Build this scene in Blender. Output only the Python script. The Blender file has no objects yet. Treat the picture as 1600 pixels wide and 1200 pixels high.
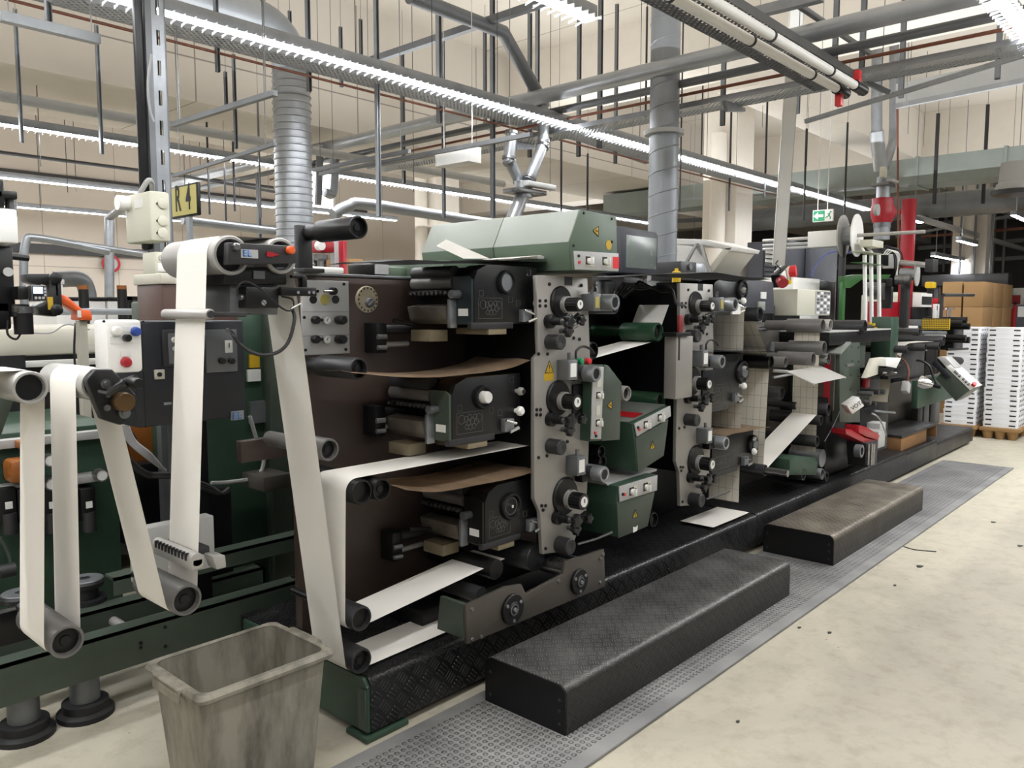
import bpy, bmesh, math, random
from mathutils import Vector, Matrix
random.seed(7)
S = bpy.context.scene
COL = S.collection

# ---------------------------------------------------------------- camera
F, H, HZ, VX = 1250.0, 1.6, 488.0, 1932.0
pit = math.atan((600 - HZ) / F)
yaw = math.atan2(VX - 800, F / math.cos(pit))
fw = Vector((math.cos(yaw) * math.cos(pit), math.sin(yaw) * math.cos(pit), -math.sin(pit)))
rt = Vector((math.sin(yaw), -math.cos(yaw), 0))
up = rt.cross(fw)
CP = Vector((0, 0, H))
cd = bpy.data.cameras.new('camera')
cd.sensor_width = 36; cd.lens = 36 * F / 1600
cd.clip_start = 0.05; cd.clip_end = 200
cam = bpy.data.objects.new('camera', cd)
cam.matrix_world = Matrix(((rt.x, up.x, -fw.x, CP.x), (rt.y, up.y, -fw.y, CP.y), (rt.z, up.z, -fw.z, CP.z), (0, 0, 0, 1)))
COL.objects.link(cam); S.camera = cam

# ---------------------------------------------------------------- world, big lights, exposure
S.view_settings.view_transform = 'Standard'; S.view_settings.look = 'None'
S.view_settings.exposure = 0.8; S.view_settings.gamma = 1.0
S.view_settings.use_curve_mapping = False
W = bpy.data.worlds.new('hall_daylight'); S.world = W; W.use_nodes = True
W.node_tree.nodes['Background'].inputs[0].default_value = (0.90, 0.95, 1.0, 1)
W.node_tree.nodes['Background'].inputs[1].default_value = 0.17
LAMP = 36.0                       # radiance of the LED strips
S.cycles.max_bounces = 5; S.cycles.diffuse_bounces = 3; S.cycles.glossy_bounces = 3
S.cycles.transparent_max_bounces = 6
S.cycles.sample_clamp_indirect = 6.0

def area(name, loc, sx, sy, power, rot=(0, 0, 0), col=(0.96, 0.98, 1.0)):
    l = bpy.data.lights.new(name, 'AREA'); l.shape = 'RECTANGLE'; l.size = sx; l.size_y = sy
    l.energy = power; l.color = col
    o = bpy.data.objects.new(name, l); o.location = loc; o.rotation_euler = rot
    COL.objects.link(o); return o
# unseen fill lights along the aisle, added to brighten the press and crates
area('aisle_fill', (4.0, -1.6, 3.3), 16, 0.12, 45)
area('aisle_fill', (9.0, 0.2, 3.25), 5, 0.12, 85)
# added upward fill lights without fixtures, to brighten the concrete ceiling
for (ux, uy, uz, wx, wy, pw) in ((4, -3.0, 3.5, 22, 3, 190), (6, 2.2, 3.55, 20, 3, 150), (5, 5.8, 3.5, 20, 2, 130), (6, 11.8, 3.2, 22, 4, 200)):
    area('ceiling_fill', (ux, uy, uz), wx, wy, pw, (math.pi, 0, 0))

# ---------------------------------------------------------------- pixel helpers
def ray(x, y): return fw * F + rt * (x - 800) - up * (y - 600)
def at(x, y, Y=None, X=None, Z=None):
    d = ray(x, y)
    if Y is not None: t = Y / d.y
    elif X is not None: t = X / d.x
    else: t = (Z - H) / d.z
    return CP + d * t
def depth(p): return (Vector(p) - CP).dot(fw)
def rad(x, y, Y, rpx): return rpx * depth(at(x, y, Y=Y)) / F
def poly(pts, Y): return [(p.x, p.z) for p in (at(x, y, Y=Y) for x, y in pts)]

# ---------------------------------------------------------------- materials
MATS = {}
# reflectance trims (linear)
TRIM = dict(green_paint=0.95, green_dark=1.1, green_light=0.52, green_hood=0.72, green_bright=0.8, green_sleeve=0.6, teal_paint=0.5, brown_frame=0.75, brown_plate=0.5, black_metal=0.4,
            black_plastic=0.45, black_box=0.5, black_rubber=0.5, charcoal=0.5, roller_grey=0.9, roller_dark=0.9, alu=1.0, alu_plate=0.85, zinc=0.75, zinc_dark=0.7, tray_beige=0.55, dial_cream=0.95,
            amber_plastic=0.6, brass=0.7, cardboard=0.75, cardboard_old=1.15, grey_light=0.8, steel=0.75, copper=0.6, wood=0.7, dark_cab=0.5, far_dark=0.6, rect_duct=0.8, duct_metal=0.85, duct_grey=0.75, wood_block=0.4, cloth=0.7,
            ivory_box=0.85, sign_yellow=0.75, red_paint=0.8, cable_black=0.5, cable_grey=0.8, yellow_mark=0.7, cream_paint=0.85)
def newmat(name):
    m = bpy.data.materials.new(name); m.use_nodes = True
    nt = m.node_tree; b = nt.nodes['Principled BSDF']
    MATS[name] = m
    return m, nt, b
def N(nt, t, **kw):
    n = nt.nodes.new(t)
    for k, v in kw.items(): setattr(n, k, v)
    return n
def lin(c):
    f = lambda u: u / 12.92 if u <= 0.04045 else ((u + 0.055) / 1.055) ** 2.4
    return tuple(f(u / 255.0) for u in c) + (1,)
def paint(name, rgb, rough=0.45, metal=0.0, var=0.12, scale=6.0, bump=0.0, spec=0.5, bscale=80, vrough=0.12):
    """painted / metal / plastic surface with a little wear"""
    m, nt, b = newmat(name)
    tc = N(nt, 'ShaderNodeTexCoord'); no = N(nt, 'ShaderNodeTexNoise')
    no.inputs['Scale'].default_value = scale; no.inputs['Detail'].default_value = 6; no.inputs['Roughness'].default_value = 0.6
    nt.links.new(tc.outputs['Object'], no.inputs['Vector'])
    r = N(nt, 'ShaderNodeValToRGB')
    c = tuple(u * TRIM.get(name, 1.0) for u in lin(rgb)[:3]) + (1,)
    r.color_ramp.elements[0].position = 0.3; r.color_ramp.elements[1].position = 0.72
    r.color_ramp.elements[0].color = tuple(u * (1 - var) for u in c[:3]) + (1,)
    r.color_ramp.elements[1].color = tuple(min(1, u * (1 + var)) for u in c[:3]) + (1,)
    nt.links.new(no.outputs['Fac'], r.inputs['Fac']); nt.links.new(r.outputs['Color'], b.inputs['Base Color'])
    mr = N(nt, 'ShaderNodeMapRange')
    mr.inputs['To Min'].default_value = max(0.03, rough - vrough); mr.inputs['To Max'].default_value = min(1, rough + vrough)
    nt.links.new(no.outputs['Fac'], mr.inputs['Value']); nt.links.new(mr.outputs['Result'], b.inputs['Roughness'])
    b.inputs['Metallic'].default_value = metal
    b.inputs['Specular IOR Level'].default_value = spec
    if bump:
        n2 = N(nt, 'ShaderNodeTexNoise'); n2.inputs['Scale'].default_value = bscale
        nt.links.new(tc.outputs['Object'], n2.inputs['Vector'])
        bp = N(nt, 'ShaderNodeBump'); bp.inputs['Strength'].default_value = bump; bp.inputs['Distance'].default_value = 0.002
        nt.links.new(n2.outputs['Fac'], bp.inputs['Height']); nt.links.new(bp.outputs['Normal'], b.inputs['Normal'])
    return m
def glow(name, rgb, s, base=(0.8, 0.8, 0.8)):
    m, nt, b = newmat(name)
    b.inputs['Base Color'].default_value = base + (1,)
    b.inputs['Emission Color'].default_value = lin(rgb); b.inputs['Emission Strength'].default_value = s
    return m
def M(n): return MATS[n]
def math_(nt, op, a, b=None):
    n = N(nt, 'ShaderNodeMath', operation=op)
    for i, v in enumerate((a, b)):
        if v is None: continue
        if isinstance(v, (int, float)): n.inputs[i].default_value = v
        else: nt.links.new(v, n.inputs[i])
    return n.outputs[0]

paint('green_paint', (67, 77, 67), 0.42, var=0.14)
paint('green_dark', (46, 68, 54), 0.45, var=0.16)
paint('green_light', (188, 194, 184), 0.5, var=0.05)
paint('green_hood', (98, 116, 98), 0.45, var=0.08)
paint('green_bright', (62, 116, 58), 0.4, var=0.1)
paint('green_sleeve', (54, 92, 66), 0.35, var=0.15, scale=25)
paint('teal_paint', (44, 56, 60), 0.42, var=0.12)
paint('brown_frame', (76, 62, 56), 0.38, var=0.22, scale=3)
paint('cabinet_brown', (84, 62, 56), 0.4, var=0.06)
paint('brown_plate', (112, 106, 98), 0.4, 0.25, var=0.1)
paint('black_metal', (34, 34, 36), 0.38, 0.25, var=0.2)
paint('black_plastic', (26, 26, 28), 0.35, var=0.15)
paint('black_box', (44, 47, 56), 0.4, var=0.08)
paint('black_rubber', (40, 40, 42), 0.6, var=0.2)
paint('charcoal', (62, 62, 64), 0.45, var=0.12)
paint('roller_grey', (112, 110, 108), 0.4, 0.3, var=0.1)
paint('roller_dark', (58, 58, 60), 0.36, 0.35, var=0.12)
paint('alu', (176, 174, 170), 0.38, 0.4, var=0.08)
paint('panel_silver', (184, 184, 182), 0.45, 0.2, var=0.04)
paint('alu_plate', (168, 164, 158), 0.42, 0.35, var=0.08, scale=4)
paint('steel', (150, 150, 150), 0.28, 0.85, var=0.1)
paint('zinc', (172, 176, 180), 0.38, 0.7, var=0.14, scale=9)
paint('zinc_dark', (134, 137, 140), 0.45, 0.5, var=0.14)
paint('chrome', (215, 215, 215), 0.14, 0.95, var=0.04)
paint('duct_metal', (182, 186, 190), 0.36, 0.6, var=0.1, scale=4)
paint('duct_grey', (160, 164, 168), 0.42, 0.45, var=0.06)
paint('rect_duct', (150, 158, 152), 0.5, 0.15, var=0.06)
paint('white_paint', (222, 221, 216), 0.45, var=0.04)
paint('white_plastic', (236, 235, 231), 0.4, var=0.03)
paint('crate_white', (236, 237, 240), 0.45, var=0.03)
paint('cream_paint', (214, 210, 194), 0.45, var=0.05)
paint('ivory_box', (216, 214, 196), 0.45, var=0.04)
paint('grey_light', (190, 190, 188), 0.45, var=0.05)
paint('beam_paint', (222, 214, 202), 0.8, var=0.03)
paint('column_paint', (226, 219, 208), 0.7, var=0.03)
paint('far_dark', (104, 102, 100), 0.8, var=0.15, scale=1)
paint('dark_cab', (84, 86, 96), 0.5, var=0.06)
paint('red_paint', (176, 30, 44), 0.35, var=0.08)
paint('red_bright', (214, 44, 50), 0.35, var=0.05)
paint('blue_cap', (44, 70, 150), 0.3, var=0.05)
paint('orange_paint', (228, 96, 40), 0.4, var=0.06)
paint('amber_plastic', (176, 104, 40), 0.4, var=0.12)
paint('yellow_plastic', (226, 190, 40), 0.4, var=0.06)
paint('yellow_mark', (222, 182, 44), 0.5, var=0.04)
paint('brass', (122, 96, 64), 0.35, 0.7, var=0.1)
paint('copper', (158, 102, 80), 0.4, 0.4, var=0.1)
paint('cardboard', (188, 148, 100), 0.85, var=0.07, scale=3)
paint('cardboard_old', (150, 128, 104), 0.85, var=0.25, scale=9)
paint('wood_dark', (132, 96, 58), 0.7, var=0.15)
paint('red_dark', (124, 40, 40), 0.4, var=0.08)
paint('wood', (178, 138, 88), 0.7, var=0.15)
paint('paper', (238, 234, 226), 0.75, var=0.012, scale=2)
paint('paper_cream', (226, 220, 204), 0.75, var=0.012)
paint('label_white', (226, 226, 222), 0.6, var=0.03)
paint('ink_black', (18, 18, 20), 0.6, var=0.05)
paint('sign_yellow', (200, 188, 108), 0.55, var=0.06)
paint('sign_green', (30, 150, 98), 0.45, var=0.03)
paint('logo_blue', (80, 132, 206), 0.45, var=0.03)
paint('cable_grey', (176, 177, 178), 0.5, var=0.06)
paint('cable_black', (34, 34, 36), 0.5, var=0.1)
paint('cloth', (176, 172, 164), 0.95, var=0.2, scale=30, bump=0.3)
paint('tray_beige', (134, 126, 114), 0.45, 0.3, var=0.25, scale=14)
paint('dial_cream', (206, 196, 172), 0.55, var=0.18, scale=35)
paint('screen_glass', (120, 128, 122), 0.25, 0.0, var=0.1)
paint('wood_block', (196, 180, 146), 0.65, var=0.1)
glow('led_white', (250, 252, 255), LAMP)
m, nt, b = newmat('louvre_clear')
b.inputs['Base Color'].default_value = (0.85, 0.86, 0.87, 1); b.inputs['Roughness'].default_value = 0.4; b.inputs['Alpha'].default_value = 0.45
glow('lcd_blue', (150, 200, 255), 1.1)
glow('exit_glow', (30, 160, 100), 0.25, (0.02, 0.22, 0.11))
glow('window_glow', (255, 250, 246), 3.0)

# floor: worn pale screed with stains
m, nt, b = newmat('floor_screed')
tc = N(nt, 'ShaderNodeTexCoord')
n1 = N(nt, 'ShaderNodeTexNoise'); n1.inputs['Scale'].default_value = 0.55; n1.inputs['Detail'].default_value = 8; n1.inputs['Roughness'].default_value = 0.62; n1.inputs['Distortion'].default_value = 0.6
n2 = N(nt, 'ShaderNodeTexNoise'); n2.inputs['Scale'].default_value = 9; n2.inputs['Detail'].default_value = 8; n2.inputs['Roughness'].default_value = 0.7
n3 = N(nt, 'ShaderNodeTexVoronoi'); n3.inputs['Scale'].default_value = 5.5
for n in (n1, n2, n3): nt.links.new(tc.outputs['Object'], n.inputs['Vector'])
r1 = N(nt, 'ShaderNodeValToRGB'); cr = r1.color_ramp
cr.elements[0].position = 0.36; cr.elements[0].color = lin((168, 162, 147))
cr.elements[1].position = 0.56; cr.elements[1].color = lin((192, 186, 168))
r2 = N(nt, 'ShaderNodeValToRGB'); r2.color_ramp.elements[0].position = 0.33; r2.color_ramp.elements[0].color = (0.84, 0.83, 0.80, 1); r2.color_ramp.elements[1].position = 0.52
r3 = N(nt, 'ShaderNodeValToRGB'); r3.color_ramp.elements[0].position = 0.012; r3.color_ramp.elements[0].color = (0.25, 0.24, 0.22, 1); r3.color_ramp.elements[1].position = 0.035
mx = N(nt, 'ShaderNodeMix', data_type='RGBA', blend_type='MULTIPLY'); mx.inputs[0].default_value = 1
mx2 = N(nt, 'ShaderNodeMix', data_type='RGBA', blend_type='MULTIPLY'); mx2.inputs[0].default_value = 0.8
nt.links.new(n1.outputs['Fac'], r1.inputs['Fac']); nt.links.new(n2.outputs['Fac'], r2.inputs['Fac']); nt.links.new(n3.outputs['Distance'], r3.inputs['Fac'])
nt.links.new(r1.outputs['Color'], mx.inputs[6]); nt.links.new(r2.outputs['Color'], mx.inputs[7])
nt.links.new(mx.outputs[2], mx2.inputs[6]); nt.links.new(r3.outputs['Color'], mx2.inputs[7])
fs = N(nt, 'ShaderNodeSeparateXYZ'); nt.links.new(tc.outputs['Object'], fs.inputs[0])
nd = N(nt, 'ShaderNodeTexNoise'); nd.inputs['Scale'].default_value = 2.2; nd.inputs['Detail'].default_value = 6; nt.links.new(tc.outputs['Object'], nd.inputs['Vector'])
lane = N(nt, 'ShaderNodeMapRange'); lane.inputs['From Min'].default_value = 1.26; lane.inputs['From Max'].default_value = 1.12
nt.links.new(math_(nt, 'ADD', fs.outputs['Y'], math_(nt, 'MULTIPLY', math_(nt, 'SUBTRACT', nd.outputs['Fac'], 0.5), 0.12)), lane.inputs['Value'])
lmx = N(nt, 'ShaderNodeMix', data_type='RGBA', blend_type='MULTIPLY'); nt.links.new(lane.outputs['Result'], lmx.inputs[0])
nt.links.new(mx2.outputs[2], lmx.inputs[6]); lmx.inputs[7].default_value = (0.86, 0.85, 0.87, 1)
nt.links.new(lmx.outputs[2], b.inputs['Base Color']); b.inputs['Roughness'].default_value = 0.62; b.inputs['Specular IOR Level'].default_value = 0.3

# walls: precast panels with thin joints
def panel_mat(name, rgb, w, h, joint=0.006, dark=0.45, axis='X'):
    m, nt, b = newmat(name)
    tc = N(nt, 'ShaderNodeTexCoord'); sx = N(nt, 'ShaderNodeSeparateXYZ'); cx = N(nt, 'ShaderNodeCombineXYZ')
    nt.links.new(tc.outputs['Object'], sx.inputs[0])
    nt.links.new(sx.outputs[axis], cx.inputs['X']); nt.links.new(sx.outputs['Z'], cx.inputs['Y'])
    br = N(nt, 'ShaderNodeTexBrick'); br.offset = 0.0; br.squash = 1.0
    c = lin(rgb)
    br.inputs['Color1'].default_value = c; br.inputs['Color2'].default_value = tuple(u * 0.94 for u in c[:3]) + (1,)
    br.inputs['Mortar'].default_value = tuple(u * dark for u in c[:3]) + (1,)
    br.inputs['Scale'].default_value = 1; br.inputs['Mortar Size'].default_value = joint; br.inputs['Mortar Smooth'].default_value = 0.2
    br.inputs['Brick Width'].default_value = w; br.inputs['Row Height'].default_value = h
    nt.links.new(cx.outputs[0], br.inputs['Vector'])
    no = N(nt, 'ShaderNodeTexNoise'); no.inputs['Scale'].default_value = 0.7; no.inputs['Detail'].default_value = 5
    nt.links.new(tc.outputs['Object'], no.inputs['Vector'])
    rr = N(nt, 'ShaderNodeValToRGB'); rr.color_ramp.elements[0].color = (0.9, 0.89, 0.88, 1); rr.color_ramp.elements[0].position = 0.3; rr.color_ramp.elements[1].position = 0.6
    mx = N(nt, 'ShaderNodeMix', data_type='RGBA', blend_type='MULTIPLY'); mx.inputs[0].default_value = 1
    nt.links.new(no.outputs['Fac'], rr.inputs['Fac']); nt.links.new(br.outputs['Color'], mx.inputs[6]); nt.links.new(rr.outputs['Color'], mx.inputs[7])
    nt.links.new(mx.outputs[2], b.inputs['Base Color']); b.inputs['Roughness'].default_value = 0.8; b.inputs['Specular IOR Level'].default_value = 0.2
panel_mat('wall_panels', (206, 196, 184), 1.25, 2.4)
panel_mat('beam_panels', (206, 198, 186), 1.9, 4.0, 0.008)
panel_mat('ceiling_panels', (208, 200, 188), 2.6, 8.0, 0.008)

# checker plate: groups of bars turned alternately by 90 degrees
def checker(name, rgb, cell, bars, rough, shade_z=None):
    m, nt, b = newmat(name)
    tc = N(nt, 'ShaderNodeTexCoord'); s = N(nt, 'ShaderNodeSeparateXYZ'); nt.links.new(tc.outputs['Object'], s.inputs[0])
    u0 = s.outputs['X']; v0 = math_(nt, 'ADD', s.outputs['Y'], s.outputs['Z'])
    a = math_(nt, 'MULTIPLY', math_(nt, 'ADD', u0, v0), 0.7071 / cell)
    c = math_(nt, 'MULTIPLY', math_(nt, 'SUBTRACT', v0, u0), 0.7071 / cell)
    fa, fc = math_(nt, 'FRACT', a), math_(nt, 'FRACT', c)
    ia, ic = math_(nt, 'FLOOR', a), math_(nt, 'FLOOR', c)
    par = math_(nt, 'FLOORED_MODULO', math_(nt, 'ADD', ia, ic), 2.0)
    def barpat(p, q):           # bars lie along p, stacked along q
        w = math_(nt, 'ABSOLUTE', math_(nt, 'SUBTRACT', math_(nt, 'FRACT', math_(nt, 'MULTIPLY', q, bars)), 0.5))
        w = math_(nt, 'MULTIPLY', math_(nt, 'SUBTRACT', 0.24, w), 7.0)
        e = math_(nt, 'MULTIPLY', math_(nt, 'SUBTRACT', 0.34, math_(nt, 'ABSOLUTE', math_(nt, 'SUBTRACT', p, 0.5))), 12.0)
        n = N(nt, 'ShaderNodeMath', operation='MINIMUM', use_clamp=True)
        nt.links.new(w, n.inputs[0]); nt.links.new(e, n.inputs[1]); return n.outputs[0]
    mixf = N(nt, 'ShaderNodeMix', data_type='FLOAT'); nt.links.new(par, mixf.inputs[0])
    nt.links.new(barpat(fa, fc), mixf.inputs[2]); nt.links.new(barpat(fc, fa), mixf.inputs[3])
    bp = N(nt, 'ShaderNodeBump'); bp.inputs['Strength'].default_value = 1.0; bp.inputs['Distance'].default_value = 0.008
    nt.links.new(mixf.outputs[0], bp.inputs['Height']); nt.links.new(bp.outputs['Normal'], b.inputs['Normal'])
    no = N(nt, 'ShaderNodeTexNoise'); no.inputs['Scale'].default_value = 7; no.inputs['Detail'].default_value = 8
    nt.links.new(tc.outputs['Object'], no.inputs['Vector'])
    r = N(nt, 'ShaderNodeValToRGB'); cc = lin(rgb)
    r.color_ramp.elements[0].position = 0.35; r.color_ramp.elements[0].color = tuple(x * 0.62 for x in cc[:3]) + (1,)
    r.color_ramp.elements[1].position = 0.7; r.color_ramp.elements[1].color = tuple(x * 1.5 for x in cc[:3]) + (1,)
    nt.links.new(no.outputs['Fac'], r.inputs['Fac'])
    wear = N(nt, 'ShaderNodeMix', data_type='RGBA'); nt.links.new(math_(nt, 'MULTIPLY', mixf.outputs[0], 0.75), wear.inputs[0])
    nt.links.new(r.outputs['Color'], wear.inputs[6]); wear.inputs[7].default_value = tuple(min(1, x * 3.2) for x in cc[:3]) + (1,)
    if shade_z is None: nt.links.new(wear.outputs[2], b.inputs['Base Color'])
    else:           # faces below the top darkened in colour, standing in for shade
        shade_fac = N(nt, 'ShaderNodeMapRange'); shade_fac.inputs['From Min'].default_value = shade_z - 0.02; shade_fac.inputs['From Max'].default_value = shade_z
        nt.links.new(s.outputs['Z'], shade_fac.inputs['Value'])
        shade_mix = N(nt, 'ShaderNodeMix', data_type='RGBA'); nt.links.new(shade_fac.outputs['Result'], shade_mix.inputs[0])
        shade_mix.inputs[6].default_value = tuple(x * 0.3 for x in cc[:3]) + (1,); nt.links.new(wear.outputs[2], shade_mix.inputs[7])
        nt.links.new(shade_mix.outputs[2], b.inputs['Base Color'])
    mr = N(nt, 'ShaderNodeMapRange'); mr.inputs['To Min'].default_value = rough - 0.1; mr.inputs['To Max'].default_value = rough + 0.12
    nt.links.new(no.outputs['Fac'], mr.inputs['Value']); nt.links.new(mr.outputs['Result'], b.inputs['Roughness'])
    b.inputs['Metallic'].default_value = 0.35
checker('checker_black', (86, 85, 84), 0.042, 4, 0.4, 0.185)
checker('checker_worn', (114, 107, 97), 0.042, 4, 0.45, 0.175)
checker('checker_base', (36, 36, 37), 0.06, 4, 0.36)

# rubber mat with a field of round studs
m, nt, b = newmat('mat_rubber')
tc = N(nt, 'ShaderNodeTexCoord'); s = N(nt, 'ShaderNodeSeparateXYZ'); nt.links.new(tc.outputs['Object'], s.inputs[0])
def cellc(o): return math_(nt, 'SUBTRACT', math_(nt, 'FRACT', math_(nt, 'MULTIPLY', o, 1 / 0.03)), 0.5)
ux, uy = cellc(s.outputs['X']), cellc(s.outputs['Y'])
d2 = math_(nt, 'ADD', math_(nt, 'MULTIPLY', ux, ux), math_(nt, 'MULTIPLY', uy, uy))
hh = N(nt, 'ShaderNodeMath', operation='MULTIPLY', use_clamp=True)
nt.links.new(math_(nt, 'SUBTRACT', 0.12, d2), hh.inputs[0]); hh.inputs[1].default_value = 12
edge = math_(nt, 'LESS_THAN', math_(nt, 'ABSOLUTE', s.outputs['Y']), 0.27)
h2 = math_(nt, 'MULTIPLY', hh.outputs[0], edge)
bp = N(nt, 'ShaderNodeBump'); bp.inputs['Strength'].default_value = 1.0; bp.inputs['Distance'].default_value = 0.016
nt.links.new(h2, bp.inputs['Height']); nt.links.new(bp.outputs['Normal'], b.inputs['Normal'])
no = N(nt, 'ShaderNodeTexNoise'); no.inputs['Scale'].default_value = 3; no.inputs['Detail'].default_value = 7; nt.links.new(tc.outputs['Object'], no.inputs['Vector'])
r = N(nt, 'ShaderNodeValToRGB'); r.color_ramp.elements[0].position = 0.3; r.color_ramp.elements[0].color = lin((106, 106, 107)); r.color_ramp.elements[1].position = 0.7; r.color_ramp.elements[1].color = lin((146, 145, 144))
nt.links.new(no.outputs['Fac'], r.inputs['Fac']); nt.links.new(r.outputs['Color'], b.inputs['Base Color'])
b.inputs['Roughness'].default_value = 0.6

# grey bin: scuffed translucent-looking polyethylene with dirt streaks
m, nt, b = newmat('bin_plastic')
tc = N(nt, 'ShaderNodeTexCoord'); mp = N(nt, 'ShaderNodeMapping'); mp.inputs['Scale'].default_value = (9, 9, 2.2)
no = N(nt, 'ShaderNodeTexNoise'); no.inputs['Scale'].default_value = 1.2; no.inputs['Detail'].default_value = 8; no.inputs['Roughness'].default_value = 0.65
nt.links.new(tc.outputs['Object'], mp.inputs[0]); nt.links.new(mp.outputs[0], no.inputs['Vector'])
r = N(nt, 'ShaderNodeValToRGB'); e = r.color_ramp.elements
e[0].position = 0.28; e[0].color = lin((76, 71, 62)); e[1].position = 0.6; e[1].color = lin((150, 145, 132))
nt.links.new(no.outputs['Fac'], r.inputs['Fac']); nt.links.new(r.outputs['Color'], b.inputs['Base Color']); b.inputs['Roughness'].default_value = 0.5

# printed web: label grid
m, nt, b = newmat('printed_web')
tc = N(nt, 'ShaderNodeTexCoord'); s = N(nt, 'ShaderNodeSeparateXYZ'); nt.links.new(tc.outputs['Object'], s.inputs[0])
def line(o, per, wid, off=0.0):
    return math_(nt, 'LESS_THAN', math_(nt, 'FRACT', math_(nt, 'ADD', math_(nt, 'MULTIPLY', o, 1 / per), off)), wid)
g = math_(nt, 'MAXIMUM', line(s.outputs['Y'], 0.05, 0.07, 0.3), line(s.outputs['Z'], 0.085, 0.04))
mx = N(nt, 'ShaderNodeMix', data_type='RGBA'); nt.links.new(math_(nt, 'MULTIPLY', g, 0.55), mx.inputs[0])
mx.inputs[6].default_value = lin((226, 220, 206)); mx.inputs[7].default_value = lin((120, 116, 110))
nt.links.new(mx.outputs[2], b.inputs['Base Color']); b.inputs['Roughness'].default_value = 0.7

# perforated tray metal
def perf(name, rgb):
    m, nt, b = newmat(name)
    tc = N(nt, 'ShaderNodeTexCoord'); s = N(nt, 'ShaderNodeSeparateXYZ'); nt.links.new(tc.outputs['Object'], s.inputs[0])
    def ln(o, per, wid): return math_(nt, 'LESS_THAN', math_(nt, 'FRACT', math_(nt, 'MULTIPLY', o, 1 / per)), wid)
    hole = math_(nt, 'MULTIPLY', ln(math_(nt, 'ADD', s.outputs['X'], s.outputs['Y']), 0.05, 0.75), ln(math_(nt, 'ADD', math_(nt, 'SUBTRACT', s.outputs['X'], s.outputs['Y']), s.outputs['Z']), 0.04, 0.62))
    b.inputs['Base Color'].default_value = lin(rgb); b.inputs['Metallic'].default_value = 0.25; b.inputs['Roughness'].default_value = 0.5
    al = math_(nt, 'SUBTRACT', 1.0, hole); nt.links.new(al, b.inputs['Alpha'])
perf('tray_perforated', (176, 180, 184))
perf('tray_perforated_dark', (96, 98, 102))
perf('yellow_guard', (224, 200, 60))

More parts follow.
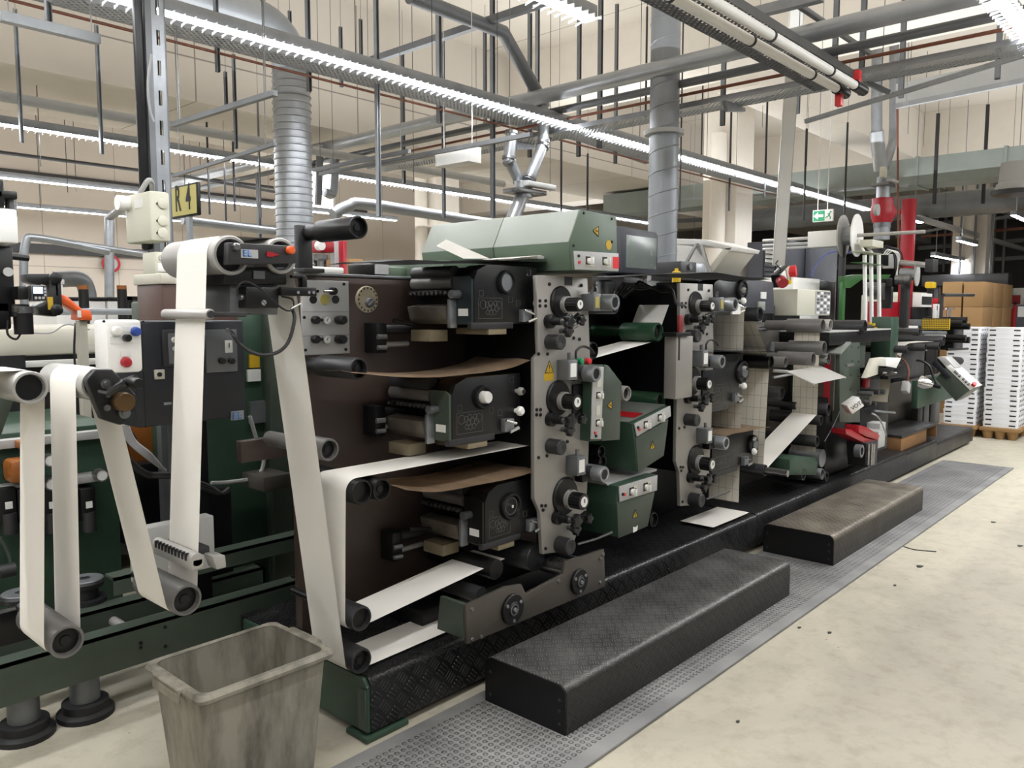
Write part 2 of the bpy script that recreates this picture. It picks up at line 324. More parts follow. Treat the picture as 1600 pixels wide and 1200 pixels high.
# ---------------------------------------------------------------- mesh builder and object tree
ORG = {}
class MB:
    def __init__(s): s.bm = bmesh.new()
    def _xf(s, vs, mt):
        if mt is not None: bmesh.ops.transform(s.bm, matrix=mt, verts=vs)
    def box(s, x0, x1, y0, y1, z0, z1, bev=0.0, mt=None):
        if x1 < x0: x0, x1 = x1, x0
        if y1 < y0: y0, y1 = y1, y0
        if z1 < z0: z0, z1 = z1, z0
        r = bmesh.ops.create_cube(s.bm, size=1); vs = r['verts']
        for v in vs: v.co = Vector(((x0 + x1) / 2 + v.co.x * (x1 - x0), (y0 + y1) / 2 + v.co.y * (y1 - y0), (z0 + z1) / 2 + v.co.z * (z1 - z0)))
        if bev:
            bev = min(bev, 0.45 * min(x1 - x0, y1 - y0, z1 - z0))
            es = list({e for v in vs for e in v.link_edges})
            q = bmesh.ops.bevel(s.bm, geom=es, offset=bev, segments=2, affect='EDGES', profile=0.5)
            vs = list({v for f in q['faces'] for v in f.verts} | {v for v in vs if v.is_valid})
        s._xf(vs, mt); return s
    def lathe(s, p, d, prof, n=24, mt=None):
        """profile [(distance along d from p, radius)]; radius 0 closes"""
        d = Vector(d).normalized(); p = Vector(p)
        a = d.orthogonal().normalized(); b = d.cross(a)
        rings, new = [], []
        for t, r in prof:
            if r <= 1e-6:
                v = s.bm.verts.new(p + d * t); rings.append([v]); new.append(v)
            else:
                ring = [s.bm.verts.new(p + d * t + (a * math.cos(2 * math.pi * k / n) + b * math.sin(2 * math.pi * k / n)) * r) for k in range(n)]
                rings.append(ring); new += ring
        for A, B in zip(rings, rings[1:]):
            if len(A) == 1 and len(B) == 1: continue
            for k in range(n):
                k2 = (k + 1) % n
                if len(A) == 1: f = [A[0], B[k2], B[k]]
                elif len(B) == 1: f = [A[k], A[k2], B[0]]
                else: f = [A[k], A[k2], B[k2], B[k]]
                s.bm.faces.new(f)
        s._xf(new, mt); return s
    def cyl(s, p0, p1, r, r2=None, n=20, mt=None):
        p0, p1 = Vector(p0), Vector(p1); L = (p1 - p0).length
        r2 = r if r2 is None else r2
        return s.lathe(p0, p1 - p0, [(0, 0), (0, r), (L, r2), (L, 0)], n, mt)
    def tube(s, pts, r, n=8):
        pts = [Vector(p) for p in pts]; rings = []; prev = None
        for i, p in enumerate(pts):
            t = (pts[min(i + 1, len(pts) - 1)] - pts[max(i - 1, 0)]).normalized()
            a = t.orthogonal().normalized() if prev is None else (prev - t * prev.dot(t)).normalized()
            prev = a; b = t.cross(a)
            rings.append([s.bm.verts.new(p + (a * math.cos(2 * math.pi * k / n) + b * math.sin(2 * math.pi * k / n)) * r) for k in range(n)])
        for A, B in zip(rings, rings[1:]):
            for k in range(n): s.bm.faces.new([A[k], A[(k + 1) % n], B[(k + 1) % n], B[k]])
        s.bm.faces.new(rings[0][::-1]); s.bm.faces.new(rings[-1]); return s
    def prism(s, pts, y0, y1, bev=0.0, mt=None, axis='Y'):
        """pts (x,z) extruded along Y (or (y,z) along X, (x,y) along Z)"""
        mk = {'Y': lambda p, t: Vector((p[0], t, p[1])), 'X': lambda p, t: Vector((t, p[0], p[1])), 'Z': lambda p, t: Vector((p[0], p[1], t))}[axis]
        A = [s.bm.verts.new(mk(p, y0)) for p in pts]; B = [s.bm.verts.new(mk(p, y1)) for p in pts]
        fs = [s.bm.faces.new(A), s.bm.faces.new(B[::-1])]
        n = len(pts)
        for k in range(n): fs.append(s.bm.faces.new([A[k], B[k], B[(k + 1) % n], A[(k + 1) % n]]))
        bmesh.ops.recalc_face_normals(s.bm, faces=fs)
        vs = A + B
        if bev:
            es = list({e for f in fs for e in f.edges})
            q = bmesh.ops.bevel(s.bm, geom=es, offset=bev, segments=2, affect='EDGES', profile=0.5)
            vs = list({v for f in q['faces'] for v in f.verts} | {v for v in vs if v.is_valid})
        s._xf(vs, mt); return s
    def sheet(s, path, y0, y1, th=0.0004):
        """strip swept along an (x,z) path, Y from y0 to y1"""
        A = [s.bm.verts.new((x, y0, z)) for x, z in path]; B = [s.bm.verts.new((x, y1, z)) for x, z in path]
        for k in range(len(path) - 1): s.bm.faces.new([A[k], A[k + 1], B[k + 1], B[k]])
        return s
    def grid(s, pts):
        """pts[i][j] -> quads"""
        V = [[s.bm.verts.new(p) for p in row] for row in pts]
        for i in range(len(V) - 1):
            for j in range(len(V[0]) - 1): s.bm.faces.new([V[i][j], V[i + 1][j], V[i + 1][j + 1], V[i][j + 1]])
        return s
    def solidify(s, th):
        bmesh.ops.solidify(s.bm, geom=list(s.bm.faces), thickness=th); return s
    def build(s, name, mat, parent=None, smooth=True, ang=0.62, org=None):
        me = bpy.data.meshes.new(name)
        o3 = ORG[parent.name] if parent is not None else (org or Vector((0, 0, 0)))
        bmesh.ops.recalc_face_normals(s.bm, faces=s.bm.faces)
        bmesh.ops.translate(s.bm, verts=s.bm.verts, vec=-Vector(o3))
        s.bm.to_mesh(me); s.bm.free()
        if smooth:
            me.shade_smooth(); me.set_sharp_from_angle(angle=ang)
        me.materials.append(mat if not isinstance(mat, str) else MATS[mat])
        o = bpy.data.objects.new(name, me); COL.objects.link(o)
        if parent is not None: o.parent = parent
        else: o.location = o3
        ORG[o.name] = Vector(o3)
        return o
def tag(o, label=None, cat=None, group=None, kind=None):
    if label: o['label'] = label
    if cat: o['category'] = cat
    if group: o['group'] = group
    if kind: o['kind'] = kind
    return o
def thing(name, label, cat, loc, group=None):
    o = bpy.data.objects.new(name, None); COL.objects.link(o); o.location = loc; o.empty_display_size = 0.1
    ORG[o.name] = Vector(loc)
    return tag(o, label, cat, group)
def solo(mb, name, mat, label, cat, group=None, smooth=True):
    vs = [v.co for v in mb.bm.verts]
    lo = [min(v[k] for v in vs) for k in range(3)]; hi = [max(v[k] for v in vs) for k in range(3)]
    o = mb.build(name, mat, None, smooth, org=Vector(((lo[0] + hi[0]) / 2, (lo[1] + hi[1]) / 2, lo[2])))
    return tag(o, label, cat, group)
def struct(mb, name, mat, smooth=False):
    return tag(mb.build(name, mat, None, smooth), kind='structure')
def text(body, loc, size, mat, parent, rot=(math.pi / 2, 0, 0), name='lettering', ext=0.0006, align='LEFT', sx=1, bold=0):
    c = bpy.data.curves.new(name, 'FONT'); c.body = body; c.size = size; c.extrude = ext; c.align_x = align; c.offset = bold
    c.materials.append(MATS[mat])
    tmp = bpy.data.objects.new(name, c); COL.objects.link(tmp)
    me = bpy.data.meshes.new_from_object(tmp.evaluated_get(bpy.context.evaluated_depsgraph_get()))
    bpy.data.objects.remove(tmp); bpy.data.curves.remove(c)
    if sx != 1: me.transform(Matrix.Diagonal((sx, 1, 1, 1)))
    o = bpy.data.objects.new(name, me); COL.objects.link(o)
    o.parent = parent; o.location = Vector(loc) - ORG[parent.name]; o.rotation_euler = rot
    ORG[o.name] = ORG[parent.name]
    return o
def bez(pts, n=8):
    """Catmull-Rom through 3D points"""
    P = [Vector(p) for p in pts]; P = [P[0] * 2 - P[1]] + P + [P[-1] * 2 - P[-2]]; out = []
    for i in range(1, len(P) - 2):
        for k in range(n):
            t = k / n
            out.append(0.5 * ((2 * P[i]) + (P[i + 1] - P[i - 1]) * t + (2 * P[i - 1] - 5 * P[i] + 4 * P[i + 1] - P[i + 2]) * t * t + (3 * P[i] - P[i - 1] - 3 * P[i + 1] + P[i + 2]) * t ** 3))
    out.append(P[-2]); return out
def belt(circ, n=14):
    """tangent path (x,z) over circles (x,z,r,s); s=+1 counter-clockwise, -1 clockwise, r=0 end points"""
    pts = []; us = []
    for (x, z, r, s), (x2, z2, r2, s2) in zip(circ, circ[1:]):
        D = math.hypot(x2 - x, z2 - z); ph = math.atan2(z2 - z, x2 - x)
        us.append(ph + math.asin(max(-1, min(1, (s * r - s2 * r2) / D))))
    for i, (x, z, r, s) in enumerate(circ):
        if r == 0: pts.append((x, z)); continue
        a0 = us[i - 1] if i > 0 else us[i]; a1 = us[i] if i < len(us) else us[i - 1]
        th0, th1 = a0 - s * math.pi / 2, a1 - s * math.pi / 2
        if s > 0:
            while th1 < th0 - 1e-6: th1 += 2 * math.pi
        else:
            while th1 > th0 + 1e-6: th1 -= 2 * math.pi
        for k in range(n + 1):
            t = th0 + (th1 - th0) * k / n
            pts.append((x + r * math.cos(t), z + r * math.sin(t)))
    # straight runs get extra points
    out = [pts[0]]
    for p, q in zip(pts, pts[1:]):
        L = math.hypot(q[0] - p[0], q[1] - p[1]); k = max(1, int(L / 0.12))
        for j in range(1, k + 1): out.append((p[0] + (q[0] - p[0]) * j / k, p[1] + (q[1] - p[1]) * j / k))
    return out
def copy_tree(o, parent=None, loc=None):
    c = o.copy(); COL.objects.link(c); ORG[c.name] = ORG.get(o.name, Vector((0, 0, 0)))
    if parent is not None: c.parent = parent
    if loc is not None: c.location = loc
    for ch in list(o.children): copy_tree(ch, c)
    return c
def circ(x, y, Y, rpx):
    p = at(x, y, Y=Y); return p.x, p.z, rpx * depth(p) / F

# ---- small machine parts, all facing the aisle (-Y)
def roller(parent, x, z, r, y0, y1, mat='roller_grey', name='roller', shaft=None, cap='black_metal', hub=True):
    """tube with a rim and a recessed dark end; front at y0"""
    o = MB().lathe((x, y0, z), (0, 1, 0), [(0.02, 0.0), (0.02, r * 0.78), (0, r * 0.82), (0, r * 0.95), (0.004, r), (y1 - y0, r), (y1 - y0, 0)], 28).build(name, mat, parent)
    c = MB().lathe((x, y0, z), (0, 1, 0), [(0.012, 0), (0.012, r * 0.3), (0.016, r * 0.34), (0.019, r * 0.775), (0.02, 0)] if hub else [(0.0185, 0), (0.0185, r * 0.775), (0.02, 0)], 20).build('end_cap', cap, o)
    if shaft:
        MB().cyl((x, y1, z), (x, y1 + shaft, z), r * 0.62).build('shaft', mat, o)
    return o
def knob(mb, x, z, r, y0, y1, n=20):
    mb.lathe((x, y1, z), (0, -1, 0), [(0, 0), (0, r * 0.8), ((y1 - y0) * 0.15, r), ((y1 - y0) * 0.85, r), (y1 - y0, r * 0.82), (y1 - y0, 0)], n); return mb
def star(mb, x, z, r, y0, y1, lobes=5):
    pts = []
    for k in range(lobes * 6):
        a = 2 * math.pi * k / (lobes * 6); rr = r * (0.82 + 0.18 * math.cos(lobes * a))
        pts.append((x + rr * math.cos(a), z + rr * math.sin(a)))
    mb.prism(pts, y0, y1, bev=min(0.004, (y1 - y0) * 0.3)); return mb
def screws(mb, pts, y, r=0.006):
    for x, z in pts: mb.lathe((x, y, z), (0, -1, 0), [(0, r), (0.004, r * 0.85), (0.004, 0)], 8)
    return mb
# ================================================================ THE HALL
struct(MB().box(-9, 32, -9, 18, -0.1, 0), 'floor', 'floor_screed')
struct(MB().box(-9, 32, -9, 18, 5.0, 5.15), 'ceiling', 'ceiling_panels')
struct(MB().box(-9, 32, 15.5, 15.7, 0, 5.0), 'wall_back', 'wall_panels')
struct(MB().box(29, 29.2, -9, 15.5, 0, 5.0), 'wall_right', 'far_dark')
struct(MB().box(-9.2, -9, -9, 18, 0, 5.0), 'wall_left', 'wall_panels')
struct(MB().box(-9, 8.23, 7.48, 9.2, 3.6, 5.0), 'ceiling_beam', 'beam_panels')
struct(MB().box(8.9, 29, 7.6, 9.6, 3.85, 5.0), 'ceiling_beam', 'beam_panels')
struct(MB().box(8.23, 8.9, -9, 15.5, 4.32, 5.0), 'ceiling_beam', 'beam_paint')
struct(MB().box(8.9, 29, 4.2, 4.75, 4.2, 5.0), 'ceiling_beam', 'beam_paint')
struct(MB().box(15.2, 15.9, -9, 15.5, 4.2, 5.0), 'ceiling_beam', 'beam_paint')
struct(MB().box(22.4, 23.1, -9, 15.5, 4.2, 5.0), 'ceiling_beam', 'beam_paint')
for cx, cy, w in ((10.9, 5.6, 0.26), (18.2, 4.0, 0.3), (10.6, 11.5, 0.3)):
    struct(MB().box(cx - w, cx + w, cy - w, cy + w, 0, 5.0), 'column', 'column_paint')
    solo(MB().cyl((cx - w - 0.14, cy - 0.05, 0), (cx - w - 0.14, cy - 0.05, 4.1), 0.11, n=16), 'downpipe', 'column_paint',
         {10.9: 'cream downpipe on the pale column behind the spiral duct', 18.2: 'cream downpipe on the distant column beside the red hoist post', 10.6: 'cream downpipe on the column near the back wall'}[cx], 'pipe')
# rail trims along the back wall
struct(MB().box(-9, 12, 15.42, 15.5, 2.62, 2.78), 'trim_1', 'charcoal')
struct(MB().box(-9, 12, 15.44, 15.5, 3.95, 4.0), 'trim_2', 'charcoal')
# bright window high in the back wall
w = thing('window_1', None, None, (12.5, 15.45, 2.6)); w['kind'] = 'structure'
p0, p1 = at(470, 262, Y=15.4), at(520, 330, Y=15.4)
MB().box(p0.x, p1.x, 15.42, 15.46, p1.z, p0.z).build('pane', 'window_glow', w)
f = MB()
for a, b in ((p0.x - 0.06, p0.x), (p1.x, p1.x + 0.06)): f.box(a, b, 15.38, 15.5, p1.z - 0.06, p0.z + 0.06)
f.box(p0.x, p1.x, 15.38, 15.5, p0.z, p0.z + 0.06); f.box(p0.x, p1.x, 15.38, 15.5, p1.z - 0.06, p1.z)
f.build('frame', 'white_paint', w)

# ---------------------------------------------------------------- LED rows
def led(x0, x1, Y, Z, label, fins=True, grp=None, w=0.06):
    t = thing('strip_light', label, 'light', ((x0 + x1) / 2, Y, Z), grp)
    MB().box(x0, x1, Y - w * 0.7, Y + w * 0.7, Z + 0.0, Z + 0.07, 0.006).build('housing', 'zinc', t)
    MB().box(x0 + 0.01, x1 - 0.01, Y - w * 0.55, Y + w * 0.55, Z - 0.008, Z - 0.0005).build('diffuser', 'led_white', t)
    if fins:
        m = MB(); n = int((x1 - x0) / 0.06)
        for k in range(n):
            x = x0 + (k + 0.5) * (x1 - x0) / n
            m.prism([(Y - w * 1.5, Z - 0.004), (Y - w * 1.5, Z - 0.024), (Y - w * 0.6, Z - 0.012), (Y + w * 0.6, Z - 0.012), (Y + w * 1.5, Z - 0.024), (Y + w * 1.5, Z - 0.004)], x - 0.002, x + 0.002, axis='X')
        m.build('louvre', 'louvre_clear', t, smooth=False)
    return t
led(-3, 13.2, 4.36, 3.2, 'long bright LED row running over the press from top left to the red blower')
led(-3, 13.0, 7.93, 3.2, 'second LED row behind, passing behind the slotted post and the fat corrugated duct')
led(-3, 9.2, 11.03, 3.2, 'third LED row further back, level with the top of the ivory switch box', False)
led(-2, 8.6, 13.9, 3.2, 'fourth LED row, hindmost, low over the back wall at left', False)
led(-4, 3.68, 2.73, 3.2, 'short LED row ending at the top centre of the photo')
led(-6.0, 13.5, 1.0, 3.2, 'LED row over the aisle crossing the top right corner', w=0.05)
for (xa, ya, xb, yb, Z, lab) in ((1110, 360, 1166, 371, 3.0, 'short far LED tube right of the pale column'), (1498, 376, 1524, 383, 2.75, 'short far LED tube on the dark wall left of the corner'), (1583, 336, 1604, 345, 3.0, 'short far LED tube cut by the right edge'), (1424, 343, 1438, 348, 3.0, 'short far LED tube right of the red hoist post'), (1470, 399, 1500, 410, 2.6, 'lowest far LED tube above the brown cartons')):
    a, b = at(xa, ya, Z=Z), at(xb, yb, Z=Z)
    Y = (a.y + b.y) / 2; tl = led(a.x, max(b.x, a.x + 0.4), Y, Z, lab, False); MB().cyl((a.x + 0.2, Y, Z + 0.07), (a.x + 0.2, Y, 4.995), 0.006, n=5).build('hanger_wire', 'zinc', tl)
# rail carrying the far tubes
a = at(1432, 350, Z=3.0); solo(MB().box(a.x, a.x + 9, a.y - 0.04, a.y + 0.04, 3.06, 3.14), 'light_rail', 'grey_light', 'thin grey light rail receding over the cartons at right', 'rail')

# ---------------------------------------------------------------- pipes, trays and ducts
def pipe(pts, r, mat, label, name='pipe', cat='pipe', n=12, group=None): return solo(MB().tube(pts, r, n), name, mat, label, cat, group)
a = at(228, 54, Y=4.9); pipe([(-3, 4.9, a.z), (11, 4.9, a.z)], 0.009, 'copper', 'thin copper pipe under the long cable tray', 'copper_pipe')
ZT = at(270, 57, Y=4.9).z; y0_ = at(270, 38, Z=ZT).y
t = thing('cable_tray', 'perforated cable tray running just under the main LED row', 'cable tray', (4, 4.75, ZT))
MB().box(-3, 11, y0_, 4.9, ZT, ZT + 0.003).build('tray_floor', 'tray_perforated', t)
MB().box(-3, 11, y0_ - 0.002, y0_, ZT, ZT + 0.03).build('side_flange', 'zinc', t)
MB().box(-3, 11, 4.9, 4.902, ZT, ZT + 0.03).build('side_flange', 'zinc', t)
m = MB()
for k in range(3): m.tube([(-2.9, y0_ + 0.05 + 0.04 * k, ZT + 0.012), (10.9, y0_ + 0.05 + 0.04 * k, ZT + 0.012)], 0.009, 6)
m.build('cable_bundle', 'cable_grey', t)
t = thing('cable_tray', 'perforated cable tray crossing to the top right over the press', 'cable tray', (5.7, 2.5, 3.2))
MB().box(5.6, 5.85, -2, 7.2, 3.17, 3.174).build('tray_floor', 'tray_perforated', t)
MB().box(5.598, 5.602, -2, 7.2, 3.17, 3.21).build('side_flange', 'zinc', t)
MB().box(5.848, 5.852, -2, 7.2, 3.17, 3.21).build('side_flange', 'zinc', t)
for y in (0.6, 2.9, 5.0): MB().prism([(5.58, 3.165), (5.9, 3.165), (5.9, 3.14), (5.62, 3.09)], y, y + 0.03).build('bracket', 'zinc', t)
t = thing('cable_tray', 'wide dark perforated tray beside the twin white pipes at top right', 'cable tray', (4.7, 2.2, 3.05))
a, b = at(1140, 8, Z=3.15), at(1370, 125, Z=3.15)
MB().box(a.x - 0.8, b.x, a.y - 0.02, a.y + 0.3, 3.15, 3.154).build('tray_floor', 'tray_perforated_dark', t)
MB().box(a.x - 0.8, b.x, a.y - 0.022, a.y - 0.018, 3.15, 3.2).build('side_flange', 'zinc_dark', t)
MB().box(a.x - 0.8, b.x, a.y + 0.298, a.y + 0.302, 3.15, 3.2).build('side_flange', 'zinc_dark', t)
# twin white pipes with red valves
for dy, lab in ((0.0, 'left white water pipe of the pair ending at a red valve'), (-0.11, 'right white water pipe of the pair ending at a red valve')):
    t = thing('water_pipe', lab, 'pipe', (4, 1.95 + dy, 3.0), 'twin white water pipes')
    MB().tube([(1.5, 1.95 + dy, 3.0), (5.2, 1.95 + dy, 3.0)], 0.026, 12).build('tube', 'white_plastic', t)
    MB().tube([(5.2, 1.95 + dy, 3.0), (5.37, 1.95 + dy, 3.0)], 0.034, 12).build('valve_body', 'black_metal', t)
    MB().box(5.23, 5.28, 1.93 + dy, 1.97 + dy, 2.9 if dy == 0 else 3.0, 3.0 if dy == 0 else 3.1, 0.006).build('valve_handle', 'red_bright', t)
    m = MB()
    for x in (3.2, 4.0, 4.8): m.tube([(x, 1.95 + dy, 3.0), (x + 0.015, 1.95 + dy, 3.0)], 0.032, 12)
    m.build('pipe_clip', 'charcoal', t)
# big shiny pipe crossing to the top right, with its pipe below
p0, p1 = at(240, 318, Z=3.4), at(1543, 0, Z=3.4)
pipe([(5.28, 12, 3.4), (5.28, -1, 3.4)], 0.06, 'duct_metal', 'shiny straight pipe crossing from behind the corrugated duct to the top right', n=16)
pipe([(5.42, 11, 3.3), (5.42, -1, 3.3)], 0.03, 'zinc_dark', 'dull thin pipe hung right under the shiny crossing pipe')
pipe([(5.5, 9, 3.24), (5.5, -1, 3.24)], 0.012, 'copper', 'copper tube under the shiny crossing pipe')
a = at(0, 150, Y=7.0); pipe([(-3, 7.0, a.z), (7.6, 7.0, a.z)], 0.042, 'grey_light', 'pale pipe running along the wall above the second LED row')
a = at(0, 172, Y=7.2)
a = at(0, 238, Y=10.5); pipe([(-3, 10.5, a.z), (7, 10.5, a.z)], 0.022, 'charcoal', 'thin dark conduit on the wall between the second and third LED rows')
a = at(440, 340, Y=9); pipe(bez([at(170, 393, Y=9), at(60, 372, Y=9), at(40, 380, Y=9), at(37, 440, Y=9), at(40, 500, Y=9)], 6), 0.04, 'zinc', 'bent grey pipe running down the wall behind the orange robot')
pipe([at(230, 398, Y=9), at(60, 372, Y=9)], 0.035, 'zinc', 'horizontal grey pipe behind the ivory switch boxes')
pipe([at(171, 470, Y=12), at(171, 340, Y=12), at(200, 318, Y=11)], 0.065, 'zinc', 'upright grey pipe standing before the round wall sign')
pipe(bez([at(85, 437, Y=9.5), at(125, 437, Y=9.5), at(136, 455, Y=9.5), at(138, 475, Y=9.5)], 6), 0.09, 'zinc_dark', 'grey elbow duct behind the orange robot arm')
a, b = at(285, 344, Y=8), at(430, 362, Y=8); pipe([a, b], 0.045, 'zinc', 'short grey pipe behind the R 4 sign')
pipe(bez([at(520, 335, Y=8), at(545, 322, Y=8), at(580, 320, Y=8), at(760, 348, Y=8), at(900, 365, Y=8)], 6), 0.07, 'duct_grey', 'smooth grey pipe bending in behind the black roller and running to the hood')
pipe(bez([at(507, 300, Y=7.5), at(520, 300, Y=7.5), at(522, 240, Y=7.5), at(500, 232, Y=7.5), at(480, 236, Y=7.5)], 6), 0.05, 'zinc', 'small grey hooked pipe right of the corrugated duct')
pipe([at(497, 320, Y=7.5), at(500, 235, Y=7.5)], 0.04, 'zinc_dark', 'short upright pipe beside the hooked grey pipe')
# grey conduit over the press: long, bent down at the joint
pipe([at(640, -6, Y=4.6), at(786, 50, Y=4.6), at(848, 160, Y=4.6)], 0.055, 'zinc_dark', 'thick grey suction pipe bending down over the press centre', n=14)
def clamped(pts, r, lab):
    t = thing('suction_pipe', lab, 'pipe', pts[0]); MB().tube(pts, r, 14).build('tube', 'zinc', t)
    m = MB()
    for p, q in zip(pts, pts[1:]):
        p, q = Vector(p), Vector(q); d = (q - p).normalized()
        for f_ in (0.06, 0.94):
            c = p.lerp(q, f_); m.cyl(c - d * 0.012, c + d * 0.012, r * 1.22, n=14)
    m.build('pipe_clamp', 'steel', t); return t
clamped([at(848, 160, Y=4.6), at(849, 225, Y=4.6), at(826, 282, Y=4.6)], 0.05, 'clamped grey pipe arm right of the Y joint above the hood')
clamped([at(800, 205, Y=4.7), at(795, 250, Y=4.7), at(813, 285, Y=4.7)], 0.05, 'clamped grey pipe arm left of the Y joint above the hood')
t = thing('suction_valve', 'grey valve plates below the Y joint of pipes above the hood', 'valve', at(818, 300, Y=4.65))
c = at(818, 300, Y=4.65)
MB().box(c.x - 0.16, c.x + 0.2, c.y - 0.1, c.y + 0.1, c.z - 0.02, c.z + 0.02, 0.006).build('gate_plate', 'steel', t)
MB().box(c.x - 0.1, c.x + 0.28, c.y - 0.14, c.y - 0.08, c.z + 0.03, c.z + 0.075, 0.006).build('gate_plate', 'grey_light', t)
MB().cyl((c.x, c.y, c.z - 0.05), (c.x, c.y, c.z + 0.09), 0.08).build('flange', 'zinc', t)
pipe([at(815, 308, Y=4.65), at(800, 345, Y=4.65)], 0.06, 'duct_metal', 'short shiny pipe from the valve down to the hood')

# fat corrugated duct coming down left of centre, fed by a horizontal run
Yd = 5.7; cx = at(458, 250, Y=Yd).x; rd = 28 * depth((cx, Yd, 2.2)) / F
t = thing('corrugated_duct', 'fat silver corrugated duct rising behind the press at left', 'duct', (cx, Yd, 1.0))
prof = []; zt = at(458, 112, Y=Yd).z
z = 0.9
while z < zt - 0.06:
    prof += [(z, rd), (z + 0.036, rd), (z + 0.042, rd + 0.009), (z + 0.048, rd + 0.009), (z + 0.054, rd)]; z += 0.055
prof.append((zt, rd))
MB().lathe((cx, Yd, 0), (0, 0, 1), prof, 32).build('ribbed_pipe', 'duct_metal', t, ang=0.5)
el = []
for k in range(9):
    a_ = math.pi / 2 * k / 8; el.append(Vector((cx - rd * 2.2 * (1 - math.cos(a_)), Yd, zt + rd * 2.2 * math.sin(a_))))
MB().tube(el, rd * 1.02, 28).build('elbow', 'duct_grey', t)
zt2 = el[-1].z; m = MB(); prof = []
for k in range(120): prof.append((k * 0.04, rd * (1.0 if k % 2 else 1.025)))
m.lathe((el[-1].x, Yd, zt2), (-1, 0, 0), prof, 28).build('flexible_run', 'duct_metal', t)
# smooth spiral duct
Ys = 3.3; cx = at(1037, 250, Y=Ys).x; rs = 22.5 * depth((cx, Ys, 2.3)) / F
t = thing('spiral_duct', 'tall smooth grey spiral duct rising behind the monitor', 'duct', (cx, Ys, 1.7))
MB().lathe((cx, Ys, 1.4), (0, 0, 1), [(0, rs), (3.6, rs)], 32).build('pipe_wall', 'duct_grey', t)
pts = []
for k in range(420):
    a_ = k * 2 * math.pi / 20; pts.append((cx + rs * math.cos(a_), Ys + rs * math.sin(a_), 1.45 + 0.16 * k / 20))
MB().tube(pts, 0.006, 5).build('spiral_seam', 'duct_grey', t)
zc = at(1037, 207, Y=Ys).z
MB().lathe((cx, Ys, zc - 0.02), (0, 0, 1), [(0, rs), (0, rs * 1.35), (0.03, rs * 1.4), (0.04, rs)], 32).build('flange', 'grey_light', t)
# far cross ducts
a = at(1443, 272, Z=3.4); 
t = thing('rectangular_duct', 'square grey-green air duct crossing at upper right', 'duct', (12.6, 3, 3.4))
MB().box(12.55, 13.1, -6, 9.0, 3.42, 3.8).build('duct_wall', 'rect_duct', t)
m = MB()
for y in (-1.5, 0.6, 2.4, 3.5, 5.5): m.box(12.53, 13.12, y, y + 0.04, 3.40, 3.82)
m.build('joint_flange', 'rect_duct', t)
solo(MB().lathe((14.5, -6, at(1450, 322, X=14.5).z), (0, 1, 0), [(k * 0.08, 0.2 * (1.0 if k % 2 else 1.03)) for k in range(170)], 20), 'corrugated_duct', 'zinc_dark', 'dark round duct crossing behind the exit sign', 'duct')
t = thing('air_outlet', 'round white air nozzle hanging at the right edge', 'vent', at(1585, 290, Y=1.9))
c = at(1585, 285, X=12.0)
MB().lathe(c, (0, 0, -1), [(-0.25, 0.16), (0, 0.18), (0.02, 0.2), (0.1, 0.22), (0.1, 0)], 20).build('outlet_body', 'grey_light', t)
MB().lathe(c, (0, 0, -1), [(0.1, 0.26), (0.16, 0.26), (0.16, 0)], 20).build('outlet_grille', 'charcoal', t)
# lattice of steel profiles
def bar(a, b, w, mat, label, name='support_bar', cat='bar', h=None):
    a, b = Vector(a), Vector(b); d = b - a; L = d.length; h = h or w
    mt = Matrix.Translation(a) @ d.to_track_quat('X', 'Z').to_matrix().to_4x4()
    m = MB().box(0, L, -w / 2, w / 2, -h / 2, h / 2, 0, mt)
    for f_ in (0.08, 0.92):
        p = a.lerp(b, f_); m.cyl(p, (p.x, p.y, 4.995), 0.003, n=5)
    return solo(m, name, mat, label, cat, smooth=False)
bar(at(555, 103, X=4.8), at(870, -3, X=4.8), 0.055, 'zinc_dark', 'steel profile rising to the top centre over the corrugated duct')
bar(at(0, 25, Y=4.2), at(155, 62, Y=4.2), 0.045, 'zinc', 'slotted steel profile at the top left corner')
bar(at(270, 195, X=2.3), at(430, 145, X=2.3), 0.028, 'zinc_dark', 'steel profile ending at the corrugated duct from the left')
bar(at(285, 275, Y=9.6), at(430, 300, Y=9.6), 0.03, 'zinc_dark', 'thin profile behind the R 4 sign')
bar(at(270, 275, X=2.4), at(430, 225, X=2.4), 0.02, 'zinc_dark', 'slanting profile left of the corrugated duct')
bar(at(490, 266, X=4.2), at(640, 236, X=4.2), 0.03, 'zinc_dark', 'slotted profile before the bright window')
bar(at(500, 272, X=4.35), at(830, 210, X=4.35), 0.03, 'zinc_dark', 'perforated profile rising toward the Y joint of pipes')
bar(at(1010, 253, Y=5.5), at(860, 200, Y=5.5), 0.05, 'zinc', 'perforated profile under the LED row left of the spiral duct')
bar(at(1258, 190, X=7.0), at(1600, 86, X=7.0), 0.035, 'zinc', 'thin rail below the cable tray at right')
bar(at(1400, 166, X=9.5), at(1620, 122, X=9.5), 0.05, 'zinc', 'rail below the zinc channel at right')
bar(at(1400, 150, X=9.7), at(1620, 105, X=9.7), 0.02, 'grey_light', 'flat silver channel high at the right edge', h=0.26)
bar(at(1236, 75, X=5.6), at(1390, 145, X=5.9), 0.03, 'zinc_dark', 'dark strut below the twin white pipes')
bar(at(1250, 10, X=5.2), at(1360, 84, X=6.4), 0.03, 'zinc_dark', 'diagonal dark strut at top right of the slanted post')
bar(at(1180, 20, X=5.0), at(1285, -6, X=5.0), 0.06, 'zinc', 'zinc profile at the top of the slanted white post')
bar(at(1060, 312, X=11.5), at(1420, 290, X=11.5), 0.03, 'zinc', 'thin distant rail right of the pale column')
bar(at(1400, 370, X=20), at(1620, 330, X=20), 0.06, 'zinc', 'rail on the dark far wall')
bar(at(1440, 370, X=19), at(1620, 355, X=19), 0.05, 'copper', 'rust red pipe on the dark far wall')
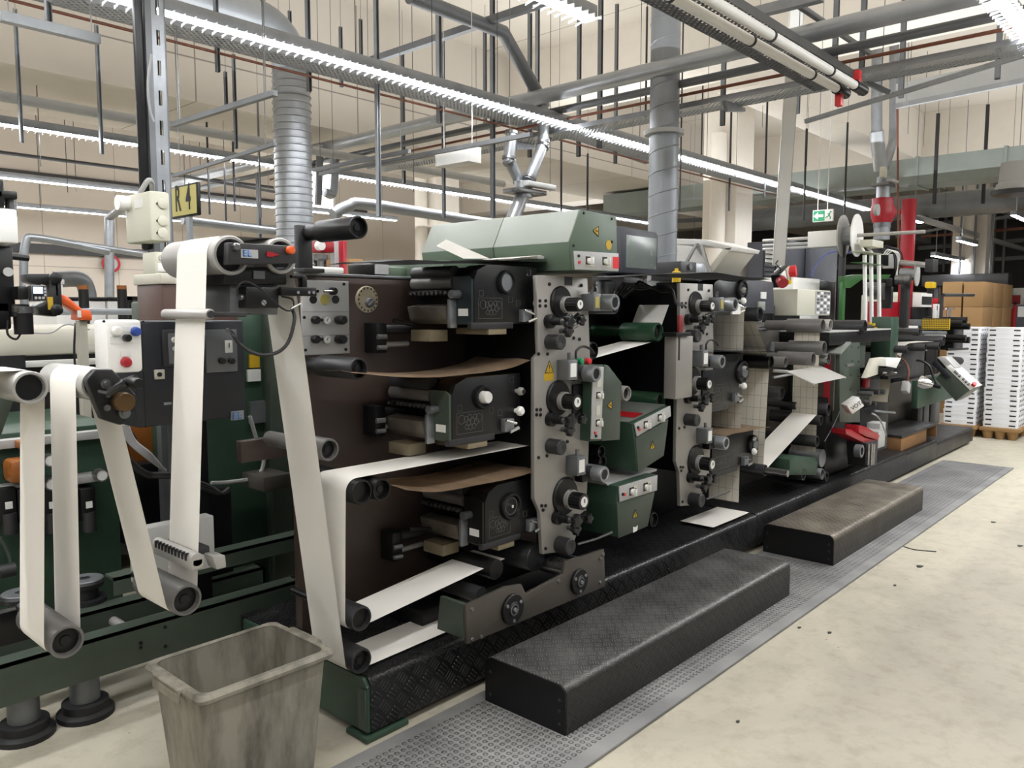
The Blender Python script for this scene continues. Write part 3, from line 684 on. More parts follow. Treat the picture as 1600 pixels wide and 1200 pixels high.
bar(at(690, 250, X=4.5), at(742, 241, X=4.5), 0.14, 'white_paint', 'white unlit lamp hung before the window', 'lamp_housing', 'lamp', h=0.12)

# hangers: (x, y top, y bottom, width px, plane Y, material)
HANG = [(482, -5, 142, 7, 5.0, 'zinc_dark'), (339, -5, 112, 7, 4.9, 'zinc_dark'), (219, 20, 80, 8, 4.9, 'zinc_dark'), (76, 0, 44, 10, 4.2, 'zinc_dark'), (353, 112, 165, 5, 6.2, 'zinc_dark'), (367, 85, 232, 5, 6.0, 'zinc_dark'),
        (29, 15, 222, 6, 6.8, 'zinc'), (155, 40, 240, 6, 6.8, 'zinc'), (453, 17, 52, 5, 6.5, 'zinc_dark'), (533, 42, 136, 5, 6.3, 'zinc_dark'), (564, 30, 92, 5, 6.3, 'zinc_dark'), (590, -5, 338, 7, 4.8, 'zinc'), (686, -5, 192, 8, 5.0, 'zinc'), (693, 55, 340, 5, 5.8, 'zinc_dark'), (630, 80, 286, 5, 7.2, 'zinc_dark'), (758, 46, 196, 5, 6.4, 'zinc_dark'), (770, -5, 340, 7, 4.95, 'zinc_dark'),
        (828, 20, 246, 6, 5.6, 'zinc_dark'), (840, 8, 160, 6, 4.9, 'zinc'), (905, -5, 245, 6, 5.0, 'zinc_dark'), (938, -5, 232, 7, 4.7, 'zinc_dark'), (963, -5, 256, 5, 5.3, 'zinc_dark'), (1010, 10, 190, 4, 3.9, 'charcoal'), (1131, 36, 197, 7, 3.4, 'zinc_dark'), (1247, 120, 178, 7, 3.4, 'zinc_dark'), (1097, 112, 275, 3, 5.2, 'charcoal'), (1065, 20, 330, 3, 3.8, 'charcoal'),
        (1306, -5, 122, 8, 2.3, 'zinc_dark'), (1348, -5, 150, 8, 2.2, 'zinc_dark'), (1411, -5, 155, 8, 2.4, 'zinc_dark'), (1561, 30, 126, 8, 1.6, 'zinc_dark'), (1463, 175, 320, 5, 3.2, 'charcoal'), (1540, 160, 320, 5, 2.9, 'charcoal'), (1258, 200, 345, 4, 4.0, 'charcoal'), (1322, 190, 335, 4, 4.1, 'charcoal'), (1197, 155, 310, 4, 4.4, 'charcoal'), (1141, 165, 330, 4, 4.8, 'charcoal'),
        (405, 158, 340, 4, 7.3, 'zinc_dark'), (440, 165, 260, 4, 7.1, 'zinc_dark'), (325, 180, 335, 4, 8.2, 'charcoal'), (365, 200, 330, 4, 8.4, 'charcoal'), (405, 270, 420, 6, 8.6, 'zinc_dark'), (877, 220, 330, 4, 7.0, 'charcoal'), (918, 240, 335, 4, 7.1, 'charcoal'), (352, 262, 345, 4, 8.0, 'charcoal')]
place = ['top left corner', 'slotted post', 'corrugated duct', 'bright window', 'pipe joint', 'spiral duct', 'slanted white post', 'red blower', 'top right corner']
def near(x): return place[0 if x < 180 else 1 if x < 345 else 2 if x < 500 else 3 if x < 650 else 4 if x < 880 else 5 if x < 1080 else 6 if x < 1290 else 7 if x < 1450 else 8]
for k, (x, y0, y1, w, Y, mt) in enumerate(HANG):
    c = at(x, (max(y0, 0) + y1) / 2, Y=Y); d = depth(c); z0 = at(x, y1, Y=Y).z
    z1 = 5.0 if y0 < 0 else at(x, y0, Y=Y).z
    ww = w * d / F / 2 / 1.2; m = MB()
    if w >= 5:      # open channel section
        m.box(c.x - ww, c.x + ww, Y + ww, Y + ww + 0.004, z0, z1); m.box(c.x - ww, c.x - ww + 0.004, Y - ww, Y + ww, z0, z1); m.box(c.x + ww - 0.004, c.x + ww, Y - ww, Y + ww, z0, z1)
    else: m.cyl((c.x, Y, z0), (c.x, Y, z1), ww, n=8)
    if y0 >= 0: m.cyl((c.x, Y, z1), (c.x, Y, 5.0), 0.0025, n=5)
    order = sum(1 for q in HANG[:k] if near(q[0]) == near(x)) + 1
    word = ('hanging channel' if w >= 5 else 'hanging rod')
    solo(m, 'hanger_channel' if w >= 5 else 'hanger_rod', mt, '%s %s near the %s, %d percent across the photo, %d percent down' % (('pale' if mt == 'zinc' else 'dark'), word, near(x), round(x / 16), round(y1 / 12)), 'hanger', 'steel hangers under the ceiling', smooth=False)
# thin suspension wires
WIRES = [(58, 40, 260, 8), (100, 60, 300, 10), (60, 200, 330, 12), (115, 120, 300, 11), (285, 60, 300, 9), (310, 90, 260, 9.5), (415, -5, 90, 5.8), (555, -5, 95, 4.5), (645, -5, 300, 6.2), (675, -5, 130, 4.4), (777, -5, 155, 4.4), (860, 40, 300, 4.7), (1001, 20, 220, 4.4), (1105, 160, 270, 4.45), (1152, 110, 280, 5), (1193, 60, 200, 4.6), (1263, 100, 260, 4.2), (1420, 140, 210, 3.0), (1445, 130, 230, 3.2), (1585, 140, 260, 2.6), (1480, 190, 330, 3.4)]
for x, y0, y1, Y in WIRES:
    c = at(x, (max(0, y0) + y1) / 2, Y=Y)
    solo(MB().cyl((c.x, Y, at(x, y1, Y=Y).z), (c.x, Y, 5.0), 0.0022 * (1 + Y / 12), n=5), 'suspension_wire', 'charcoal', 'thin hanging wire under the ceiling, %.1f percent across the photo' % (x / 16), 'wire', 'thin suspension wires', smooth=False)

# ---------------------------------------------------------------- posts
t = thing('slotted_post', 'tall slotted steel post left of the press carrying ivory switch boxes', 'post', (1.85, 3.9, 0))
Yp = 3.9; a0, a1 = at(243, 200, Y=Yp).x, at(262, 200, Y=Yp).x
m = MB(); z0 = 0.0; k = 0
wS = a1 - a0; mid = (a0 + a1) / 2
m.box(a0, mid - wS * 0.14, Yp, Yp + 0.006, 0, 5); m.box(mid + wS * 0.14, a1, Yp, Yp + 0.006, 0, 5)
z = 0.0
while z < 5:
    m.box(mid - wS * 0.15, mid + wS * 0.15, Yp, Yp + 0.006, z, min(5, z + 0.07)); z += 0.14
m.build('slotted_face', 'zinc', t)
MB().box(mid - wS * 0.15, mid + wS * 0.15, Yp + 0.02, Yp + 0.024, 0, 5).build('slot_shade', 'ink_black', t)  # black strip added for the shade inside the slots
MB().box(a0 - 0.03, a0, Yp, Yp + 0.05, 0, 5).build('side_web', 'zinc_dark', t)
MB().box(a1, a1 + 0.008, Yp, Yp + 0.05, 0, 5).build('side_web', 'zinc_dark', t)
MB().box(a0 - 0.075, a0 - 0.032, Yp + 0.01, Yp + 0.045, 1.9, 5, 0.012).build('cable_sleeve', 'black_plastic', t)
MB().tube(bez([at(237, 85, Y=3.86), at(231, 130, Y=3.86), at(234, 170, Y=3.86), at(240, 190, Y=3.86)]), 0.006, 6).build('cable', 'cable_grey', t)
# ivory boxes on the post
t = thing('switch_box', 'large ivory switch box with round covers on the slotted post', 'box', at(233, 380, Y=3.72))
A, B = at(233, 297, Y=3.72), at(268, 378, Y=3.72); yb = at(195, 340, X=A.x).y
bz = B.z
bx = MB().box(A.x, B.x, 3.72, yb, bz, A.z, 0.012).build('box_body', 'ivory_box', t)
m = MB(); dk = MB()
for py in (318, 345, 364):
    c = at(254, py, Y=3.72); m.lathe((c.x, 3.72, c.z), (0, -1, 0), [(0, 0.024), (0.006, 0.024), (0.008, 0.02), (0.008, 0)], 18)
    c2 = at(246, py, Y=3.72); dk.lathe((c2.x, 3.72, c2.z), (0, -1, 0), [(0, 0.006), (0.004, 0.006), (0.004, 0)], 8)
m.build('round_cover', 'ivory_box', t); dk.build('screw', 'ink_black', t)
c = at(200, 318, X=A.x); MB().cyl((A.x - 0.05, c.y, c.z), (A.x, c.y, c.z), 0.035).build('cable_gland', 'white_plastic', t)
MB().box(A.x - 0.002, A.x, at(222, 305, X=A.x).y, at(210, 305, X=A.x).y, A.z - 0.07, A.z - 0.03).build('paper_label', 'label_white', t)
MB().tube(bez([(A.x + 0.03, yb - 0.1, A.z), (A.x + 0.05, yb - 0.15, A.z + 0.06), (B.x - 0.02, 3.86, A.z + 0.06), (B.x, 3.9, A.z + 0.03)]), 0.012, 8).build('conduit', 'grey_light', t)
t = thing('switch_box', 'small ivory socket box below the large switch box', 'box', at(240, 430, Y=3.74))
A, B = at(241, 393, Y=3.74), at(262, 432, Y=3.74); yb2 = at(222, 410, X=A.x).y
MB().box(A.x, B.x, 3.74, yb2, B.z, A.z, 0.01).build('box_body', 'ivory_box', t)
MB().box(A.x + 0.012, B.x - 0.008, 3.735, 3.742, B.z + 0.02, B.z + 0.06, 0.004).build('socket_lid', 'white_plastic', t)
c = at(252, 403, Y=3.74); MB().cyl((c.x, 3.73, c.z), (c.x, 3.745, c.z), 0.014).build('round_cover', 'grey_light', t)
MB().cyl((A.x + 0.04, 3.8, B.z - 0.09), (A.x + 0.04, 3.8, B.z), 0.03).build('cable_gland', 'grey_light', t)
# R 4 sign
Xs = 2.08; a, b = at(262, 284, X=Xs), at(309, 338, X=Xs)
t = thing('bay_sign', 'yellow sign reading R 4 in a black frame beside the slotted post', 'sign', (Xs, b.y, b.z - 0.3))
ya, yb3 = at(262, 310, X=Xs).y, at(309, 310, X=Xs).y
z1, z0 = at(309, 283, X=Xs).z, at(309, 336, X=Xs).z
MB().box(Xs, Xs + 0.02, yb3, ya, z0, z1, 0.008).build('sign_frame', 'black_plastic', t)
pl = MB().box(Xs - 0.003, Xs + 0.002, yb3 + 0.012, ya - 0.012, z0 + 0.012, z1 - 0.012).build('sign_plate', 'sign_yellow', t)
for ch, px in (('R', 274.5), ('4', 291.5)):
    text(ch, (Xs - 0.004, at(px, 312, X=Xs).y, z0 + 0.04), (z1 - z0) * 1.1, 'ink_black', pl, (math.pi / 2, 0, -math.pi / 2), sx=0.56, bold=0.004)
c = at(293, 345, X=Xs); MB().box(Xs, Xs + 0.02, c.y - 0.02, c.y + 0.02, 1.4, z0).build('sign_post', 'zinc', t)
# slanted white post right
t = thing('cable_post', 'slanted white steel channel post standing over the far press units', 'post', at(1218, 410, Y=2.6))
p0, p1 = at(1217, 415, Y=2.9), at(1247, -5, Y=2.9 * 0.87)
d = p1 - p0
mt = Matrix.Translation(p0) @ d.to_track_quat('Z', 'Y').to_matrix().to_4x4()
MB().box(-0.05, 0.05, -0.003, 0.003, 0, d.length, 0, mt).build('channel_web', 'white_paint', t)
MB().box(-0.05, -0.046, -0.003, 0.06, 0, d.length, 0, mt).build('flange', 'white_paint', t)
MB().box(0.046, 0.05, -0.003, 0.06, 0, d.length, 0, mt).build('flange', 'zinc', t)
# exit sign
XE = 10.4
c = at(1286, 337, X=XE)
t = thing('exit_sign', 'green running-man exit sign hanging right of the slanted post', 'sign', c)
a, b = at(1270, 329, X=XE), at(1301, 345, X=XE)
MB().box(XE, XE + 0.04, b.y, a.y, b.z, a.z, 0.004).build('sign_case', 'white_plastic', t)
midy = a.y + (b.y - a.y) * 0.6
pl = MB().box(XE - 0.004, XE + 0.001, midy, a.y - 0.01, b.z + 0.01, a.z - 0.01).build('arrow_panel', 'exit_glow', t)
zc = (a.z + b.z) / 2; s_ = (a.z - b.z) * 0.32; ym = (a.y + midy) / 2
MB().prism([(ym + s_ * 1.3, zc), (ym + s_ * 0.1, zc + s_), (ym + s_ * 0.1, zc + s_ * 0.35), (ym - s_ * 1.3, zc + s_ * 0.35), (ym - s_ * 1.3, zc - s_ * 0.35), (ym + s_ * 0.1, zc - s_ * 0.35), (ym + s_ * 0.1, zc - s_)], XE - 0.008, XE - 0.003, axis='X').build('arrow', 'white_plastic', pl)
yr = (midy + b.y) / 2; m = MB(); q_ = lambda u, v: (XE - 0.003, yr - u * s_, zc + v * s_)
m.cyl((XE - 0.006, yr - s_ * 0.5, zc + s_ * 0.85), (XE, yr - s_ * 0.5, zc + s_ * 0.85), s_ * 0.24, n=10)
m.tube([q_(0.3, 0.6), q_(0, -0.1)], s_ * 0.15, 6); m.tube([q_(0, -0.1), q_(0.5, -0.5), q_(0.4, -1)], s_ * 0.11, 6); m.tube([q_(0, -0.1), q_(-0.5, -0.4), q_(-0.9, -0.6)], s_ * 0.11, 6); m.tube([q_(0.3, 0.5), q_(-0.4, 0.3)], s_ * 0.1, 6)
m.build('running_figure', 'sign_green', t)
for px in (1277, 1292): q = at(px, 329, X=XE); MB().cyl((XE + 0.02, q.y, a.z), (XE + 0.02, q.y, 5.0), 0.006, n=6).build('hanger_wire', 'white_plastic', t)
# round no-entry style sign on the back wall
c = at(173, 412, Y=15.4)
t = thing('round_wall_sign', 'round red-rimmed prohibition sign on the back wall behind the grey pipe', 'sign', c)
MB().cyl((c.x, 15.38, c.z), (c.x, 15.42, c.z), 0.16, n=28).build('sign_disc', 'grey_light', t)
MB().lathe((c.x, 15.37, c.z), (0, 1, 0), [(0, 0.115), (0, 0.165), (0.02, 0.165)], 28).build('red_rim', 'red_paint', t)
MB().box(c.x - 0.05, c.x + 0.05, 15.365, 15.38, c.z - 0.02, c.z + 0.02).build('dark_symbol', 'ink_black', t)

for k, (px, y0, y1) in enumerate(((1478, 335, 425), (1490, 330, 428), (1505, 345, 430), (1530, 330, 432), (1556, 320, 434), (1572, 325, 436))):
    c = at(px, y0, X=21); solo(MB().cyl((21, c.y, at(px, y1, X=21).z), (21, c.y, 4.995), 0.03, n=6), 'hanger_rod', 'zinc_dark', '%s of six far rods before the dark wall over the cartons' % ('leftmost', 'second from left', 'third from left', 'fourth from left', 'fifth from left', 'rightmost')[k], 'hanger', 'far rods on the dark wall', smooth=False)
for y0, y1, lab in ((388, 372, 'dark pipe crossing the far wall just below the rust red pipe'), (412, 400, 'grey pipe low on the far wall above the gantry'), (352, 334, 'dark pipe high on the far wall at right')):
    bar(at(1435, y0, X=22), at(1640, y1, X=22), 0.09, 'zinc_dark', lab, 'pipe', 'pipe')
for y0, y1, lab in ((398, 392, 'grey pipe on the far wall left of the red hoist post'), (345, 330, 'dark pipe crossing behind the exit sign'), (420, 416, 'low far pipe behind the tall dark cabinet')):
    bar(at(1060, y0, X=20), at(1420, y1, X=20), 0.1, 'zinc_dark', lab, 'pipe', 'pipe')
# ================================================================ FLOOR THINGS
solo(MB().box(0.9, 9.45, 1.6, 2.26, 0.0, 0.014, 0.004), 'rubber_mat', 'mat_rubber', 'long grey studded rubber mat on the floor along the press', 'mat')
def step(x0, x1, y0, y1, h, mat, label):
    t = thing('step_platform', label, 'step', ((x0 + x1) / 2, (y0 + y1) / 2, 0.014))
    z0 = 0.0145; r = 0.035
    pr = [(y0, z0), (y0, h - r)] + [(y0 + r - r * math.cos(a), h - r + r * math.sin(a)) for a in (math.pi / 8, math.pi / 4, 3 * math.pi / 8)] + [(y0 + r, h), (y1 - r, h)] + [(y1 - r + r * math.sin(a), h - r + r * math.cos(a)) for a in (math.pi / 8, math.pi / 4, 3 * math.pi / 8)] + [(y1, h - r), (y1, z0)]
    MB().prism(pr, x0 + 0.004, x1 - 0.004, axis='X').build('tread_cover', mat, t)
    inn = [((y - (y0 + y1) / 2) * 0.992 + (y0 + y1) / 2, z0 + (z - z0) * 0.99) for y, z in pr]
    for xe, sx in ((x0, -1), (x1, 1)):
        e = MB().prism(inn, xe - 0.002 * 1, xe + 0.004, axis='X').build('end_plate', 'black_metal', t)
        m = MB()
        for yy, zz in ((y0 + 0.03, 0.05), (y0 + 0.03, h - 0.06), (y1 - 0.03, 0.05), (y1 - 0.03, h - 0.06), (y0 + 0.03, h / 2)):
            m.lathe((xe + (-0.002 if sx < 0 else 0.004), yy, zz), (sx, 0, 0), [(0, 0.007), (0.003, 0.006), (0.003, 0)], 8)
        m.build('screw', 'charcoal', e)
    return t
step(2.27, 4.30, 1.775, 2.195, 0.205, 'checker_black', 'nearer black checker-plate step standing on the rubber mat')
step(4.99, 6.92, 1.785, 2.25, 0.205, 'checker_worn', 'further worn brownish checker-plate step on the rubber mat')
# floor litter
for px, py, s_, lab in ((1087, 1071, 0.025, 'dark scrap on the pale floor near the bottom right'), (1249, 981, 0.014, 'small black speck on the floor beside the mat'), (1296, 989, 0.016, 'small brown speck on the floor right of the black one'), (1437, 885, 0.035, 'grey scrap on the floor beyond the second step'), (1398, 915, 0.014, 'black crumb on the floor beside the far mat'), (1153, 1128, 0.012, 'lowest tiny crumb on the pale floor'), (1552, 816, 0.03, 'greyish leaf scrap on the floor right of the mat'), (1083, 1078, 0.008, 'tiny fleck beside the dark floor scrap'), (1594, 853, 0.03, 'dark scrap at the right edge on the floor')):
    c = at(px, py, Z=0.0); a = random.random() * 3
    m = MB().prism([(c.x + s_ * math.cos(a + k) * (1 if k % 2 else 0.5), c.y + s_ * math.sin(a + k) * 0.6) for k in (0, 1.2, 2.5, 3.6, 5)], 0.0, 0.004, axis='Z')
    solo(m, 'floor_scrap', 'charcoal', lab, 'litter', 'scraps on the floor')
c = at(1420, 856, Z=0.0); solo(MB().tube(bez([at(1412, 854, Z=0.003), at(1430, 859, Z=0.003), at(1463, 862, Z=0.003)]), 0.004, 5), 'paper_strip', 'charcoal', 'thin curled strip lying on the floor across the mat edge', 'litter')

# grey plastic bin
t = thing('plastic_bin', 'dirty grey plastic bin standing on the floor at the press end', 'bin', (1.31, 2.4, 0))
x0, x1, y0, y1, hb = 1.085, 1.535, 2.225, 2.575, 0.455
tp = 0.035
def ring_(x0, x1, y0, y1, z, r=0.03):
    pts = []
    for (cx, cy, a0) in ((x1 - r, y1 - r, 0), (x0 + r, y1 - r, 90), (x0 + r, y0 + r, 180), (x1 - r, y0 + r, 270)):
        for k in range(5):
            a = math.radians(a0 + k * 22.5); pts.append(Vector((cx + r * math.cos(a), cy + r * math.sin(a), z)))
    return pts
def loft(m, rings, close0=True, close1=False):
    V = [[m.bm.verts.new(p) for p in r] for r in rings]
    for A, B in zip(V, V[1:]):
        n = len(A)
        for k in range(n): m.bm.faces.new([A[k], A[(k + 1) % n], B[(k + 1) % n], B[k]])
    if close0: m.bm.faces.new(V[0])
    if close1: m.bm.faces.new(V[-1])
    return m
w_ = 0.008
loft(MB(), [ring_(x0 + tp, x1 - tp, y0 + tp, y1 - tp, 0.004), ring_(x0, x1, y0, y1, hb),
            ring_(x0 + w_, x1 - w_, y0 + w_, y1 - w_, hb), ring_(x0 + tp + w_, x1 - tp - w_, y0 + tp + w_, y1 - tp - w_, 0.02)], True, True).build('tub', 'bin_plastic', t)
rim = loft(MB(), [ring_(x0 - 0.0, x1 + 0.0, y0, y1, hb - 0.02), ring_(x0 - 0.018, x1 + 0.018, y0 - 0.018, y1 + 0.018, hb - 0.02), ring_(x0 - 0.02, x1 + 0.02, y0 - 0.02, y1 + 0.02, hb - 0.008), ring_(x0 - 0.012, x1 + 0.012, y0 - 0.012, y1 + 0.012, hb + 0.004), ring_(x0 + w_, x1 - w_, y0 + w_, y1 - w_, hb + 0.002)], False, False).build('rim', 'bin_plastic', t)
for xx in (x0, x1):
    s_ = -1 if xx == x0 else 1
    m = MB().box(xx, xx + s_ * 0.034, 2.31, 2.49, hb - 0.012, hb + 0.004, 0.006); m.box(xx + s_ * 0.026, xx + s_ * 0.034, 2.31, 2.49, hb - 0.04, hb, 0.004)
    m.build('handle', 'bin_plastic', t)

# ================================================================ LEFT: UNWINDER AND ITS WEB
YW0, YW1, YR = 2.38, 2.58, 2.345
A_, B_, C_ = circ(48, 606, YR, 26), circ(105, 1003, YR, 26), circ(154, 601, YR, 26)
D_, E_, F_ = circ(292, 938, YR, 25), circ(362, 399, YR, 31), circ(440, 400, YR, 28)
G_ = circ(565, 1033, YR, 20)
H_, I_, J_ = circ(565, 967, YR, 20), circ(566, 769, YR, 20), circ(597, 765, YR, 18)
def sg(c, s): return (c[0], c[1], c[2] + 0.001, s)
eG = at(700, 992, Y=YW0)
path = belt([(A_[0] - 1.2, A_[1] + A_[2] + 0.001, 0, 1), sg(A_, -1), sg(B_, 1), sg(C_, -1), sg(D_, 1), sg(E_, -1), sg(F_, -1), sg(G_, 1), (2.75, G_[1] - G_[2] + 0.02, 0, 1)])
solo(MB().sheet(path, YW0, YW1), 'paper_web', 'paper', 'blank white paper web running over the rollers at left and down to the press foot', 'paper web')
pe = at(765, 893, Y=YW0); pi_ = at(832, 689, Y=YW0)
path = belt([(pe.x + 0.1, pe.z + 0.035, 0, 1), sg(H_, -1), sg(I_, -1), (pi_.x, I_[1] + I_[2], 0, 1)])
solo(MB().sheet(path, YW0, YW1), 'paper_web', 'paper', 'white paper web turning round two rollers into the lower ink units', 'paper web')

# ---- green unwinder frame
def logo(par, x, z, h, y):
    m = MB(); w = h * 0.62; b = h * 0.19
    m.box(x, x + b * 1.2, y - 0.0008, y, z, z + h)
    for k in range(3): m.box(x, x + w, y - 0.0008, y, z + k * (h - b) / 2, z + k * (h - b) / 2 + b)
    x2 = x + w * 1.25
    m.box(x2, x2 + b * 1.2, y - 0.0008, y, z, z + h); m.box(x2, x2 + w * 1.1, y - 0.0008, y, z, z + b); m.box(x2 + b * 2, x2 + w * 0.9, y - 0.0008, y, z + h * 0.42, z + h * 0.56)
    m.build('logo_letters', 'logo_blue', par)
t = thing('unwinder_frame', 'dark green unwinder frame of beams on round feet at left', 'machine frame', (0.9, 3.24, 0))
def hbeam(xl, yl, xr, yr, hpx, Y, x_start, mat, flange=True):
    a, b = at(xl, yl, Y=Y), at(xr, yr, Y=Y); z = (a.z + b.z) / 2; h = hpx * depth(a) / F
    m = MB().box(x_start if x_start is not None else a.x, b.x, Y, Y + 0.012, z - h, z)
    m.box(x_start if x_start is not None else a.x, b.x, Y, Y + 0.09, z - 0.012, z)
    if flange: m.box(b.x - 0.012, b.x, Y, Y + 0.1, z - h, z)
    o = m.build('beam', mat, t); return o, a, b, z, h
o, a, b, z, h = hbeam(0, 1033, 472, 912, 68, 3.24, -1.5, 'green_paint')
s_ = MB()
for px, py in ((220, 1005), (220, 1012), (258, 980), (258, 1010)): q = at(px, py, Y=3.24); s_.lathe((q.x, 3.24, q.z), (0, -1, 0), [(0, 0.008), (0.003, 0.007), (0.003, 0)], 8)
s_.build('screw', 'black_metal', o)
hbeam(126, 959, 414, 887, 45, 3.45, -1.5, 'green_paint')
hbeam(178, 898, 478, 838, 28, 3.30, None, 'green_paint', False)
q = at(185, 975, Y=3.4); MB().cyl((q.x, 3.3, q.z), (q.x, 3.46, q.z), 0.02).build('spacer_bar', 'alu', t)
for px, py in ((40, 1165), (135, 1130)):
    c = at(px, py, Z=0.0); c.y = 3.32; c.x = at(px, py, Y=3.32).x
    ft = MB().lathe((c.x, c.y, 0.05), (0, 0, 1), [(0, 0.055), (0.15, 0.055), (0.15, 0)], 20).build('leg', 'zinc_dark', t)
    MB().lathe((c.x, c.y, 0), (0, 0, 1), [(0, 0), (0, 0.105), (0.02, 0.105), (0.03, 0.085), (0.06, 0.085), (0.065, 0.06), (0.07, 0)], 24).build('foot_pad', 'black_rubber', ft)
# vertical hand-screw discs standing on the beam
for px, py in ((33, 930), (133, 908)):
    c = at(px, py, Y=3.6); ds = MB().lathe((c.x, c.y, c.z - 0.02), (0, 0, 1), [(0, 0), (0, 0.075), (0.02, 0.08), (0.03, 0.075), (0.03, 0.02), (0.035, 0)], 24)
    ds.cyl((c.x, c.y, c.z - 0.25), (c.x, c.y, c.z - 0.02), 0.05); ds.lathe((c.x, c.y, c.z - 0.1), (0, 0, 1), [(0, 0.05), (0, 0.085), (0.03, 0.085), (0.03, 0.05)], 24)
    sp_ = ds.build('spindle', 'roller_dark', t)
    MB().lathe((c.x, c.y, c.z + 0.011), (0, 0, 1), [(0, 0.022), (0, 0.072), (0.003, 0.068), (0.003, 0.022)], 24).build('disc_face', 'zinc_dark', sp_)
# idler rollers of the unwinder
roller(t, *A_, YR, YW1 + 0.04, 'alu', 'idler_roller', hub=False); MB().cyl((A_[0], YW1 + 0.04, A_[1]), (A_[0], 2.9, A_[1]), 0.02).build('roller_shaft', 'black_metal', t)
roller(t, *B_, YR, YW1 + 0.04, 'roller_grey', 'idler_roller'); MB().cyl((B_[0], YW1 + 0.04, B_[1]), (B_[0], 2.72, B_[1]), 0.02).build('roller_shaft', 'black_metal', t)
roller(t, *D_, YR, YW1 + 0.04, 'roller_grey', 'idler_roller'); MB().cyl((D_[0], YW1 + 0.04, D_[1]), (D_[0], 2.72, D_[1]), 0.014).build('roller_shaft', 'black_metal', t)
q0, q1 = at(-20, 955, Y=2.75), at(48, 990, Y=2.75)
MB().box(q0.x - 0.5, B_[0] + 0.03, 2.7, 2.74, q1.z, q0.z, 0.005).build('roller_arm', 'black_metal', t)
q = at(17, 600, Y=2.72); pts = poly([(-40, 602), (4, 595), (18, 600), (19, 622), (-4, 690), (-40, 740)], 2.72)
MB().prism(pts, 2.7, 2.76, 0.006).build('side_cheek', 'green_paint', t)
# hex plate with brass adjuster that carries the roller above the second web run
hp = thing('web_guide_unit', 'black angular web guide plate with brass knob and levers before the black control box', 'web guide', (C_[0], YR, C_[1] - 0.1))
pts = poly([(138, 590), (150, 577), (176, 577), (214, 618), (212, 640), (190, 665), (160, 655), (136, 597)], 2.30)
MB().prism(pts, 2.30, 2.335, 0.005).build('side_plate', 'black_metal', hp)
roller(hp, *C_, YR, YW1 + 0.1, 'alu', 'idler_roller', 0.05)
c = circ(188, 627, 2.30, 15); MB().lathe((c[0], 2.26, c[1]), (0, 1, 0), [(0, 0), (0, c[2] * 0.9), (0.006, c[2]), (0.04, c[2])], 24).build('brass_knob', 'brass', hp)
for px, py, r in ((164, 600, 8), (166, 637, 5), (168, 617, 4), (193, 645, 9)):
    c = circ(px, py, 2.3, r); m = MB().lathe((c[0], 2.3, c[1]), (0, -1, 0), [(0, c[2]), (0.01, c[2]), (0.01, c[2] * 0.6), (0.014, c[2] * 0.5), (0.014, 0)], 16); m.build('screw', 'steel', hp)
for a, b, r in (((155, 612), (170, 615), 0.006), ((170, 614), (196, 598), 0.011), ((192, 600), (213, 592), 0.014)):
    MB().tube([at(*a, Y=2.27), at(*b, Y=2.24)], r, 8).build('lever', 'black_plastic', hp)
c = circ(207, 598, 2.24, 9); knob(MB(), c[0], c[1], c[2], 2.2, 2.26, 10).build('knob', 'black_plastic', hp)

# ---- green press cabinet behind the webs at left
t = thing('green_cabinet', 'dark green machine cabinet behind the webs at the far left', 'cabinet', (1.0, 3.9, 0))
a, b = at(-60, 690, Y=3.95), at(200, 1080, Y=3.95)
MB().box(a.x - 0.6, b.x, 3.95, 4.8, 0.12, at(60, 672, Y=3.95).z, 0.01).build('body', 'green_dark', t)
MB().box(a.x - 0.6, b.x + 0.05, 3.9, 4.8, at(60, 690, Y=3.95).z - 0.01, at(60, 680, Y=3.95).z, 0.005).build('top_ledge', 'grey_light', t)
o = MB().box(at(-10, 752, Y=3.88).x - 0.4, at(152, 740, Y=3.88).x, 3.86, 3.95, at(60, 765, Y=3.88).z, at(60, 752, Y=3.88).z, 0.006).build('valve_rail', 'grey_light', t)
for px in (10, 38, 78, 135):
    p = at(px, 775, Y=3.86); MB().box(p.x - 0.035, p.x + 0.03, 3.83, 3.95, p.z - 0.11, p.z + 0.04, 0.006).build('valve_body', 'black_metal', o)
    MB().cyl((p.x, 3.84, p.z - 0.16), (p.x, 3.84, p.z - 0.07), 0.03).build('filter_bowl', 'charcoal', o)
    MB().box(p.x - 0.015, p.x + 0.012, 3.825, 3.832, p.z - 0.05, p.z - 0.02).build('paper_label', 'label_white', o)
for px, py in ((160, 743), (82, 757), (80, 720)):
    c = circ(px, py, 3.82, 10); g = MB().lathe((c[0], 3.82, c[1]), (0, 1, 0), [(0.006, 0), (0.006, c[2] * 0.8), (0, c[2] * 0.85), (0, c[2]), (0.05, c[2]), (0.05, 0)], 20).build('pressure_gauge', 'steel', o)
    MB().cyl((c[0], 3.823, c[1]), (c[0], 3.8255, c[1]), c[2] * 0.8).build('gauge_face', 'label_white', g)
p = at(28, 733, Y=3.86); MB().box(p.x - 0.05, p.x + 0.06, 3.78, 3.9, p.z - 0.05, p.z + 0.05, 0.02).build('amber_cover', 'amber_plastic', t)
p = at(35, 695, Y=3.86); MB().box(p.x - 0.02, p.x + 0.05, 3.8, 3.9, p.z - 0.015, p.z + 0.02, 0.008).build('amber_cover', 'amber_plastic', t)
MB().tube(bez([at(0, 840, Y=3.8), at(14, 868, Y=3.8), at(17, 890, Y=3.8)]), 0.008, 6).build('hose', 'green_paint', t)
q = at(8, 890, Y=3.8); MB().cyl((q.x - 0.03, 3.78, q.z), (q.x + 0.03, 3.78, q.z), 0.03).build('hose_coupling', 'charcoal', t)

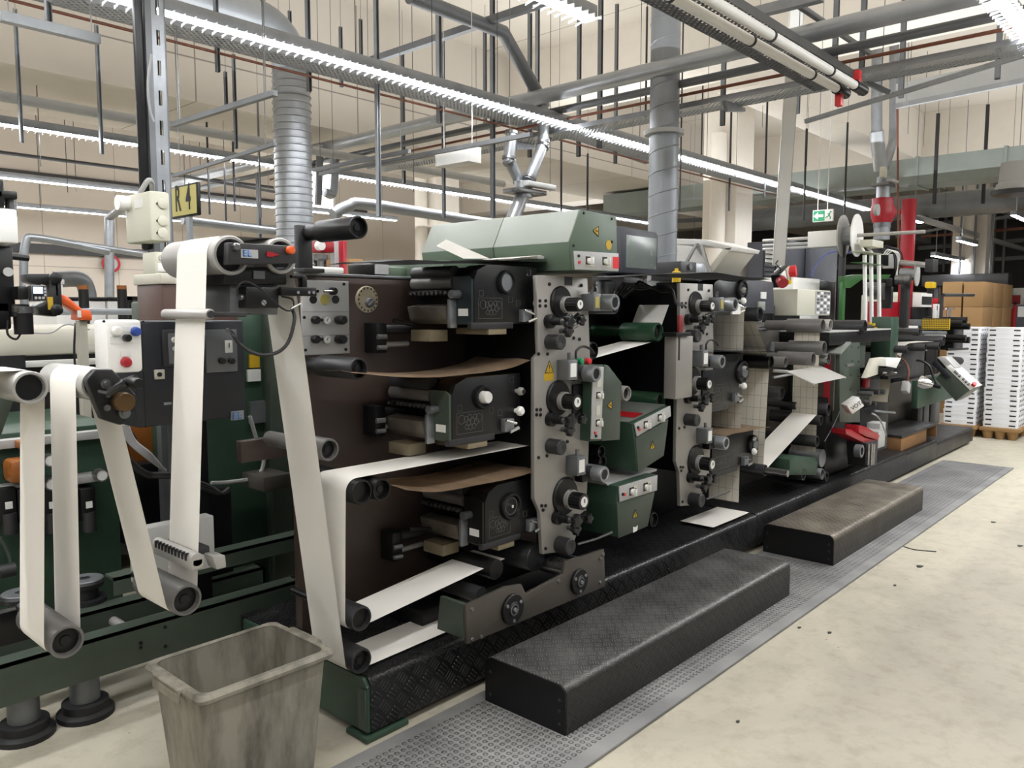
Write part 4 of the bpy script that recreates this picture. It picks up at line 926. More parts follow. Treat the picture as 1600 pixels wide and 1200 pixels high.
# ---- tall green column and pipes behind the third and fourth runs
t = thing('green_column_cabinet', 'tall dark green press cabinet behind the fourth web run', 'cabinet', (2.4, 3.6, 0))
a, b = at(345, 470, Y=3.62), at(480, 900, Y=3.62)
MB().box(a.x - 0.1, b.x + 0.3, 3.62, 4.4, 0.15, a.z, 0.01).build('body', 'green_dark', t)
MB().box(at(425, 700, Y=3.55).x, at(455, 700, Y=3.55).x, 3.55, 3.62, 0.15, a.z - 0.02, 0.006).build('upright', 'green_paint', t)
p = at(398, 580, Y=3.61); MB().box(p.x - 0.04, p.x + 0.03, 3.605, 3.62, p.z - 0.05, p.z + 0.01).build('paper_label', 'label_white', t)
p = at(398, 565, Y=3.61); MB().box(p.x - 0.03, p.x + 0.025, 3.605, 3.62, p.z - 0.03, p.z + 0.035).build('yellow_label', 'yellow_mark', t)
p = at(404, 642, Y=3.61); MB().box(p.x - 0.05, p.x + 0.04, 3.6, 3.62, p.z - 0.06, p.z + 0.05).build('meter_panel', 'zinc', t)
MB().tube(bez([at(390, 650, Y=3.5), at(402, 690, Y=3.5), at(412, 720, Y=3.5), at(400, 745, Y=3.5), at(360, 753, Y=3.5), at(330, 755, Y=3.5)]), 0.010, 7).build('cable', 'cable_grey', t)
c = at(418, 748, Y=3.4); MB().box(c.x - 0.05, c.x + 0.1, 3.35, 3.55, c.z - 0.05, c.z + 0.02, 0.004).build('clamp_block', 'brown_plate', t)
# orange unit, cables and rack seen between the runs
t = thing('orange_motor_housing', 'orange machine housing with a fan grille seen below the black control box', 'motor', at(225, 720, Y=4.2))
a, b = at(190, 664, Y=4.2), at(252, 745, Y=4.2); MB().box(a.x, b.x, 4.2, 4.5, b.z, a.z, 0.02).build('housing', 'amber_plastic', t)
c = at(212, 680, Y=4.19); m = MB()
for k in range(5): m.tube([(c.x + 0.07 * math.cos(2.2 + k * 0.35), 4.19, c.z + 0.07 * math.sin(2.2 + k * 0.35)), (c.x, 4.185, c.z - 0.02)], 0.006, 5)
m.build('fan_grille', 'black_metal', t)
t = thing('steel_rack', 'grey steel rack upright with black fittings behind the third web run', 'rack', at(265, 830, Y=4.0))
a, b = at(258, 655, Y=4.0), at(275, 830, Y=4.0); MB().box(a.x, b.x, 4.0, 4.03, b.z - 0.3, a.z, 0.003).build('upright', 'zinc_dark', t)
a, b = at(205, 728, Y=4.1), at(256, 850, Y=4.1); MB().box(a.x, b.x, 4.1, 4.3, b.z, a.z, 0.01).build('black_housing', 'black_metal', t)
a, b = at(322, 770, Y=3.5), at(350, 870, Y=3.5); MB().box(a.x - 0.1, b.x + 0.05, 3.5, 3.6, b.z - 0.2, a.z, 0.01).build('black_housing', 'black_metal', t)
m = MB(); m2 = MB()
for k in range(4): m.tube(bez([at(192 + 2 * k, 664, Y=3.3), at(202 + 3 * k, 690, Y=3.3), at(232 + k, 716 - 2 * k, Y=3.3), at(258, 735 + k, Y=3.4)]), 0.008, 6)
for k in range(3): m2.tube(bez([at(200, 715 + 4 * k, Y=3.35), at(230, 738 + 3 * k, Y=3.35), at(270, 741 + 3 * k, Y=3.35), at(325, 758 + 4 * k, Y=3.35), at(345, 770 + k, Y=3.35), at(358, 762 + 3 * k, Y=3.35)]), 0.008, 6)
solo(m, 'cable_bundle', 'cable_grey', 'pale cable bundle hanging below the black control box', 'cables')
solo(m2, 'cable_bundle', 'cable_black', 'dark cable loops strung between the web runs', 'cables')

# ---- black control box with white switch box
t = thing('control_box', 'black control box with a meter panel behind the third web run', 'control box', at(300, 665, Y=2.72))
a, b = at(207, 502, Y=2.72), at(385, 655, Y=2.72); z0 = at(225, 668, Y=2.72).z
MB().box(a.x, b.x, 2.72, 3.05, z0, a.z, 0.008).build('housing', 'black_box', t)
c = at(225, 600, Y=2.719); MB().box(c.x - 0.001, c.x + 0.001, 2.717, 2.722, z0, a.z - 0.01).build('door_seam', 'ink_black', t)
p, q = at(253, 515, Y=2.71), at(300, 571, Y=2.71)
fr = MB().box(p.x, q.x, 2.705, 2.72, q.z, p.z, 0.008).build('meter_frame', 'charcoal', t)
p, q = at(263, 521, Y=2.7), at(302, 567, Y=2.7); pn = MB().box(p.x, q.x, 2.70, 2.706, q.z, p.z, 0.002).build('meter_panel', 'zinc_dark', t)
c = circ(286, 546, 2.70, 6); knob(MB(), c[0], c[1], c[2], 2.675, 2.70).build('knob', 'steel', pn)
for px, py in ((272, 531), (297, 531)): c = circ(px, py, 2.70, 4.5); MB().lathe((c[0], 2.69, c[1]), (0, 1, 0), [(0, 0), (0, c[2]), (0.01, c[2])], 14).build('lamp', 'white_plastic', pn)
c = circ(273, 545, 2.7, 4); MB().cyl((c[0], 2.69, c[1]), (c[0], 2.70, c[1]), c[2]).build('lamp', 'grey_light', pn)
p, q = at(275, 521, Y=2.7), at(292, 525, Y=2.7); MB().box(p.x, q.x, 2.698, 2.701, q.z, p.z).build('name_strip', 'ink_black', pn)
p, q = at(345, 515, Y=2.71), at(371, 580, Y=2.71); pn = MB().box(p.x - 0.06, q.x, 2.706, 2.72, q.z, p.z, 0.002).build('meter_panel', 'zinc_dark', t)
p, q = at(352, 532, Y=2.7), at(364, 551, Y=2.7); MB().box(p.x, q.x, 2.70, 2.707, q.z, p.z, 0.002).build('needle_meter', 'label_white', pn)
c = at(358, 541, Y=2.7); MB().box(c.x - 0.001, c.x + 0.001, 2.698, 2.7, c.z - 0.005, c.z + 0.012).build('needle', 'ink_black', pn)
for px in (347, 362): c = circ(px, 564, 2.7, 5); knob(MB(), c[0], c[1], c[2], 2.69, 2.707).build('knob', 'black_plastic', pn)
p, q = at(242, 578, Y=2.71), at(258, 592, Y=2.71); kl = MB().box(p.x, q.x, 2.71, 2.72, q.z, p.z, 0.002).build('lock_plate', 'cream_paint', t)
c = circ(249, 585, 2.71, 3.5); MB().cyl((c[0], 2.705, c[1]), (c[0], 2.711, c[1]), c[2]).build('key_lock', 'ink_black', kl)
p, q = at(256, 629, Y=2.715), at(268, 632, Y=2.715); MB().box(p.x, q.x, 2.714, 2.72, q.z, p.z).build('name_strip', 'zinc', t)
p, q = at(361, 643, Y=2.715), at(381, 655, Y=2.715); lg = MB().box(p.x, q.x, 2.714, 2.72, q.z, p.z).build('logo_plate', 'zinc', t)
logo(lg, p.x + 0.004, q.z + 0.003, (p.z - q.z) * 0.78, 2.714)
t = thing('switch_box', 'white switch box with red, blue and white buttons beside the black control cabinet', 'control box', at(180, 580, Y=2.6))
a, b = at(165, 500, Y=2.55), at(225, 581, Y=2.55); yb = at(146, 545, X=a.x).y
MB().box(a.x, b.x, 2.55, min(yb, 2.715), b.z, a.z, 0.012).build('housing', 'white_plastic', t)
for px, py, mt, rr in ((181, 517, 'white_paint', 7.5), (211, 518, 'blue_cap', 7.5), (196, 566, 'red_paint', 8)):
    c = circ(px, py, 2.55, rr); MB().lathe((c[0], 2.55, c[1]), (0, -1, 0), [(0, c[2]), (0.012, c[2]), (0.02, c[2] * 0.8), (0.024, 0)], 20).build('button', mt, t)
c = circ(196, 528, 2.55, 6); knob(MB(), c[0], c[1], c[2], 2.525, 2.55).build('selector_knob', 'black_plastic', t)
for x0p, y0p, x1p, y1p in ((187, 511, 204, 519), (172, 526, 218, 536), (188, 549, 204, 557)):
    p, q = at(x0p, y0p, Y=2.549), at(x1p, y1p, Y=2.549); MB().box(p.x, q.x, 2.548, 2.551, q.z, p.z).build('paper_label', 'label_white', t)
m = MB()
for px, py in ((160, 502), (221, 503), (221, 579)): c = circ(px + 2, py, 2.55, 2); m.cyl((c[0], 2.546, c[1]), (c[0], 2.551, c[1]), c[2])
m.build('screw', 'black_plastic', t)

# ---- web edge sensor bridge at the top (rollers, logo plate, black sensor boxes)
t = thing('web_guide_bridge', 'web guide bridge with blue logo, red arrow and orange knob over the fourth web run', 'web guide', (E_[0] + 0.1, 2.4, 1.4))
roller(t, *E_, YR, YW1 + 0.12, 'alu', 'guide_roller', 0.02, hub=False)
roller(t, *F_, YR, YW1 + 0.12, 'alu', 'guide_roller', 0.02, hub=False)
pts = poly([(353, 379), (461, 385), (461, 412), (352, 414)], 2.315)
br = MB().prism(pts, 2.30, 2.33, 0.004).build('bracket_plate', 'charcoal', t)
c = circ(367, 386, 2.3, 6); MB().lathe((c[0], 2.3, c[1]), (0, -1, 0), [(0, c[2]), (0.015, c[2]), (0.018, c[2] * 0.7), (0.018, 0)], 6).build('bolt', 'steel', br)
c = circ(452, 391, 2.3, 6.5); MB().lathe((c[0], 2.3, c[1]), (0, -1, 0), [(0, c[2]), (0.015, c[2]), (0.018, c[2] * 0.7), (0.018, 0)], 12).build('orange_knob', 'orange_paint', br)
p, q = at(376, 389, Y=2.3), at(403, 404, Y=2.3); lg = MB().box(p.x, q.x, 2.298, 2.301, q.z, p.z).build('logo_plate', 'grey_light', br)
logo(lg, p.x + 0.006, q.z + 0.004, (p.z - q.z) * 0.78, 2.298)
c = at(416, 397, Y=2.3); u_ = 0.011
MB().prism([(c.x, c.z + u_ * 0.7), (c.x + 2.2 * u_, c.z + u_ * 0.7), (c.x + 2.2 * u_, c.z + u_ * 0.4), (c.x + 4.4 * u_, c.z), (c.x + 2.2 * u_, c.z - u_ * 0.5), (c.x + 2.2 * u_, c.z - u_ * 0.7), (c.x, c.z - u_ * 0.7)], 2.296, 2.301).build('red_arrow', 'red_paint', br)
pts = poly([(345, 418), (443, 418), (443, 445), (345, 445)], 2.38)
MB().prism(pts, 2.36, 2.62, 0.004).build('black_block', 'black_plastic', t)
pts = poly([(357, 445), (432, 441), (432, 492), (357, 488)], 2.40)
MB().prism(pts, 2.39, 2.6, 0.004).build('mount_plate', 'zinc_dark', t)
p, q = at(382, 448, Y=2.35), at(434, 482, Y=2.35); sb = MB().box(p.x, q.x, 2.34, 2.40, q.z, p.z, 0.005).build('sensor_box', 'black_plastic', t)
c = circ(411, 473, 2.34, 4.5); MB().lathe((c[0], 2.34, c[1]), (0, -1, 0), [(0, c[2]), (0.006, c[2]), (0.006, c[2] * 0.5), (0.008, 0)], 14).build('screw', 'chrome', sb)
p, q = at(396, 423, Y=2.355), at(414, 436, Y=2.355); MB().box(p.x, q.x, 2.354, 2.36, q.z, p.z).build('name_strip', 'zinc_dark', t)
p, q = at(438, 448, Y=2.33), at(494, 463, Y=2.33); ar = MB().box(p.x, q.x, 2.325, 2.345, q.z, p.z, 0.003).build('sensor_arm', 'black_metal', t)
for px, py in ((465, 457), (482, 457), (489, 457)): c = circ(px, py, 2.325, 2.5); MB().cyl((c[0], 2.32, c[1]), (c[0], 2.326, c[1]), c[2], n=8).build('screw', 'chrome', ar)
p, q = at(470, 432, Y=2.34), at(478, 452, Y=2.34); MB().box(p.x, q.x, 2.33, 2.36, q.z, p.z, 0.003).build('sensor_post', 'black_metal', t)
MB().box(at(455, 437, Y=2.34).x, q.x, 2.335, 2.35, p.z - 0.006, p.z + 0.004, 0.002).build('sensor_post', 'black_metal', t)
c = circ(372, 465, 2.37, 5); MB().lathe((c[0], 2.36, c[1]), (1, 0, 0), [(0, 0), (0, c[2]), (0.03, c[2]), (0.04, c[2] * 0.6), (0.07, c[2] * 0.6), (0.07, 0)], 14).build('plug', 'steel', t)
MB().tube(bez([at(371, 462, Y=2.33), at(372, 448, Y=2.32), at(385, 440, Y=2.31), at(408, 452, Y=2.30), at(432, 475, Y=2.30), at(448, 485, Y=2.30), at(458, 482, Y=2.32), at(457, 468, Y=2.34), at(440, 463, Y=2.35)]), 0.0032, 7).build('cable', 'cable_black', t)
MB().tube(bez([at(456, 480, Y=2.33), at(460, 500, Y=2.31), at(450, 535, Y=2.30), at(430, 552, Y=2.30), at(400, 553, Y=2.31), at(375, 538, Y=2.33), at(362, 520, Y=2.36), at(355, 515, Y=2.65)]), 0.006, 8).build('cable', 'cable_black', t)
MB().tube([at(455, 482, Y=2.30), at(470, 474, Y=2.30)], 0.0025, 5).build('cable_tie', 'white_plastic', t)
# tension bar in front of the third run
c = circ(348, 491, YR - 0.02, 8.5)
tb = thing('tension_bar', 'grey tension bar lying across the third web run', 'bar', (c[0], 2.4, c[1]))
MB().lathe((c[0] - 0.045, YR - 0.03, c[1]), (0, 1, 0), [(0, 0), (0, c[2] * 0.85), (0.004, c[2]), (0.3, c[2]), (0.3, 0)], 20).build('tube', 'alu', tb)
MB().cyl((c[0] - 0.045, YR - 0.036, c[1]), (c[0] - 0.045, YR - 0.029, c[1]), c[2] * 0.65).build('end_cap', 'charcoal', tb)
MB().box(c[0] - 0.04, c[0] + 0.075, YR - 0.035, YR - 0.025, c[1] - c[2] * 0.5, c[1] + c[2] * 0.5, 0.004).build('holder', 'charcoal', tb)
# grooved bracket tool between runs three
t = thing('slotted_web_clamp', 'aluminium web clamp with a row of dark slots below the fourth web run', 'clamp', at(300, 890, Y=2.4))
c = circ(309, 878, 2.33, 12); x, z, r = c
m = MB().box(x - r * 0.85, x + r * 0.85, 2.33, 2.60, z - r * 1.1, z + r * 0.5, 0.006).cyl((x, 2.33, z + r * 0.3), (x, 2.6, z + r * 0.3), r * 0.85); m.build('clamp_body', 'alu', t)
m = MB()
for k in range(10): m.box(x - r * 0.92, x - r * 0.3, 2.36 + k * 0.023, 2.372 + k * 0.023, z + r * 0.05, z + r * 1.0)
m.build('slot', 'ink_black', t)
c = circ(343, 878, 2.36, 12); MB().prism([(c[0] - c[2], c[1] + c[2]), (c[0] + c[2] * 0.9, c[1] + c[2] * 0.7), (c[0] + c[2], c[1] - c[2]), (c[0] - c[2] * 0.4, c[1] - c[2])], 2.36, 2.42, 0.006).build('clamp_jaw', 'alu', t)
MB().box(x, c[0], 2.42, 2.6, z - r * 0.4, z + r * 0.6, 0.004).build('slide', 'charcoal', t)
p, q = at(206, 818, Y=2.75), at(330, 870, Y=2.75); MB().box(p.x, q.x, 2.72, 2.78, q.z - 0.03, p.z - 0.02, 0.004).build('back_plate', 'grey_light', t)

# ================================================================ LEFT BACKGROUND
t = thing('cream_machine', 'long cream machine bed with a white rail behind the control boxes at left', 'machine', (2.2, 5.2, 0))
a, b = at(-60, 515, Y=5.0), at(150, 560, Y=5.0)
zt = at(60, 512, Y=5.0).z
MB().box(-3, 2.5, 5.0, 6.4, at(60, 556, Y=5).z, zt, 0.03).build('bed', 'cream_paint', t)
MB().box(-3, 2.5, 5.05, 6.3, 0.1, at(60, 556, Y=5).z).build('base', 'charcoal', t)
MB().box(-3, 2.5, 4.96, 5.0, at(60, 573, Y=5).z, at(60, 563, Y=5).z, 0.004).build('rail', 'white_paint', t)
MB().box(-3, 2.5, 5.2, 5.3, zt + 0.07, zt + 0.11, 0.004).build('rail', 'zinc', t)
a = at(20, 570, Y=4.95); MB().box(a.x - 0.1, a.x + 0.06, 4.94, 4.96, a.z - 0.02, a.z + 0.05).build('vent', 'ink_black', t)
MB().tube(bez([at(118, 505, Y=4.9), at(116, 550, Y=4.9), at(120, 600, Y=4.9)]), 0.006, 6).build('cable', 'cable_black', t)
MB().tube(bez([at(50, 520, Y=4.9), at(80, 520, Y=4.9), at(105, 507, Y=4.9), at(140, 515, Y=4.9)]), 0.004, 6).build('cable', 'cable_grey', t)
# camera head with display
t = thing('inspection_head', 'black inspection head with a small lit display hanging at the left edge', 'machine head', at(20, 520, Y=3.4))
Yc = 3.4
p, q = at(-30, 325, Y=Yc), at(23, 382, Y=Yc); MB().box(p.x - 0.2, q.x, Yc - 0.05, Yc + 0.15, q.z, p.z, 0.008).build('white_cover', 'white_plastic', t)
p, q = at(-30, 382, Y=Yc), at(26, 490, Y=Yc); MB().box(p.x - 0.2, q.x, Yc, Yc + 0.15, q.z, p.z, 0.01).build('black_body', 'black_plastic', t)
p, q = at(-30, 276, Y=Yc), at(9, 326, Y=Yc); MB().box(p.x - 0.2, q.x, Yc, Yc + 0.12, q.z, p.z, 0.01).build('black_column', 'black_metal', t)
c = circ(12, 425, Yc, 7); MB().cyl((c[0], Yc - 0.01, c[1]), (c[0], Yc + 0.01, c[1]), c[2]).build('round_cover', 'grey_light', t)
c = at(24, 320, Y=Yc); MB().cyl((c.x, Yc + 0.05, c.z - 0.04), (c.x, Yc + 0.05, c.z + 0.02), 0.02).build('spindle', 'steel', t)
MB().box(c.x - 0.2, c.x + 0.01, Yc, Yc + 0.1, c.z + 0.02, c.z + 0.05, 0.006).build('top_bracket', 'black_plastic', t)
c = at(24, 400, Y=Yc); MB().tube([(c.x - 0.02, Yc + 0.02, c.z), (c.x + 0.05, Yc + 0.02, c.z - 0.005)], 0.012, 8).build('lever', 'black_plastic', t)
p, q = at(27, 447, Y=Yc - 0.06), at(50, 468, Y=Yc - 0.06); MB().box(p.x, q.x, Yc - 0.06, Yc + 0.06, q.z, p.z, 0.006).build('display_arm', 'black_plastic', t)
p, q = at(48, 445, Y=Yc - 0.1), at(74, 470, Y=Yc - 0.1); ds = MB().box(p.x, q.x, Yc - 0.1, Yc - 0.04, q.z, p.z, 0.006).build('display_unit', 'steel', t)
MB().box(p.x + 0.004, q.x - 0.004, Yc - 0.102, Yc - 0.099, q.z + 0.004, p.z - 0.004).build('face_plate', 'black_plastic', ds)
w_, h_ = q.x - p.x, p.z - q.z
MB().box(p.x + w_ * 0.12, p.x + w_ * 0.72, Yc - 0.104, Yc - 0.1015, q.z + h_ * 0.45, q.z + h_ * 0.88).build('lcd_screen', 'lcd_blue', ds)
m = MB()
for k in range(3): m.box(p.x + w_ * (0.18 + 0.24 * k), p.x + w_ * (0.34 + 0.24 * k), Yc - 0.104, Yc - 0.1, q.z + h_ * 0.1, q.z + h_ * 0.26)
for k in range(3): m.box(p.x + w_ * 0.8, p.x + w_ * 0.93, Yc - 0.104, Yc - 0.1, q.z + h_ * (0.3 + 0.2 * k), q.z + h_ * (0.44 + 0.2 * k))
m.build('button', 'grey_light', ds)
c = at(37, 510, Y=Yc); MB().cyl((c.x, Yc, c.z - 0.03), (c.x, Yc, c.z + 0.06), 0.033).build('lens_barrel', 'black_metal', t)
MB().cyl((c.x, Yc, c.z + 0.05), (c.x, Yc, c.z + 0.075), 0.037).build('lens_ring', 'steel', t)
p, q = at(18, 475, Y=Yc), at(45, 495, Y=Yc); MB().box(p.x, q.x, Yc - 0.02, Yc + 0.1, q.z, p.z, 0.006).build('mount_block', 'charcoal', t)
p, q = at(22, 479, Y=Yc - 0.03), at(40, 488, Y=Yc - 0.03); MB().box(p.x, q.x, Yc - 0.03, Yc - 0.015, q.z, p.z, 0.003).build('adjuster', 'brown_plate', t)
MB().tube(bez([at(12, 500, Y=Yc), at(12, 522, Y=Yc), at(25, 530, Y=Yc), at(33, 520, Y=Yc)]), 0.004, 6).build('cable', 'cable_black', t)
MB().box(at(5, 490, Y=Yc).x - 0.2, at(18, 490, Y=Yc).x, Yc, Yc + 0.1, at(5, 515, Y=Yc).z, at(5, 470, Y=Yc).z, 0.01).build('black_body', 'black_metal', t)
# orange robot arm
t = thing('robot_arm', 'orange and black jointed arm standing behind the inspection head', 'robot arm', at(128, 500, Y=4.8))
pts = poly([(72, 440), (80, 428), (90, 430), (93, 480), (84, 495), (56, 492), (52, 478), (70, 470)], 4.6)
MB().prism(pts, 4.55, 4.66, 0.01).build('black_joint', 'black_plastic', t)
for px, py in ((85, 435), (87, 484)): c = circ(px, py, 4.55, 9); MB().lathe((c[0], 4.55, c[1]), (0, -1, 0), [(0, c[2]), (0.02, c[2]), (0.025, c[2] * 0.7), (0.025, 0)], 18).build('joint_cover', 'black_plastic', t)
p, q = at(75, 464, Y=4.54), at(83, 484, Y=4.54); MB().box(p.x, q.x, 4.535, 4.552, q.z, p.z).build('warning_label', 'yellow_mark', t)
p, q = at(88, 435, Y=4.54), at(92, 462, Y=4.54); MB().box(p.x, q.x, 4.55, 4.66, q.z, p.z).build('red_edge', 'red_paint', t)
pts = poly([(92, 460), (100, 462), (124, 482), (124, 500), (117, 488), (93, 474)], 4.72)
MB().prism(pts, 4.68, 4.78, 0.01).build('orange_link', 'orange_paint', t)
pts = poly([(118, 500), (120, 484), (134, 484), (138, 492), (138, 501)], 4.72)
MB().prism(pts, 4.66, 4.8, 0.008).build('orange_base', 'orange_paint', t)
q = at(128, 501, Y=4.72); MB().box(q.x - 0.02, q.x + 0.02, 4.7, 4.76, 0, q.z).build('pedestal', 'cream_paint', t)
p, q = at(121, 485, Y=4.655), at(127, 496, Y=4.655); MB().box(p.x, q.x, 4.652, 4.662, q.z, p.z).build('paper_label', 'label_white', t)
p, q = at(40, 427, Y=4.6), at(80, 445, Y=4.6); MB().prism(poly([(38, 428), (78, 428), (80, 436), (60, 446), (40, 440)], 4.62), 4.6, 4.7, 0.006).build('upper_link', 'charcoal', t)
# white cabinets
for k, (x0p, x1p, lab) in enumerate(((88, 125, 'leftmost low white cabinet behind the orange arm'), (126, 166, 'middle low white cabinet behind the orange arm'), (168, 200, 'right low white cabinet beside the black framed stand'))):
    p, q = at(x0p, 470, Y=6.6), at(x1p, 500, Y=6.6)
    t = thing('white_cabinet', lab, 'cabinet', (p.x, 6.6, 0), 'low white cabinets')
    MB().box(p.x, q.x, 6.6, 7.2, 0.1, p.z, 0.006).build('body', 'white_plastic', t); MB().box(p.x - 0.004, q.x + 0.004, 6.59, 7.2, p.z, p.z + 0.03, 0.004).build('top_edge', 'black_plastic', t)
    MB().box(p.x, q.x, 6.62, 7.2, 0, 0.1).build('plinth', 'charcoal', t)
p, q = at(92, 446, Y=7), at(121, 468, Y=7); t = thing('white_box', 'white equipment box below the grey elbow duct', 'box', (p.x, 7.3, 1.4)); MB().box(p.x, q.x, 7.3, 7.8, 1.72, p.z + 0.02, 0.01).build('body', 'white_plastic', t); MB().box(p.x - 0.01, q.x + 0.01, 7.29, 7.8, p.z + 0.02, p.z + 0.06, 0.006).build('lid', 'white_paint', t); MB().box(p.x + 0.05, q.x - 0.05, 7.35, 7.7, 0, 1.72).build('stand', 'charcoal', t)
for px, lab in ((131, 'black bollard with amber top behind the robot arm'), (191, 'black bollard with amber top right of the grey pipe')):
    c = at(px, 470, Y=6.4); zt = at(px, 446, Y=6.4).z; t = thing('signal_bollard', lab, 'bollard', (c.x, 6.4, 0), 'black signal bollards')
    MB().cyl((c.x, 6.4, 0), (c.x, 6.4, zt - 0.03), 0.035).build('pole', 'black_plastic', t); MB().cyl((c.x, 6.4, zt - 0.03), (c.x, 6.4, zt), 0.035).build('amber_cap', 'amber_plastic', t)
t = thing('framed_stand', 'black framed white stand with rods left of the brown cabinet', 'stand', at(215, 500, Y=6.50))
p, q = at(201, 463, Y=6.50), at(236, 492, Y=6.50)
m = MB(); m.box(p.x, q.x, 6.50, 6.54, p.z - 0.03, p.z); m.box(p.x, p.x + 0.03, 6.50, 6.54, 0.5, p.z); m.box(q.x - 0.03, q.x, 6.50, 6.54, 0.5, p.z); m.build('frame', 'black_metal', t)
MB().box(p.x + 0.03, q.x - 0.03, 6.52, 6.56, q.z - 0.05, p.z - 0.03).build('panel', 'grey_light', t)
MB().box(p.x - 0.04, q.x + 0.3, 6.56, 6.80, q.z + 0.06, q.z + 0.11, 0.006).build('shelf', 'cream_paint', t)
MB().box(p.x - 0.04, q.x + 0.3, 6.58, 6.78, 0, q.z - 0.06).build('base', 'charcoal', t)
for k in range(2): MB().tube([(p.x + 0.05, 6.45, q.z + 0.02 - 0.05 * k), (q.x + 0.2, 6.45, q.z + 0.02 - 0.05 * k)], 0.018, 8).build('rod', 'steel', t)
p, q = at(253, 440, Y=3.35), at(300, 500, Y=3.35)
t = thing('brown_cabinet', 'brown cabinet with a cream lid behind the third web run', 'cabinet', (p.x + 0.2, 3.4, 0))
MB().box(p.x, p.x + 0.34, 3.35, 3.6, 1.3, p.z - 0.01, 0.006).build('body', 'cabinet_brown', t)
MB().box(p.x - 0.01, p.x + 0.35, 3.34, 3.61, p.z - 0.01, p.z + 0.035, 0.006).build('lid', 'cream_paint', t)
MB().box(p.x + 0.1, p.x + 0.2, 3.4, 3.46, 0, 1.3).build('plinth', 'black_metal', t)
# ================================================================ THE PRESS
# ---- base platform
YPF = 2.31
t = thing('press_base', 'long black checker-plate press base with a green end beside the bin', 'machine base', (6, 2.8, 0))
def base(x0, x1, h, z0=0.035, r=0.03):
    pr = [(YPF, z0), (YPF, h - r)] + [(YPF + r - r * math.cos(a), h - r + r * math.sin(a)) for a in (0.39, 0.78, 1.18)] + [(YPF + r, h), (3.25, h), (3.25, z0)]
    return MB().prism(pr, x0, x1, axis='X').build('base_cover', 'checker_base', t)
base(1.775, 5.02, 0.245); base(5.024, 8.3, 0.25); base(8.304, 9.4, 0.235); base(9.404, 11.0, 0.2)
pr = [(YPF + 0.004, 0.035), (YPF + 0.004, 0.21), (YPF + 0.03, 0.24), (3.2, 0.24), (3.2, 0.035)]
e = MB().prism(pr, 1.76, 1.775, axis='X').build('end_plate', 'green_dark', t)
MB().box(1.752, 1.762, YPF + 0.006, YPF + 0.05, 0.04, 0.2, 0.003).build('end_strip', 'green_paint', e)
MB().box(1.745, 1.95, YPF - 0.012, YPF + 0.12, 0.0, 0.022, 0.006).build('foot', 'green_dark', t)
MB().box(1.85, 10.8, YPF + 0.1, 3.1, 0, 0.035).build('plinth', 'black_metal', t)

# ---- frames
YB = 2.79
def frame_unit(name, label, x0, x1, ztop, mat='brown_frame', z0=0.25):
    t = thing(name, label, 'printing unit', ((x0 + x1) / 2, YB, z0))
    MB().box(x0, x1, YB, YB + 0.05, z0, ztop, 0.004).build('frame', mat, t)
    MB().box(x0 + 0.25, x1 - 0.002, YB + 0.052, 3.22, z0, ztop - 0.004, 0.004).build('rear_frame', 'black_metal', t)
    MB().box(x0 - 0.006, x1, YB - 0.008, YB + 0.07, ztop, ztop + 0.012, 0.003).build('top_ledge', 'zinc_dark', t)
    return t
u1 = frame_unit('printing_unit', 'brown printing unit frame with gauge panel and round cream dial', 1.80, 3.30, 1.748)
# gauge panel
p, q = at(469, 437, Y=2.785), at(545, 552, Y=2.785)
gp = MB().box(p.x, q.x, 2.776, 2.79, q.z, p.z, 0.003).build('gauge_panel', 'panel_silver', u1)
for zf in (0.36, 0.68):
    zz = p.z - (p.z - q.z) * zf - 0.02; MB().box(p.x, q.x, 2.7755, 2.777, zz, zz + 0.002).build('divider', 'zinc_dark', gp)
for py in (500, 530):
    c = circ(507, py, 2.776, 7); g = MB().lathe((c[0], 2.755, c[1]), (0, 1, 0), [(0.004, 0), (0.004, c[2] * 0.8), (0, c[2] * 0.86), (0, c[2]), (0.021, c[2])], 20).build('pressure_gauge', 'chrome', gp)
    MB().cyl((c[0], 2.757, c[1]), (c[0], 2.7595, c[1]), c[2] * 0.8).build('gauge_face', 'label_white', g)
    MB().tube([(c[0] + c[2] * 0.3, 2.756, c[1] + c[2] * 0.5), (c[0] - c[2] * 0.15, 2.756, c[1] - c[2] * 0.3)], 0.0015, 5).build('needle', 'ink_black', g)
    c = circ(527, py, 2.776, 7); knob(MB(), c[0], c[1], c[2], 2.725, 2.776).build('knob', 'black_plastic', gp)
    c = circ(490, py, 2.776, 6.5); knob(MB(), c[0], c[1], c[2], 2.745, 2.776).build('knob', 'black_plastic', gp)
    MB().box(c[0], at(500, py, Y=2.776).x, 2.75, 2.762, c[1] - 0.006, c[1] + 0.006, 0.003).build('pointer', 'black_plastic', gp)
c = circ(517, 455, 2.776, 6); knob(MB(), c[0], c[1], c[2], 2.745, 2.776).build('knob', 'black_plastic', gp)
MB().tube([(c[0], 2.75, c[1]), (c[0] - 0.055, 2.745, c[1] - 0.003)], 0.005, 6).build('lever', 'steel', gp)
for px, mt, r in ((489, 'black_plastic', 6.5), (507, 'sign_yellow', 8.5), (524, 'charcoal', 6.5)):
    c = circ(px, 468, 2.776, r); MB().cyl((c[0], 2.772, c[1]), (c[0], 2.777, c[1]), c[2]).build('round_window', mt, gp)
m = MB()
for px, py in ((537, 444), (475, 496), (539, 496), (477, 547), (540, 546), (496, 455)): c = circ(px, py, 2.776, 2.5); m.cyl((c[0], 2.772, c[1]), (c[0], 2.777, c[1]), c[2], n=8)
m.build('screw', 'black_metal', gp)
